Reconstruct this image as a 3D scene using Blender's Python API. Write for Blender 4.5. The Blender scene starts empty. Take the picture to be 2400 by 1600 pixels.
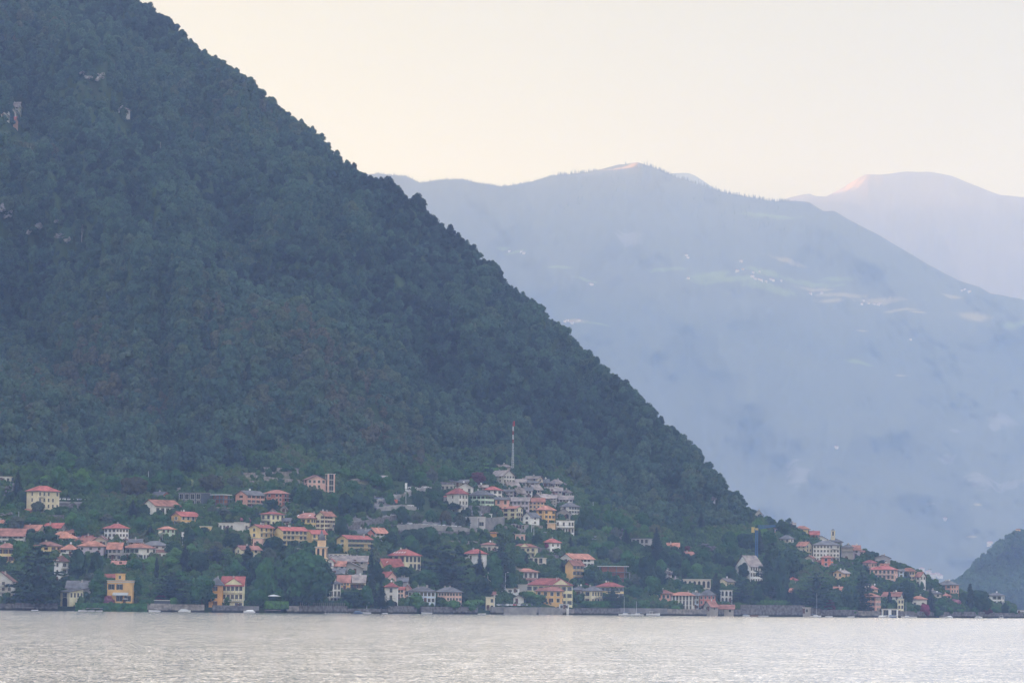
import bpy, bmesh, math, random
import numpy as np
from mathutils import Matrix, Vector

# ------------------------------------------------------------------ camera, sky, sun, exposure
SC = bpy.context.scene
COL = SC.collection
CAM_H = 6.0
FPX = 1200 / math.tan(math.radians(8.25))
PITCH = math.atan(605.8 / FPX)
ROLL = math.atan(0.0115)
_f = np.array([0, math.cos(PITCH), math.sin(PITCH)])
_u0 = np.array([0, -math.sin(PITCH), math.cos(PITCH)])
_r0 = np.array([1.0, 0, 0])
_r = _r0 * math.cos(ROLL) + _u0 * math.sin(ROLL)
_u = _u0 * math.cos(ROLL) - _r0 * math.sin(ROLL)
cd = bpy.data.cameras.new('camera')
cam = bpy.data.objects.new('camera', cd)
COL.objects.link(cam)
cam.matrix_world = Matrix(((_r[0], _u[0], -_f[0], 0), (_r[1], _u[1], -_f[1], 0), (_r[2], _u[2], -_f[2], CAM_H), (0, 0, 0, 1)))
cd.sensor_width = 36
cd.lens = 18 / math.tan(math.radians(8.25))
cd.clip_start = 0.5
cd.clip_end = 60000
SC.camera = cam

SUN_EL, SUN_AZ = 7.0, -38.0            # degrees; azimuth measured from +Y towards +X
W = bpy.data.worlds.new("World")
SC.world = W
W.use_nodes = True
nt = W.node_tree
bg = nt.nodes['Background']
sky = nt.nodes.new('ShaderNodeTexSky')
sky.sky_type = 'NISHITA'
sky.sun_disc = False
sky.sun_elevation = math.radians(SUN_EL)
sky.sun_rotation = math.radians(SUN_AZ)
sky.air_density = 1.0
sky.dust_density = 1.6
sky.ozone_density = 2.0
SKYRAMP = ((0.0, (0.265, 0.245, 0.125, 1)), (0.17, (0.265, 0.245, 0.125, 1)), (0.30, (1.03, 0.95, 0.85, 1)), (0.62, (0.70, 0.78, 0.98, 1)))
# a veil of high thin cloud: cream towards the horizon, pale blue overhead
tcw = nt.nodes.new('ShaderNodeTexCoord'); sep = nt.nodes.new('ShaderNodeSeparateXYZ')
nt.links.new(tcw.outputs['Generated'], sep.inputs[0])
vr = nt.nodes.new('ShaderNodeValToRGB')
for _ in range(2): vr.color_ramp.elements.new(0.5)
for e_, (p_, c_) in zip(vr.color_ramp.elements, SKYRAMP):
    e_.position = p_; e_.color = c_
nt.links.new(sep.outputs[2], vr.inputs[0])
vs = nt.nodes.new('ShaderNodeVectorMath'); vs.operation = 'SCALE'; vs.inputs['Scale'].default_value = 15.0
nt.links.new(vr.outputs[0], vs.inputs[0])
thin = nt.nodes.new('ShaderNodeMixRGB'); thin.inputs[0].default_value = 0.98
nt.links.new(sky.outputs[0], thin.inputs[1]); nt.links.new(vs.outputs[0], thin.inputs[2])
nt.links.new(thin.outputs[0], bg.inputs[0])
bg.inputs[1].default_value = 0.11

sd = bpy.data.lights.new('sun', 'SUN')
sd.energy = 5.0
sd.angle = math.radians(0.5)
sd.color = (1.0, 0.60, 0.20)
sun = bpy.data.objects.new('sun', sd)
COL.objects.link(sun)
_sv = Vector((math.sin(math.radians(SUN_AZ)) * math.cos(math.radians(SUN_EL)), math.cos(math.radians(SUN_AZ)) * math.cos(math.radians(SUN_EL)), math.sin(math.radians(SUN_EL))))
sun.rotation_euler = _sv.to_track_quat('Z', 'Y').to_euler()

SC.view_settings.view_transform = 'Standard'
SC.view_settings.look = 'None'
SC.view_settings.exposure = 0.08
SC.view_settings.gamma = 1
cy = SC.cycles
cy.max_bounces = 4
cy.diffuse_bounces = 2
cy.glossy_bounces = 2
cy.transmission_bounces = 1
cy.volume_bounces = 2
cy.transparent_max_bounces = 4
cy.use_denoising = True
cy.use_adaptive_sampling = True
cy.adaptive_threshold = 0.02
cy.caustics_reflective = False
cy.caustics_refractive = False
R = random.Random(11)
NR = np.random.RandomState(7)

# ------------------------------------------------------------------ helpers
def rays(px, py):
    px = np.asarray(px, float); py = np.asarray(py, float)
    a = (px - 1200) / FPX; b = -(py - 800) / FPX
    return _f + a[..., None] * _r + b[..., None] * _u

def pos(px, py, D):
    d = rays(px, py)
    p = d * (np.asarray(D, float) / d[..., 1])[..., None]
    p[..., 2] += CAM_H
    return p

def tane(px, py):
    d = rays(px, py)
    return d[..., 2] / d[..., 1]

def value_noise(n, m, cells_x, cells_y, seed):
    rs = np.random.RandomState(seed)
    g = rs.rand(cells_y + 3, cells_x + 3) * 2 - 1
    y = np.linspace(0, cells_y, n)[:, None]; x = np.linspace(0, cells_x, m)[None, :]
    yi = np.floor(y).astype(int); xi = np.floor(x).astype(int)
    fy = y - yi; fx = x - xi
    fy = fy * fy * (3 - 2 * fy); fx = fx * fx * (3 - 2 * fx)
    return (g[yi, xi] * (1 - fx) + g[yi, xi + 1] * fx) * (1 - fy) + (g[yi + 1, xi] * (1 - fx) + g[yi + 1, xi + 1] * fx) * fy

def fbm(n, m, cx, cy_, seed, octs=4, gain=0.5):
    out = np.zeros((n, m)); a = 1.0
    for o in range(octs):
        out += a * value_noise(n, m, cx * 2 ** o, cy_ * 2 ** o, seed + o); a *= gain
    return out

def mesh_np(name, verts, faces, smooth=False):
    """verts (N,3) array, faces: (M,3) or (M,4) array or list of those"""
    me = bpy.data.meshes.new(name)
    if not isinstance(faces, list):
        faces = [faces]
    faces = [np.asarray(f, np.int32) for f in faces if len(f)]
    loops = np.concatenate([f.ravel() for f in faces])
    tot = np.concatenate([np.full(len(f), f.shape[1], np.int32) for f in faces])
    start = np.concatenate([[0], np.cumsum(tot)[:-1]]).astype(np.int32)
    me.vertices.add(len(verts)); me.vertices.foreach_set('co', np.asarray(verts, np.float32).ravel())
    me.loops.add(len(loops)); me.loops.foreach_set('vertex_index', loops)
    me.polygons.add(len(tot)); me.polygons.foreach_set('loop_start', start)
    me.polygons.foreach_set('loop_total', tot)
    if smooth:
        me.polygons.foreach_set('use_smooth', np.ones(len(tot), bool))
    me.update(calc_edges=True)
    me.validate()
    return me

def link(name, me, parent=None, mat=None, loc=None, rz=None):
    o = bpy.data.objects.new(name, me)
    COL.objects.link(o)
    if parent is not None:
        o.parent = parent
    if mat is not None and me is not None:
        me.materials.clear()
        for m_ in (mat if isinstance(mat, (list, tuple)) else [mat]):
            me.materials.append(m_)
    if loc is not None: o.location = loc
    if rz is not None: o.rotation_euler = (0, 0, rz)
    return o

def tag(o, label=None, cat=None, group=None, kind=None):
    if label: o['label'] = label
    if cat: o['category'] = cat; o['kind'] = 'thing'
    if group: o['group'] = group
    if kind: o['kind'] = kind
    return o

MATS = {}
def newmat(name, rough=0.9, spec=0.2):
    m = bpy.data.materials.new(name); m.use_nodes = True
    b = m.node_tree.nodes['Principled BSDF']
    b.inputs['Roughness'].default_value = rough
    b.inputs['Specular IOR Level'].default_value = spec
    MATS[name] = m
    return m, m.node_tree, b

def N(nt, kind, **kw):
    n = nt.nodes.new(kind)
    for k, v in kw.items():
        setattr(n, k, v)
    return n

def ramp(nt, stops, fac=None):
    r = nt.nodes.new('ShaderNodeValToRGB')
    cr = r.color_ramp
    while len(cr.elements) < len(stops): cr.elements.new(0.5)
    for e, (p, c) in zip(cr.elements, stops):
        e.position = p; e.color = (*c, 1)
    if fac is not None: nt.links.new(fac, r.inputs[0])
    return r

STAIN = set(('concrete', 'stone_wall', 'pale_stone'))
def noisy(name, c1, c2, scale=0.3, rough=0.9, detail=4, spec=0.15, coord='Object', stretch=(1, 1, 1), bump=0.0, lo=0.35, hi=0.65):
    """two-tone weathered surface"""
    m, nt, b = newmat(name, rough, spec)
    tc = N(nt, 'ShaderNodeTexCoord'); mp = N(nt, 'ShaderNodeMapping'); mp.inputs['Scale'].default_value = stretch
    nt.links.new(tc.outputs[coord], mp.inputs[0])
    n = N(nt, 'ShaderNodeTexNoise'); n.inputs['Scale'].default_value = scale; n.inputs['Detail'].default_value = detail
    nt.links.new(mp.outputs[0], n.inputs['Vector'])
    r = ramp(nt, [(lo, c1), (hi, c2)], n.outputs[0])
    nt.links.new(r.outputs[0], b.inputs['Base Color'])
    if name in STAIN:                          # wet, weedy foot of the walls that stand in the lake
        g = N(nt, 'ShaderNodeNewGeometry'); sx = N(nt, 'ShaderNodeSeparateXYZ'); nt.links.new(g.outputs['Position'], sx.inputs[0])
        m1 = N(nt, 'ShaderNodeMath', operation='MULTIPLY_ADD'); m1.inputs[1].default_value = 0.9; nt.links.new(n.outputs[0], m1.inputs[0]); nt.links.new(sx.outputs[2], m1.inputs[2])
        mr = N(nt, 'ShaderNodeMapRange'); mr.inputs[1].default_value = 0.95; mr.inputs[2].default_value = 1.5; mr.inputs[3].default_value = 0.0; mr.inputs[4].default_value = 1.0; nt.links.new(m1.outputs[0], mr.inputs[0])
        mx = N(nt, 'ShaderNodeMixRGB'); mx.inputs[1].default_value = (0.025, 0.028, 0.025, 1); nt.links.new(mr.outputs[0], mx.inputs[0]); nt.links.new(r.outputs[0], mx.inputs[2]); nt.links.new(mx.outputs[0], b.inputs['Base Color'])
    if bump:
        bp = N(nt, 'ShaderNodeBump'); bp.inputs['Strength'].default_value = bump; bp.inputs['Distance'].default_value = 0.3
        nt.links.new(n.outputs[0], bp.inputs['Height']); nt.links.new(bp.outputs[0], b.inputs['Normal'])
    return m

def foliage(name, cols, noise_scale=0.012, zone=None):
    """leaf material: per-plant random tone, plus slow change over the slope"""
    m, nt, b = newmat(name, 0.75, 0.12)
    oi = N(nt, 'ShaderNodeObjectInfo')
    n = N(nt, 'ShaderNodeTexNoise'); n.inputs['Scale'].default_value = noise_scale; n.inputs['Detail'].default_value = 3
    nt.links.new(oi.outputs['Location'], n.inputs['Vector'])
    ad = N(nt, 'ShaderNodeMath', operation='MULTIPLY_ADD'); ad.inputs[1].default_value = 0.55
    nt.links.new(oi.outputs['Random'], ad.inputs[0])
    sb = N(nt, 'ShaderNodeMath', operation='MULTIPLY_ADD'); sb.inputs[1].default_value = 2.0; sb.inputs[2].default_value = -0.78
    nt.links.new(n.outputs[0], sb.inputs[0]); nt.links.new(sb.outputs[0], ad.inputs[2])
    st = [(i / (len(cols) - 1), c) for i, c in enumerate(cols)]
    r = ramp(nt, st, ad.outputs[0])
    # leaf clump variation inside a crown
    tc = N(nt, 'ShaderNodeTexCoord')
    n2 = N(nt, 'ShaderNodeTexNoise'); n2.inputs['Scale'].default_value = 0.7; n2.inputs['Detail'].default_value = 2
    nt.links.new(tc.outputs['Object'], n2.inputs['Vector'])
    hs = N(nt, 'ShaderNodeHueSaturation')
    mr = N(nt, 'ShaderNodeMapRange'); mr.inputs[1].default_value = 0.3; mr.inputs[2].default_value = 0.7; mr.inputs[3].default_value = 0.6; mr.inputs[4].default_value = 1.45
    nt.links.new(n2.outputs[0], mr.inputs[0]); nt.links.new(mr.outputs[0], hs.inputs['Value'])
    nt.links.new(r.outputs[0], hs.inputs['Color'])
    nt.links.new(hs.outputs[0], b.inputs['Base Color'])
    return m

# ------------------------------------------------------------------ the lie of the land
def shore(px):
    return np.interp(px, SHORE[:, 0], SHORE[:, 1])
SHORE = np.array([(-1500, 1411.7), (0, 1429), (400, 1433.4), (700, 1436.2), (1000, 1438), (1300, 1439.8), (1600, 1442), (1850, 1444), (2100, 1446.3), (2400, 1447.8), (2700, 1450.4)])

SKY_NEAR = np.array([(-1500, -1050), (-700, -640), (0, -235), (200, -90), (340, 14), (400, 60), (470, 124), (560, 174), (620, 228), (680, 278), (740, 320),
    (790, 372), (850, 414), (918, 436), (979, 490), (1006, 512), (1040, 542), (1071, 560), (1112, 602), (1149, 628), (1204, 688), (1258, 722), (1292, 755),
    (1326, 780), (1360, 822), (1420, 872), (1480, 924), (1540, 990), (1590, 1026), (1640, 1080), (1690, 1134), (1740, 1184), (1775, 1216), (1800, 1228),
    (1850, 1240), (1900, 1258), (1960, 1276), (2030, 1296), (2090, 1322), (2150, 1345), (2200, 1376), (2260, 1398), (2330, 1416), (2400, 1434), (2440, 1442), (2600, 1447)], float)
FOREST_EDGE = np.array([(-1500, 1060), (0, 1098), (150, 1100), (300, 1120), (420, 1125), (540, 1100), (570, 1062), (720, 1058), (740, 1085), (880, 1105), (960, 1092), (1040, 1080),
    (1160, 1076), (1200, 1098), (1320, 1108), (1370, 1165), (1450, 1205), (1530, 1232), (1700, 1240), (1790, 1225), (1850, 1238), (2400, 1300)], float)

CX = np.arange(-1500, 2601, 7.0)
NT = 230
def build_near():
    n, m = NT, len(CX)
    sk = np.interp(CX, SKY_NEAR[:, 0], SKY_NEAR[:, 1])
    sh = shore(CX)
    sk = np.minimum(sk, sh - 3)
    T = np.linspace(0, 1, n)[:, None] ** 1.25
    PY = sh[None, :] + (sk - sh)[None, :] * T
    PX = np.repeat(CX[None, :], n, 0)
    t = tane(PX, PY)
    D = np.zeros((n, m))
    D[0] = CAM_H / np.maximum(-t[0], 0.0021)
    fe = np.interp(CX, FOREST_EDGE[:, 0], FOREST_EDGE[:, 1])
    for i in range(1, n):
        v = (PY[0] - PY[i])
        dpx = 8277 / D[i - 1] * 2.3           # px height of the quay wall
        hv = np.interp(PY[i], [0, 1], [0, 1])
        up = np.clip((fe - PY[i]) / 120, 0, 1)
        s_hill = 0.34 * (1 - up) + 0.47 * up
        s = np.where(v < dpx, 6.0, np.where(v < dpx + 14, 0.16, s_hill))
        s = np.maximum(s, t[i] + 0.06)
        D[i] = D[i - 1] * (s - t[i - 1]) / (s - t[i])
    # spurs and gullies of the wooded slope (only above the village)
    w = np.clip((fe[None, :] - PY) / 160, 0, 1)
    gl = fbm(n, m, 26, 8, 31, 4, 0.55)
    # diagonal spur that comes down from the upper left
    sx = np.array([-1500, 0, 150, 300, 450, 620, 800, 950, 1200]); sy = np.array([-300, 330, 440, 560, 640, 740, 850, 930, 1100])
    line = np.interp(CX, sx, sy)[None, :]
    d = (PY - line)
    spur = np.where(d > 0, np.exp(-d / 240), np.exp(d / 45)) * np.clip((1300 - PX) / 500, 0, 1)
    sx2 = np.array([-200, 340, 700, 1000, 1300, 1500]); sy2 = np.array([-100, 180, 420, 660, 900, 1060])
    d2 = PY - np.interp(CX, sx2, sy2)[None, :]
    spur2 = np.where(d2 > 0, np.exp(-d2 / 170), np.exp(d2 / 50))
    D = D * (1 + w * (0.046 * gl - 0.055 * spur - 0.04 * spur2))
    for i in range(1, n):                      # no overhangs: the ground never gets steeper than a stiff slope
        s_max = np.where(PY[0] - PY[i] < 8277 / D[0] * 2.6, 7.0, 1.25)
        D[i] = np.maximum(D[i], D[i - 1] * (s_max - t[i - 1]) / (s_max - t[i]))
    return PX, PY, D
PXn, PYn, Dn = build_near()

def ground_D(px, py):
    """distance of the hillside seen at this place"""
    px = min(max(px, CX[0]), CX[-1] - 1)
    j = int((px - CX[0]) / 7.0); fj = (px - CX[0]) / 7.0 - j
    out = 0
    for jj, wt in ((j, 1 - fj), (j + 1, fj)):
        col = PYn[:, jj][::-1]; dd = Dn[:, jj][::-1]
        out += wt * np.interp(py, col, dd)
    return float(out)

def G(px, py):
    """world point on the hillside and metres per photo pixel there"""
    D = ground_D(px, py)
    p = pos(px, py, D)
    return Vector(p), D / FPX

def sheet(name, PX, PY, D, back=True, mat=None, back_depth=900, back_drop=500):
    n, m = PX.shape
    V = pos(PX, PY, D)
    if back:
        rows = []
        for k, fr in enumerate((0.12, 0.4, 1.0)):
            b = V[-1].copy()
            b[:, 1] += back_depth * fr
            b[:, 2] -= np.minimum(back_drop * fr ** 1.2, np.maximum(b[:, 2] + 1 - 0, 0) * min(1, fr + 0.2))
            rows.append(b)
        V = np.concatenate([V, np.array(rows)])
        n += 3
    idx = np.arange(n * m).reshape(n, m)
    F = np.stack([idx[:-1, :-1], idx[:-1, 1:], idx[1:, 1:], idx[1:, :-1]], -1).reshape(-1, 4)
    me = mesh_np(name, V.reshape(-1, 3), F, True)
    o = link(name, me, mat=mat)
    return tag(o, kind='structure')

# ------------------------------------------------------------------ ground materials
def ground_mat():
    m, nt, b = newmat('hillside_ground', 0.95, 0.05)
    g = N(nt, 'ShaderNodeNewGeometry')
    n = N(nt, 'ShaderNodeTexNoise'); n.inputs['Scale'].default_value = 0.035; n.inputs['Detail'].default_value = 6
    nt.links.new(g.outputs['Position'], n.inputs['Vector'])
    r = ramp(nt, [(0.3, (0.02, 0.035, 0.02)), (0.5, (0.035, 0.06, 0.025)), (0.62, (0.036, 0.062, 0.03)), (0.75, (0.052, 0.066, 0.038))], n.outputs[0])
    nt.links.new(r.outputs[0], b.inputs['Base Color'])
    return m
hill_ground = ground_mat()
sheet('hillside', PXn, PYn, Dn, mat=hill_ground)

def far_layer(name, skyl, d0, slope, cx, rows, mat, seed, amp, base_off=8, cells=(20, 8), slope_top=None, bends=(), gain=0.45):
    skyl = np.array(skyl, float)
    m = len(cx)
    sk = np.interp(cx, skyl[:, 0], skyl[:, 1])
    sk = sk + fbm(1, m, max(2, m // 14), 1, seed + 50, 3)[0] * 2.0
    hz = 1405.8 + (cx - 1200) * math.tan(ROLL)
    base = hz + base_off
    T = np.linspace(0, 1, rows)[:, None]
    PY = base[None, :] + (np.minimum(sk, base - 4) - base)[None, :] * T
    PX = np.repeat(cx[None, :], rows, 0)
    t = tane(PX, PY)
    D = np.zeros((rows, m)); D[0] = d0 + (cx - 1600) * 0.5
    for i in range(1, rows):
        s = slope
        if slope_top is not None:
            s = slope + (slope_top - slope) * T[i, 0]
        D[i] = D[i - 1] * (s - t[i - 1]) / (s - t[i])
    D *= 1 + amp * fbm(rows, m, cells[0], cells[1], seed, 4, gain)
    for (xa, xb, ya, yb_, am) in bends:        # shoulders of the summits that turn towards the evening sun
        D *= 1 + am * np.clip((xb - PX) / (xb - xa), 0, 1.6) * np.clip((yb_ - PY) / (yb_ - ya), 0, 1)
    sheet(name, PX, PY, D, mat=mat, back_depth=1500, back_drop=600)
    return PX, PY, D

def far_mat(name, base, light, rockcol, scale, meadows=()):
    """wooded slope far off; meadows: list of (centre, half sizes, colour) in world metres"""
    m, nt, b = newmat(name, 0.95, 0.05)
    g = N(nt, 'ShaderNodeNewGeometry')
    n = N(nt, 'ShaderNodeTexNoise'); n.inputs['Scale'].default_value = scale; n.inputs['Detail'].default_value = 8; n.inputs['Roughness'].default_value = 0.65
    nt.links.new(g.outputs['Position'], n.inputs['Vector'])
    r = ramp(nt, [(0.35, base), (0.55, light), (0.72, rockcol)], n.outputs[0])
    col = r.outputs[0]
    dn = N(nt, 'ShaderNodeTexNoise'); dn.inputs['Scale'].default_value = 0.016; dn.inputs['Detail'].default_value = 7; dn.inputs['Roughness'].default_value = 0.7
    nt.links.new(g.outputs['Position'], dn.inputs['Vector'])
    for c, h, colr, rag in meadows:
        sub = N(nt, 'ShaderNodeVectorMath', operation='SUBTRACT'); sub.inputs[1].default_value = c
        nt.links.new(g.outputs['Position'], sub.inputs[0])
        dv = N(nt, 'ShaderNodeVectorMath', operation='DIVIDE'); dv.inputs[1].default_value = h
        nt.links.new(sub.outputs[0], dv.inputs[0])
        ln = N(nt, 'ShaderNodeVectorMath', operation='LENGTH'); nt.links.new(dv.outputs[0], ln.inputs[0])
        ad = N(nt, 'ShaderNodeMath', operation='MULTIPLY_ADD'); ad.inputs[1].default_value = rag; nt.links.new(dn.outputs[0], ad.inputs[0]); nt.links.new(ln.outputs['Value'], ad.inputs[2])
        mr = N(nt, 'ShaderNodeMapRange'); mr.inputs[1].default_value = 0.45 + rag * 0.5; mr.inputs[2].default_value = 1.15 + rag * 0.5; mr.inputs[3].default_value = 0.9; mr.inputs[4].default_value = 0
        nt.links.new(ad.outputs[0], mr.inputs[0])
        mx = N(nt, 'ShaderNodeMixRGB'); mx.inputs[2].default_value = (*colr, 1)
        nt.links.new(mr.outputs[0], mx.inputs[0]); nt.links.new(col, mx.inputs[1]); col = mx.outputs[0]
    nt.links.new(col, b.inputs['Base Color'])
    return m

A_SKY = [(300, 470), (700, 420), (884, 408), (952, 411), (986, 427), (1013, 422), (1081, 420), (1122, 430), (1170, 440), (1207, 433), (1258, 422), (1302, 412), (1343, 408), (1394, 402),
    (1445, 388), (1493, 378), (1513, 384), (1547, 398), (1571, 411), (1632, 431), (1685, 450), (1736, 461), (1818, 474), (1852, 472), (1896, 473), (1930, 494), (1954, 494), (2001, 519),
    (2052, 545), (2110, 579), (2178, 619), (2246, 657), (2297, 671), (2321, 686), (2400, 702), (2600, 760)]
B_SKY = [(1700, 490), (1820, 476), (1850, 466), (1896, 455), (1912, 461), (1935, 462), (1975, 440), (2010, 418), (2031, 408), (2065, 409), (2120, 403), (2180, 405), (2230, 415), (2265, 429), (2345, 456), (2400, 460), (2600, 480)]
C_SKY = [(1520, 420), (1574, 407), (1612, 405), (1628, 411), (1650, 425), (1690, 452), (1760, 500)]
D_SKY = [(2180, 1436), (2235, 1384), (2248, 1375), (2277, 1350), (2307, 1322), (2337, 1292), (2366, 1273), (2400, 1258), (2450, 1215), (2700, 1100)]
def layer_point(L, px, py):
    PX, PY, D = L
    j = int(np.argmin(abs(PX[0] - px)))
    d = float(np.interp(py, PY[:, j][::-1], D[:, j][::-1]))
    return pos(px, py, d), d

GREEN = (0.16, 0.19, 0.07); HAY = (0.30, 0.24, 0.12); ROCK = (0.17, 0.16, 0.15); SUNLIT_DRY = (0.56, 0.33, 0.17)  # last colour: dry grass with peach evening sunlight painted in
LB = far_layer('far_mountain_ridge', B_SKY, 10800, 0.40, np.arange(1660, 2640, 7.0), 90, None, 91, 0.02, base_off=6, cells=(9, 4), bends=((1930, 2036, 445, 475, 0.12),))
LC = far_layer('far_peak', C_SKY, 10500, 0.40, np.arange(1500, 1780, 6.0), 60, None, 96, 0.01, base_off=6, cells=(3, 3))
LA = far_layer('far_mountain', A_SKY, 7600, 0.42, np.arange(300, 2640, 5.0), 150, None, 71, 0.022, base_off=6, cells=(16, 6), bends=((1390, 1500, 388, 408, 0.11),))
LD = far_layer('wooded_headland', D_SKY, 3000, 0.5, np.arange(2170, 2760, 6.0), 60, None, 61, 0.015, base_off=10, cells=(6, 3))

def patches(L, lst):
    out = []
    for px, py, hw, hh, c, rag in lst:
        rag = rag * 1.8 + 0.8; hw *= 1.1; hh *= 1.2
        p, d = layer_point(L, px, py)
        k = d / FPX
        out.append((tuple(float(v) for v in p), (hw * k, max(hw * k * 2, 420), hh * k), c, rag))
    return out
MEAD_A = [(1650, 650, 52, 14, GREEN, 1.2), (1700, 654, 70, 9, GREEN, 1.0), (1800, 640, 60, 10, GREEN, 1.3), (1850, 612, 60, 7, HAY, 1.3), (1810, 675, 80, 11, GREEN, 1.2), (1900, 668, 80, 9, GREEN, 1.2), (1960, 655, 36, 8, GREEN, 1.0),
    (1905, 680, 50, 5, HAY, 1.2), (1980, 690, 55, 6, HAY, 1.0), (1945, 705, 30, 6, HAY, 1.0), (2060, 705, 45, 9, HAY, 1.4), (2110, 726, 34, 4, HAY, 0.7), (2150, 731, 24, 2.5, HAY, 0.5), (2280, 742, 42, 12, HAY, 0.9), (2230, 695, 22, 5, HAY, 1.0),
    (2370, 762, 30, 10, GREEN, 1.0), (1472, 562, 28, 22, ROCK, 1.6), (1310, 625, 30, 4, GREEN, 0.8), (1370, 655, 36, 4, GREEN, 0.8), (1210, 590, 26, 4, GREEN, 0.8), (1180, 583, 14, 5, GREEN, 0.6), (1560, 632, 40, 6, GREEN, 1.2),
    (1800, 505, 60, 8, GREEN, 1.6), (2020, 775, 14, 2, HAY, 0.4), (2010, 848, 34, 8, GREEN, 1.4), (1345, 752, 30, 5, HAY, 1.4), (1400, 758, 36, 3, GREEN, 0.8), (2110, 880, 16, 3, HAY, 0.6),
    (1480, 388, 62, 9, SUNLIT_DRY, 0.8), (2350, 985, 26, 14, ROCK, 1.8), (2330, 1000, 10, 12, ROCK, 1.0), (2300, 1125, 34, 16, ROCK, 2.0), (2370, 1135, 30, 12, ROCK, 1.8), (2240, 1010, 14, 6, ROCK, 1.6), (2220, 1075, 16, 14, ROCK, 2.0),  # first patch paints sunlight onto the dry summit
    (1870, 1110, 18, 26, ROCK, 2.2), (1845, 1090, 9, 10, ROCK, 1.6), (2290, 1182, 10, 3, HAY, 0.6), (2280, 1257, 10, 3, HAY, 0.6), (2180, 1180, 10, 3, ROCK, 0.8)]
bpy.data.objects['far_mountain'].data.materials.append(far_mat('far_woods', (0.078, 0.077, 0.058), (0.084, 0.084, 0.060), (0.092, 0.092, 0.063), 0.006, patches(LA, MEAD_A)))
bpy.data.objects['far_mountain_ridge'].data.materials.append(far_mat('far_dry_slope', (0.13, 0.085, 0.06), (0.155, 0.10, 0.07), (0.18, 0.12, 0.085), 0.003, patches(LB, [(1985, 436, 50, 30, SUNLIT_DRY, 0.5)])))  # peach patch paints the sunlit shoulder of the ridge
bpy.data.objects['far_peak'].data.materials.append(MATS['far_woods'])
bpy.data.objects['wooded_headland'].data.materials.append(hill_ground)

# unseen range, added west of the lake to block evening sun from the village
def west_range():
    ys = np.arange(-4500, 13600, 180.0); n = len(ys)
    xs = np.array([-5600, -5200, -4800, -4400, -4000, -3600, -3200, -2800.0])
    prof = np.array([0.0, .35, .72, 1.0, .8, .5, .22, -0.01])
    crest = np.interp(ys, [-4500, 0, 6500, 8300, 9400], WEST_H)
    crest = crest + fbm(1, n, 14, 1, 5, 3)[0] * 45
    V = np.zeros((len(xs), n, 3))
    for i, x in enumerate(xs):
        V[i, :, 0] = x; V[i, :, 1] = ys; V[i, :, 2] = crest * prof[i]
    idx = np.arange(len(xs) * n).reshape(len(xs), n)
    F = np.stack([idx[:-1, :-1], idx[1:, :-1], idx[1:, 1:], idx[:-1, 1:]], -1).reshape(-1, 4)
    o = link('west_mountain_range', mesh_np('west_mountain_range', V.reshape(-1, 3), F, True), mat=MATS['far_woods'])
    tag(o, kind='structure')
WEST_H = [1290, 1290, 1500, 1500, 1500]  # crest heights of the added blocker, set for where its shadow ends
west_range()

# ------------------------------------------------------------------ lake
def lake():
    m, nt, b = newmat('lake_water', 0.145, 0.5)
    b.inputs['Base Color'].default_value = (0.92, 0.92, 0.93, 1); b.inputs['Metallic'].default_value = 0.96
    b.inputs['IOR'].default_value = 1.33
    g = N(nt, 'ShaderNodeNewGeometry')
    def nz(scale, stretch, det, rough=0.6):
        mp = N(nt, 'ShaderNodeMapping'); mp.inputs['Scale'].default_value = stretch
        nt.links.new(g.outputs['Position'], mp.inputs[0])
        n = N(nt, 'ShaderNodeTexNoise'); n.inputs['Scale'].default_value = scale; n.inputs['Detail'].default_value = det; n.inputs['Roughness'].default_value = rough
        nt.links.new(mp.outputs[0], n.inputs['Vector'])
        return n
    a = nz(3.6, (0.8, 1.0, 1), 4, 0.6)
    c = nz(0.35, (0.8, 0.8, 1), 3)
    # gusts: patches of rougher and calmer water
    gu = nz(0.008, (1, 0.30, 1), 3)
    mg = N(nt, 'ShaderNodeMapRange'); mg.inputs[1].default_value = 0.35; mg.inputs[2].default_value = 0.65; mg.inputs[3].default_value = 0.8 * WAVE; mg.inputs[4].default_value = 1.2 * WAVE
    nt.links.new(gu.outputs[0], mg.inputs[0])
    # the slope of every ripple, taken straight from two noises
    def vm(op, x, y=None, k=None):
        v = N(nt, 'ShaderNodeVectorMath', operation=op); nt.links.new(x, v.inputs[0])
        if isinstance(y, tuple): v.inputs[1].default_value = y
        elif y is not None: nt.links.new(y, v.inputs[1])
        if k is not None:
            if isinstance(k, float): v.inputs['Scale'].default_value = k
            else: nt.links.new(k, v.inputs['Scale'])
        return v.outputs[0]
    s1 = vm('SUBTRACT', a.outputs['Color'], (0.5, 0.5, 0.5)); s2 = vm('SUBTRACT', c.outputs['Color'], (0.5, 0.5, 0.5))
    s2 = vm('SCALE', s2, k=0.2)
    s3 = vm('SCALE', vm('ADD', s1, s2), k=mg.outputs[0])
    s4 = vm('MULTIPLY', s3, (1, 1, 0))
    nn = vm('NORMALIZE', vm('ADD', s4, (0, 0, 1)))
    nt.links.new(nn, b.inputs['Normal'])
    V = [(-5000, -3500, 0), (5500, -3500, 0), (5500, 12000, 0), (-5000, 12000, 0)]
    o = link('lake_water', mesh_np('lake_water', np.array(V, float), np.array([[0, 1, 2, 3]])), mat=m)
    tag(o, kind='structure')
WAVE = 1.75
lake()

# ------------------------------------------------------------------ crowns
def icosphere(sub=1):
    bm = bmesh.new(); bmesh.ops.create_icosphere(bm, subdivisions=sub, radius=1.0)
    V = np.array([v.co[:] for v in bm.verts]); F = np.array([[v.index for v in f.verts] for f in bm.faces]); bm.free()
    return V, F
ICO1 = icosphere(1); ICO2 = icosphere(2)

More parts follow.
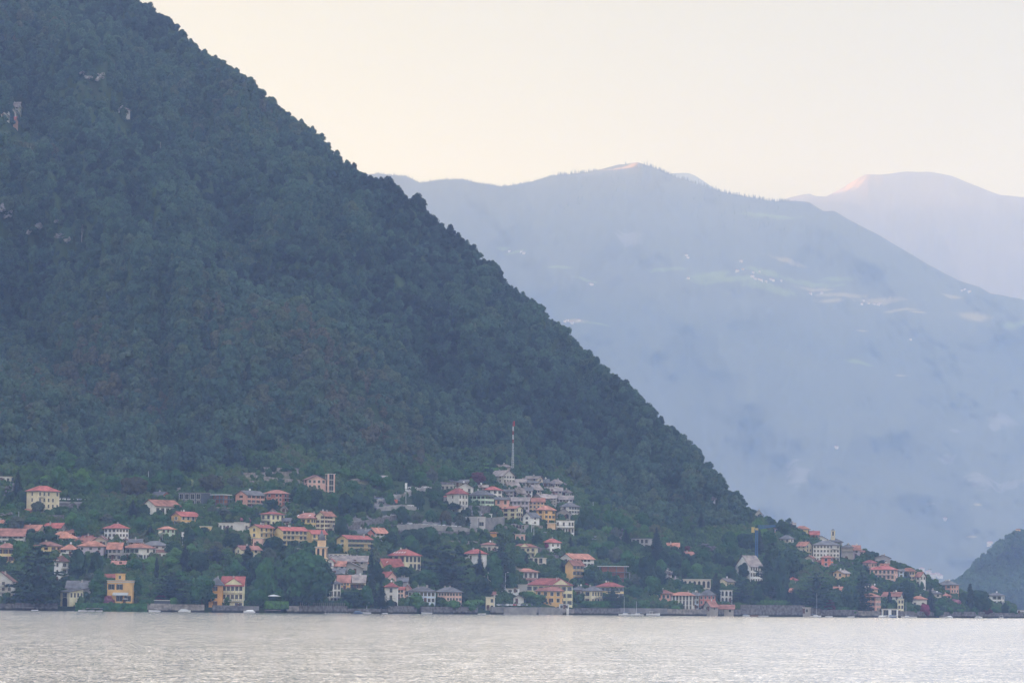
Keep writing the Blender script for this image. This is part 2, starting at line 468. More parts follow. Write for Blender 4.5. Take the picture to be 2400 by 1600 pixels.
def cards(P, Nn, size, rs, flat=1.0):
    """leaf clumps: one bent four-sided flake per point, facing roughly along its normal"""
    n = len(P)
    a = rs.normal(size=(n, 3)); t = np.cross(Nn, a); t /= np.linalg.norm(t, axis=1)[:, None] + 1e-9
    b = np.cross(Nn, t)
    s = size * (0.55 + 0.9 * rs.rand(n))[:, None]
    w = s * (0.6 + 0.5 * rs.rand(n))[:, None]
    c = Nn * s * 0.35 * flat
    V = np.stack([P - t * s, P + b * w + c * rs.rand(n, 1), P + t * s * (0.7 + 0.5 * rs.rand(n, 1)) - c * 0.3, P - b * w * (0.6 + 0.6 * rs.rand(n, 1)) + c * 0.5], 1)
    F = np.arange(n * 4).reshape(n, 4)
    return V.reshape(-1, 3), F

def unit(v): return v / (np.linalg.norm(v, axis=-1, keepdims=True) + 1e-9)

def lobes_mesh(name, lobes, per, size, seed, core=0.8, up_bias=0.25, jitter=0.55):
    """lobes: (x,y,z,rx,rz). Solid lumpy cores under a skin of leaf clumps."""
    rs = np.random.RandomState(seed)
    VV, F3, F4, off = [], [], [], 0
    for (x, y, z, rx, rz) in lobes:
        V, F = ICO1
        V = V * (1 + 0.18 * rs.normal(size=(len(V), 1))) * np.array([rx, rx, rz]) * core + np.array([x, y, z])
        VV.append(V); F3.append(F + off); off += len(V)
    for (x, y, z, rx, rz) in lobes:
        n = max(6, int(per * (rx * rx + rx * rz)))
        d = rs.normal(size=(n, 3)); d[:, 2] += up_bias; d = unit(d)
        rad = (0.82 + 0.28 * rs.rand(n, 1))
        P = d * rad * np.array([rx, rx, rz]) + np.array([x, y, z])
        nn = unit(d + rs.normal(size=(n, 3)) * jitter)
        V, F = cards(P, nn, size, rs)
        VV.append(V); F4.append(F + off); off += len(V)
    V = np.concatenate(VV)
    return mesh_np(name, V, [np.concatenate(F3), np.concatenate(F4)])

def broad_lobes(seed, w=5.0, h=7.0, nl=13, z0=1.5, lob=0.38):
    rs = random.Random(seed); L = []
    for i in range(nl):
        a = rs.random() * 6.283; zz = rs.random()
        rr = w * 0.62 * math.sqrt(max(0.0, 1 - (2 * zz - 0.85) ** 2)) * (0.5 + 0.6 * rs.random())
        r = w * lob * (0.75 + 0.5 * rs.random())
        L.append((math.cos(a) * rr, math.sin(a) * rr, z0 + h * (0.22 + 0.62 * zz), r, r * 0.8))
    L.append((0, 0, z0 + h * 0.5, w * 0.6, h * 0.36))
    return L

# coarse crowns for the wood (about 9 m wide native)
FOREST = []
for i in range(7):
    L = broad_lobes(100 + i, 4.8 + 0.7 * (i % 3), 8.0 + (i % 4), 8 + i % 5, 1.2, 0.30 + 0.03 * (i % 3))
    FOREST.append(lobes_mesh('forest_crown', L, 11.0, 0.5, 200 + i, 0.78, 0.35, 0.3))
def conifer_mesh(name, h, r, tiers, per, size, seed, droop=0.25, base=0.08):
    rs = np.random.RandomState(seed); P = []; Nn = []
    for k in range(tiers):
        f = k / (tiers - 1); z = h * (base + (1 - base) * f); rr = r * (1 - f) ** 0.85 + 0.12
        n = int(per * (rr / r) + 4)
        br = max(5, int(9 * (1 - f) + 4)); ph = rs.rand() * 6.28
        for j in range(n):
            a = ph + 6.283 * rs.randint(br) / br + rs.normal() * 0.14
            q = math.sqrt(rs.rand()) * rr * (0.85 + 0.3 * rs.rand())
            P.append((math.cos(a) * q, math.sin(a) * q, z - q * droop + rs.normal() * h * 0.008))
            Nn.append((math.cos(a) * 0.5, math.sin(a) * 0.5, 1.0))
    P = np.array(P); Nn = unit(np.array(Nn) + rs.normal(size=P.shape) * 0.3)
    V, F = cards(P, Nn, size, rs)
    # dark inner body
    m = 9; body = []; f3 = []
    for i, (fz, rf) in enumerate(((base, 0.55), (0.45, 0.36), (1.0, 0.0))):
        for j in range(m):
            a = 6.283 * j / m; q = r * rf * (1 + 0.2 * rs.normal()); body.append((math.cos(a) * q, math.sin(a) * q, h * fz))
    body = np.array(body); off = len(V)
    f4 = [[off + i * m + j, off + i * m + (j + 1) % m, off + (i + 1) * m + (j + 1) % m, off + (i + 1) * m + j] for i in range(2) for j in range(m)]
    return mesh_np(name, np.concatenate([V, body]), [np.concatenate([F, np.array(f4)])])
FOREST.append(lobes_mesh('forest_crown', broad_lobes(131, 3.6, 9.5, 13, 1.0, 0.36), 11.0, 0.5, 231, 0.78, 0.35, 0.3))

leaf_forest = foliage('leaf_forest', [(0.009, 0.020, 0.018), (0.018, 0.042, 0.034), (0.034, 0.076, 0.052), (0.050, 0.100, 0.060), (0.066, 0.100, 0.054), (0.090, 0.086, 0.050)], 0.0075)

def scatter(name, pts, scales, meshes, mat, flat=None):
    """one object that holds an uncountable wood: points + instanced crowns"""
    hid = bpy.data.collections.new(name + '_kinds')
    for i, me in enumerate(meshes):
        if not me.materials: me.materials.append(mat)
        o = bpy.data.objects.new('crown_kind', me); hid.objects.link(o)
    me = bpy.data.meshes.new(name)
    me.vertices.add(len(pts)); me.vertices.foreach_set('co', np.asarray(pts, np.float32).ravel())
    a = me.attributes.new('tsize', 'FLOAT', 'POINT'); a.data.foreach_set('value', np.asarray(scales, np.float32))
    rs = np.random.RandomState(len(pts))
    a = me.attributes.new('trot', 'FLOAT', 'POINT'); a.data.foreach_set('value', (rs.rand(len(pts)) * 6.283).astype(np.float32))
    a = me.attributes.new('tkind', 'INT', 'POINT'); a.data.foreach_set('value', rs.randint(0, 1000, len(pts)).astype(np.int32))
    a = me.attributes.new('tz', 'FLOAT', 'POINT'); a.data.foreach_set('value', (np.asarray(scales) * (0.8 + 0.45 * rs.rand(len(pts)))).astype(np.float32))
    o = link(name, me)
    g = bpy.data.node_groups.new(name, 'GeometryNodeTree')
    g.interface.new_socket('Geometry', in_out='INPUT', socket_type='NodeSocketGeometry')
    g.interface.new_socket('Geometry', in_out='OUTPUT', socket_type='NodeSocketGeometry')
    gi = g.nodes.new('NodeGroupInput'); go = g.nodes.new('NodeGroupOutput')
    ci = g.nodes.new('GeometryNodeCollectionInfo'); ci.inputs['Collection'].default_value = hid
    ci.inputs['Separate Children'].default_value = True; ci.inputs['Reset Children'].default_value = True
    ip = g.nodes.new('GeometryNodeInstanceOnPoints'); ip.inputs['Pick Instance'].default_value = True
    def attr(nm, ty):
        n = g.nodes.new('GeometryNodeInputNamedAttribute'); n.data_type = ty; n.inputs['Name'].default_value = nm
        return n.outputs['Attribute']
    cx = g.nodes.new('ShaderNodeCombineXYZ'); s = attr('tsize', 'FLOAT')
    g.links.new(s, cx.inputs[0]); g.links.new(s, cx.inputs[1]); g.links.new(attr('tz', 'FLOAT'), cx.inputs[2])
    cr = g.nodes.new('ShaderNodeCombineXYZ'); g.links.new(attr('trot', 'FLOAT'), cr.inputs[2])
    g.links.new(gi.outputs[0], ip.inputs['Points']); g.links.new(ci.outputs[0], ip.inputs['Instance'])
    g.links.new(attr('tkind', 'INT'), ip.inputs['Instance Index'])
    g.links.new(cr.outputs[0], ip.inputs['Rotation']); g.links.new(cx.outputs[0], ip.inputs['Scale'])
    g.links.new(ip.outputs[0], go.inputs[0])
    md = o.modifiers.new('wood', 'NODES'); md.node_group = g
    return o

CLEAR = []   # (px0, py0, px1, py1) places kept free of woodland trees
def forest_points():
    pts, sc = [], []
    rs = random.Random(5)
    px = -260.0
    for row in range(0, 400):
        pass
    # walk up every column strip
    x = -1400.0
    while x < 1900:
        if -250 < x: step_m = 4.9
        else: step_m = 16
        D0 = ground_D(x, float(np.interp(x, FOREST_EDGE[:, 0], FOREST_EDGE[:, 1])))
        xs = x
        fe = float(np.interp(x, FOREST_EDGE[:, 0], FOREST_EDGE[:, 1])); sk = float(np.interp(x, SKY_NEAR[:, 0], SKY_NEAR[:, 1]))
        y = fe + rs.random() * 10; last = None; ly = y
        while y > sk - 1:
            D = ground_D(x, y); k = D / FPX
            dx = (rs.random() - 0.5) * step_m * 1.3 / k
            if not any(a <= x + dx <= c and b <= y <= d_ for a, b, c, d_ in CLEAR):
                p = pos(x + dx, y, ground_D(x + dx, max(y, float(np.interp(x + dx, SKY_NEAR[:, 0], SKY_NEAR[:, 1])))))
                near = y > sk + 14
                gap = 0 if last is None or not near else min(4, int(np.linalg.norm(p - last) / (step_m * 1.35)))
                for q in range(gap + 1):
                    yy = y + (ly - y) * q / (gap + 1)
                    pp = p if q == 0 else pos(x + dx, yy, ground_D(x + dx, yy))
                    pts.append((pp[0], pp[1], pp[2] - (1.5 if near else 4.0)))
                    low_ = any(a - 5 <= x + dx <= c + 5 and d_ <= y <= d_ + 42 for a, b, c, d_ in CLEAR[:6])
                    sc.append((0.42 if low_ else 1) * ((0.40 if near else 0.36) + (0.48 if near else 0.34) * rs.random() + (0.34 if rs.random() < 0.08 and y > sk + 20 else 0)) * (1 if x > -250 else 2.4))
                last = p; ly = y
            y -= step_m * (0.42 + 0.25 * rs.random()) / k * (1 if y > sk + 25 else 0.5)
        x += step_m / (D0 * 1.12 / FPX) * (0.8 + 0.2 * rs.random())
    x = 180.0                                  # the close ranks along the skyline
    while x < 1800:
        sk = float(np.interp(x, SKY_NEAR[:, 0], SKY_NEAR[:, 1])); y = sk + rs.uniform(-1.5, 9); p = pos(x, y, ground_D(x, max(y, sk)))
        pts.append((p[0], p[1], p[2] - 2.6)); sc.append(0.34 + 0.26 * rs.random()); x += rs.uniform(2.2, 5.5)
    return pts, sc
CLEAR += [(-60, 478, 40, 526), (80, 515, 112, 562), (128, 540, 180, 584), (146, 164, 252, 204), (258, 242, 310, 284), (-60, 240, 52, 300)]
CLEAR += [(560, 1058, 740, 1110), (1655, 1155, 1682, 1190), (1768, 1205, 1792, 1226)]
pts, sc = forest_points()
print('forest trees', len(pts))
tag(scatter('forest', pts, sc, FOREST, leaf_forest), kind='stuff')

def headland_wood():
    pts, sc = [], []; rs = random.Random(9)
    PX, PY, D = LD
    for _ in range(2600):
        i = rs.randrange(2, PX.shape[0]); j = rs.randrange(8, PX.shape[1])
        p = pos(PX[i, j] + rs.uniform(-3, 3), PY[i, j], D[i, j]); pts.append((p[0], p[1], p[2] - 2)); sc.append(0.7 + 0.6 * rs.random())
    m2 = [m.copy() for m in FOREST]
    for m in m2: m.materials.clear()
    tag(scatter('headland_forest', pts, sc, m2, foliage('leaf_headland', [(0.02, 0.05, 0.02), (0.035, 0.08, 0.03), (0.05, 0.10, 0.035), (0.06, 0.11, 0.04)], 0.01)), kind='stuff')
headland_wood()

def ridge_conifers():
    pts, sc = [], []; rs = random.Random(19)
    for L, a, b, n in ((LA, 880, 1400, 600), (LA, 1516, 1850, 320), (LA, 1300, 1900, 300)):
        PX, PY, D = L
        for k in range(n):
            x = rs.uniform(a, b); j = int(np.argmin(abs(PX[0] - x)))
            i = PX.shape[0] - 1 - (0 if n != 300 else rs.randrange(0, 14))
            p = pos(x, PY[i, j], D[i, j]); s = rs.uniform(0.22, 0.5) * (1.25 if 1300 < x < 1840 else 0.8)
            pts.append((p[0], p[1], p[2] - 2)); sc.append(s)
    meshes = []
    for q in range(3):
        meshes.append(conifer_mesh('far_conifer', 17 + 2 * q, 3.2, 7, 16, 1.6, 300 + q))
    tag(scatter('ridge_conifers', pts, sc, meshes, foliage('leaf_ridge', [(0.02, 0.04, 0.02), (0.04, 0.06, 0.03)], 0.01)), kind='stuff')
ridge_conifers()

# ------------------------------------------------------------------ evening air
def haze():
    bm = bmesh.new(); bmesh.ops.create_cube(bm, size=1.0)
    x0, x1, y0, y1, z0, z1 = -5900, 6200, -4700, 20500, -4, 2350
    for v in bm.verts:
        v.co = (x0 if v.co.x < 0 else x1, y0 if v.co.y < 0 else y1, z0 if v.co.z < 0 else z1)
    me = bpy.data.meshes.new('haze'); bm.to_mesh(me); bm.free()
    m = bpy.data.materials.new('haze'); m.use_nodes = True; n = m.node_tree
    n.nodes.clear(); out = n.nodes.new('ShaderNodeOutputMaterial'); v = n.nodes.new('ShaderNodeVolumePrincipled')
    v.inputs['Color'].default_value = HAZE_COL; v.inputs['Density'].default_value = HAZE_D; v.inputs['Anisotropy'].default_value = HAZE_G; v.inputs['Absorption Color'].default_value = (1, 1, 1, 1)
    n.links.new(v.outputs[0], out.inputs['Volume'])
    o = link('haze', me, mat=m); tag(o, kind='stuff')
HAZE_COL = (0.40, 0.575, 1.0, 1); HAZE_D = 1.05e-4; HAZE_G = 0.6
haze()
# ------------------------------------------------------------------ building materials
WALLS = dict(cream=(0.745, 0.656, 0.454), yellow=(0.785, 0.606, 0.292), ochre=(0.732, 0.463, 0.183), orange=(0.766, 0.404, 0.124), white=(0.837, 0.829, 0.806), pink=(0.738, 0.469, 0.391), salmon=(0.686, 0.372, 0.283), red=(0.528, 0.203, 0.158), grey=(0.438, 0.428, 0.428), stone=(0.399, 0.372, 0.345), mint=(0.575, 0.676, 0.53), blue=(0.618, 0.708, 0.817), lilac=(0.509, 0.442, 0.487), beige=(0.579, 0.511, 0.422), paleyellow=(0.794, 0.727, 0.48), darkgrey=(0.1, 0.12, 0.15), peach=(0.784, 0.538, 0.314), vermilion=(0.725, 0.232, 0.154), brick=(0.494, 0.214, 0.146), offwhite=(0.705, 0.682, 0.638))
ROOFS = dict(red=(0.32, 0.10, 0.085), orange=(0.37, 0.17, 0.12), brown=(0.20, 0.10, 0.08), slate=(0.13, 0.13, 0.14), stoneroof=(0.25, 0.215, 0.205), rose=(0.32, 0.15, 0.12))

def tinted(name, c, spread, nsc, contrast, rough=0.9, line=None):
    m, nt, b = newmat(name, rough, 0.15)
    oi = N(nt, 'ShaderNodeObjectInfo'); tc = N(nt, 'ShaderNodeTexCoord')
    n = N(nt, 'ShaderNodeTexNoise'); n.inputs['Scale'].default_value = nsc; n.inputs['Detail'].default_value = 5
    ofs = N(nt, 'ShaderNodeVectorMath', operation='ADD'); nt.links.new(tc.outputs['Object'], ofs.inputs[0]); nt.links.new(oi.outputs['Location'], ofs.inputs[1])
    nt.links.new(ofs.outputs[0], n.inputs['Vector'])
    mr = N(nt, 'ShaderNodeMapRange'); mr.inputs[1].default_value = 0.3; mr.inputs[2].default_value = 0.7; mr.inputs[3].default_value = 1 - contrast; mr.inputs[4].default_value = 1 + contrast
    nt.links.new(n.outputs[0], mr.inputs[0])
    m2 = N(nt, 'ShaderNodeMapRange'); m2.inputs[3].default_value = 1 - spread; m2.inputs[4].default_value = 1 + spread
    nt.links.new(oi.outputs['Random'], m2.inputs[0])
    mu = N(nt, 'ShaderNodeMath', operation='MULTIPLY'); nt.links.new(mr.outputs[0], mu.inputs[0]); nt.links.new(m2.outputs[0], mu.inputs[1])
    val = mu.outputs[0]
    if line:
        wv = N(nt, 'ShaderNodeTexWave'); wv.wave_type = 'BANDS'; wv.bands_direction = line; wv.inputs['Scale'].default_value = 0.9; wv.inputs['Distortion'].default_value = 1.5
        nt.links.new(tc.outputs['Object'], wv.inputs['Vector'])
        m3 = N(nt, 'ShaderNodeMapRange'); m3.inputs[3].default_value = 0.86; m3.inputs[4].default_value = 1.1; nt.links.new(wv.outputs[0], m3.inputs[0])
        mm = N(nt, 'ShaderNodeMath', operation='MULTIPLY'); nt.links.new(val, mm.inputs[0]); nt.links.new(m3.outputs[0], mm.inputs[1]); val = mm.outputs[0]
    hs = N(nt, 'ShaderNodeHueSaturation'); hs.inputs['Color'].default_value = (*c, 1); nt.links.new(val, hs.inputs['Value'])
    nt.links.new(hs.outputs[0], b.inputs['Base Color'])
    return m
WM = {k: tinted('wall_' + k, c, 0.10, 0.3, 0.18) for k, c in WALLS.items()}
RM = {k: tinted('roof_' + k, c, 0.24, 0.45, 0.42, 0.85, 'Z') for k, c in ROOFS.items()}
glass, _nt, _b = newmat('window_glass', 0.25, 0.4); _b.inputs['Base Color'].default_value = (0.02, 0.024, 0.03, 1)
def plain(name, c, rough=0.7, spec=0.2, metal=0.0):
    m, nt, b = newmat(name, rough, spec); b.inputs['Base Color'].default_value = (*c, 1); b.inputs['Metallic'].default_value = metal; return m
trim = plain('trim_paint', (0.60, 0.57, 0.50)); dark_wood = plain('dark_wood', (0.07, 0.05, 0.045)); soffit = plain('soffit', (0.13, 0.10, 0.08))
white_paint = plain('white_paint', (0.80, 0.80, 0.79), 0.5); iron = plain('iron', (0.06, 0.065, 0.07), 0.6); steel = plain('galvanised_steel', (0.62, 0.65, 0.68), 0.5, 0.4, 0.3)
red_paint = plain('red_paint', (0.50, 0.06, 0.05)); blue_paint = plain('blue_paint', (0.05, 0.14, 0.30)); yellow_paint = plain('yellow_paint', (0.62, 0.48, 0.18)); tarp = plain('blue_cover', (0.16, 0.22, 0.32))
concrete = noisy('concrete', (0.17, 0.17, 0.18), (0.27, 0.265, 0.27), 0.4)
stone_wall = noisy('stone_wall', (0.09, 0.085, 0.095), (0.21, 0.20, 0.205), 0.8, detail=6)
pale_stone = noisy('pale_stone', (0.17, 0.155, 0.145), (0.36, 0.33, 0.30), 0.6, detail=6)
limestone = noisy('limestone', (0.14, 0.13, 0.13), (0.42, 0.40, 0.38), 0.6, detail=6)
gravel = noisy('gravel_road', (0.22, 0.215, 0.22), (0.34, 0.33, 0.32), 0.3)
SHUT = dict(green=plain('green_shutter', (0.10, 0.16, 0.11)), grey=plain('grey_shutter', (0.20, 0.23, 0.24)), brown=plain('brown_shutter', (0.13, 0.07, 0.05)), dark=plain('dark_shutter', (0.035, 0.045, 0.055)), white=plain('white_shutter', (0.6, 0.6, 0.58)))
awn = plain('awning_cloth', (0.45, 0.47, 0.48)); cream_cloth = plain('cream_cloth', (0.7, 0.62, 0.48))

class MB:
    """collects solids into one mesh"""
    def __init__(s): s.v = []; s.f = []; s.m = []
    def add(s, V, F, mi=0):
        o = len(s.v); s.v += [tuple(p) for p in V]; s.f += [tuple(i + o for i in f) for f in F]; s.m += [mi] * len(F)
    def box(s, x0, x1, y0, y1, z0, z1, mi=0):
        V = [(x0, y0, z0), (x1, y0, z0), (x1, y1, z0), (x0, y1, z0), (x0, y0, z1), (x1, y0, z1), (x1, y1, z1), (x0, y1, z1)]
        s.add(V, [(0, 3, 2, 1), (4, 5, 6, 7), (0, 1, 5, 4), (1, 2, 6, 5), (2, 3, 7, 6), (3, 0, 4, 7)], mi)
    def bar(s, a, b, r, mi=0, n=4, r2=None):
        a = Vector(a); b = Vector(b); d = (b - a).normalized(); up = Vector((0, 0, 1)) if abs(d.z) < 0.9 else Vector((1, 0, 0))
        x = d.cross(up).normalized(); y = d.cross(x); r2 = r if r2 is None else r2
        V = [tuple(p + (x * math.cos(6.2832 * (i + .5) / n) + y * math.sin(6.2832 * (i + .5) / n)) * q) for p, q in ((a, r), (b, r2)) for i in range(n)]
        s.add(V, [(i, (i + 1) % n, n + (i + 1) % n, n + i) for i in range(n)] + [tuple(range(n))[::-1], tuple(range(n, 2 * n))], mi)
    def mesh(s, name, mats, smooth=False):
        me = bpy.data.meshes.new(name); me.from_pydata(s.v, [], s.f)
        for m_ in (mats if isinstance(mats, (list, tuple)) else [mats]): me.materials.append(m_)
        me.polygons.foreach_set('material_index', s.m)
        if smooth: me.polygons.foreach_set('use_smooth', [True] * len(s.f))
        me.update(); return me
    def obj(s, name, mats, parent=None, smooth=False, loc=None, rz=None):
        return link(name, s.mesh(name, mats, smooth), parent, None, loc, rz)

def arch_pts(w, h, n=7):
    """outline of an arched opening, bottom left round to bottom right"""
    r = w / 2; return [(-r, 0)] + [(-r * math.cos(math.pi * i / n), h - r + r * math.sin(math.pi * i / n)) for i in range(n + 1)] + [(r, 0)]

def window_mesh(w, h, style):
    b = MB()
    if style == 'arch':
        P = arch_pts(w, h); k = len(P)
        b.add([(x, -0.03, z) for x, z in P] + [(x, 0.1, z) for x, z in P], [tuple(range(k))] + [(i, i + k, (i + 1) % k + k, (i + 1) % k) for i in range(k)], 1)
        return b.mesh('window', [trim, glass])
    t = 0.13
    b.box(-w / 2 - t, w / 2 + t, -0.05, 0.1, h, h + t); b.box(-w / 2 - t, w / 2 + t, -0.10, 0.1, -t, 0)
    b.box(-w / 2 - t, -w / 2, -0.05, 0.1, 0, h); b.box(w / 2, w / 2 + t, -0.05, 0.1, 0, h)
    b.box(-w / 2, w / 2, -0.015, 0.1, 0, h, 1)
    b.box(-0.03, 0.03, -0.03, -0.015, 0, h)
    return b.mesh('window', [trim, glass])
_wc = {}
def window(parent, x, y, z, rz, w, h, style='plain', shut=None):
    w = round(w * 5) / 5; h = round(h * 5) / 5
    k = (w, h, style)
    if k not in _wc: _wc[k] = window_mesh(w, h, style)
    o = link('window', _wc[k], parent, loc=(x, y, z), rz=rz)
    if shut:
        k2 = (w, h, 'sh', shut)
        if k2 not in _wc:
            b = MB(); b.box(-w * 0.26, w * 0.26, -0.11, -0.055, -0.05, h + 0.05); _wc[k2] = b.mesh('shutter', SHUT[shut])
        for sgn in (-1, 1): link('shutter', _wc[k2], o, loc=(sgn * (w * 0.78), 0, 0))
    return o
_misc = {}
def chimney_mesh():
    if 'ch' not in _misc:
        b = MB(); b.box(-0.38, 0.38, -0.38, 0.38, -1.2, 1.1); b.box(-0.5, 0.5, -0.5, 0.5, 1.1, 1.22); b.box(-0.22, 0.22, -0.22, 0.22, 1.22, 1.5); _misc['ch'] = b.mesh('chimney', [WM['stone']])
    return _misc['ch']
def dish_mesh():
    if 'di' not in _misc:
        b = MB(); n = 10; V = [(0, 0.12, 0)] + [(math.cos(6.283 * i / n) * 0.45, 0, math.sin(6.283 * i / n) * 0.45) for i in range(n)]
        b.add(V, [(0, i + 1, (i + 1) % n + 1) for i in range(n)]); b.bar((0, 0.12, 0), (0, 0.3, -0.9), 0.04); _misc['di'] = b.mesh('satellite_dish', white_paint)
    return _misc['di']

REG = dict(A=(0, 1080, 4.2375), B=(300, 1080, 4.2375), C=(600, 1080, 4.2375), D=(900, 1080, 4.2375), E=(1200, 1080, 4.2375), F=(1500, 1150, 5.2257), G=(1800, 1150, 5.057), H=(2050, 1150, 5.057),
    Z=(1100, 950, 6.8167), Y=(0, 150, 3.3356), P=(0, 0, 1.0))
def rx(r, x): return REG[r][0] + x / REG[r][2]
def ry(r, y): return REG[r][1] + y / REG[r][2]
HOUSE_FP = []
HOUSE_BOX = []    # px0, py0, px1, py1(base), short name
RH = random.Random(3)

def roof_mesh(kind, A, B, h, o, t, mat):
    a, b = A / 2 + o, B / 2 + o
    m = MB()
    if kind == 'hip':
        if A >= B: r = max((A - B) / 2, A * 0.12); top = [(-r, 0, h), (r, 0, h)]
        else: r = max((B - A) / 2, B * 0.12); top = [(0, -r, h), (0, r, h)]
        V = [(-a, -b, 0), (a, -b, 0), (a, b, 0), (-a, b, 0)] + top + [(-a, -b, -t), (a, -b, -t), (a, b, -t), (-a, b, -t)]
        F = [(0, 1, 5, 4), (1, 2, 5), (2, 3, 4, 5), (3, 0, 4)] if A >= B else [(0, 1, 4), (1, 2, 5, 4), (2, 3, 5), (3, 0, 4, 5)]
        m.add(V, F); m.add(V, [(0, 6, 7, 1), (1, 7, 8, 2), (2, 8, 9, 3), (3, 9, 6, 0), (9, 8, 7, 6)], 1)
    elif kind in ('gx', 'gy'):
        sw = kind == 'gy'
        if sw: a, b = B / 2 + o, A / 2 + o
        s = h / (b - o) if b > o else 1
        e = -o * s
        V = [(-a, -b, e), (a, -b, e), (a, 0, h), (-a, 0, h), (-a, b, e), (a, b, e)]
        V += [(x, y, z - t) for x, y, z in V]
        F = [(0, 1, 2, 3), (3, 2, 5, 4)]; G_ = [(6, 9, 8, 7), (9, 10, 11, 8), (0, 6, 7, 1), (4, 5, 11, 10), (0, 3, 9, 6), (3, 4, 10, 9), (1, 7, 8, 2), (2, 8, 11, 5)]
        if sw: V = [(-y, x, z) for x, y, z in V]
        m.add(V, F); m.add(V, G_, 1)
    elif kind == 'shed':
        V = [(-a, -b, 0), (a, -b, 0), (a, b, h), (-a, b, h)]; V += [(x, y, z - t) for x, y, z in V]
        m.add(V, [(0, 1, 2, 3)]); m.add(V, [(4, 7, 6, 5), (0, 4, 5, 1), (1, 5, 6, 2), (2, 6, 7, 3), (3, 7, 4, 0)], 1)
    else:
        m.box(-A / 2 - 0.25, A / 2 + 0.25, -B / 2 - 0.25, B / 2 + 0.25, 0, 0.25); m.box(-A / 2 + 0.25, A / 2 - 0.25, -B / 2 + 0.25, B / 2 - 0.25, 0.25, 0.3, 1)
    return m.mesh('roof', [mat, soffit])

def wall_mesh(kind, A, B, hw, hr, mat, deep=2.2):
    m = MB(); a, b = A / 2, B / 2
    P = [(-a, -b), (a, -b), (a, b), (-a, b)]
    V = [(x, y, -deep) for x, y in P] + [(x, y, hw) for x, y in P]
    F = [(0, 1, 5, 4), (1, 2, 6, 5), (2, 3, 7, 6), (3, 0, 4, 7)]
    if kind == 'gx': V += [(a, 0, hw + hr - 0.2), (-a, 0, hw + hr - 0.2)]; F += [(5, 6, 8), (7, 4, 9)]
    elif kind == 'gy': V += [(0, -b, hw + hr - 0.2), (0, b, hw + hr - 0.2)]; F += [(4, 5, 8), (6, 7, 9)]
    elif kind == 'shed': V += [(a, b, hw + hr - 0.2), (-a, b, hw + hr - 0.2)]; F += [(5, 6, 8), (7, 4, 9), (6, 7, 9, 8)]; 
    else: F += [(4, 5, 6, 7)]
    m.add(V, F)
    return m.mesh('wall', [mat])

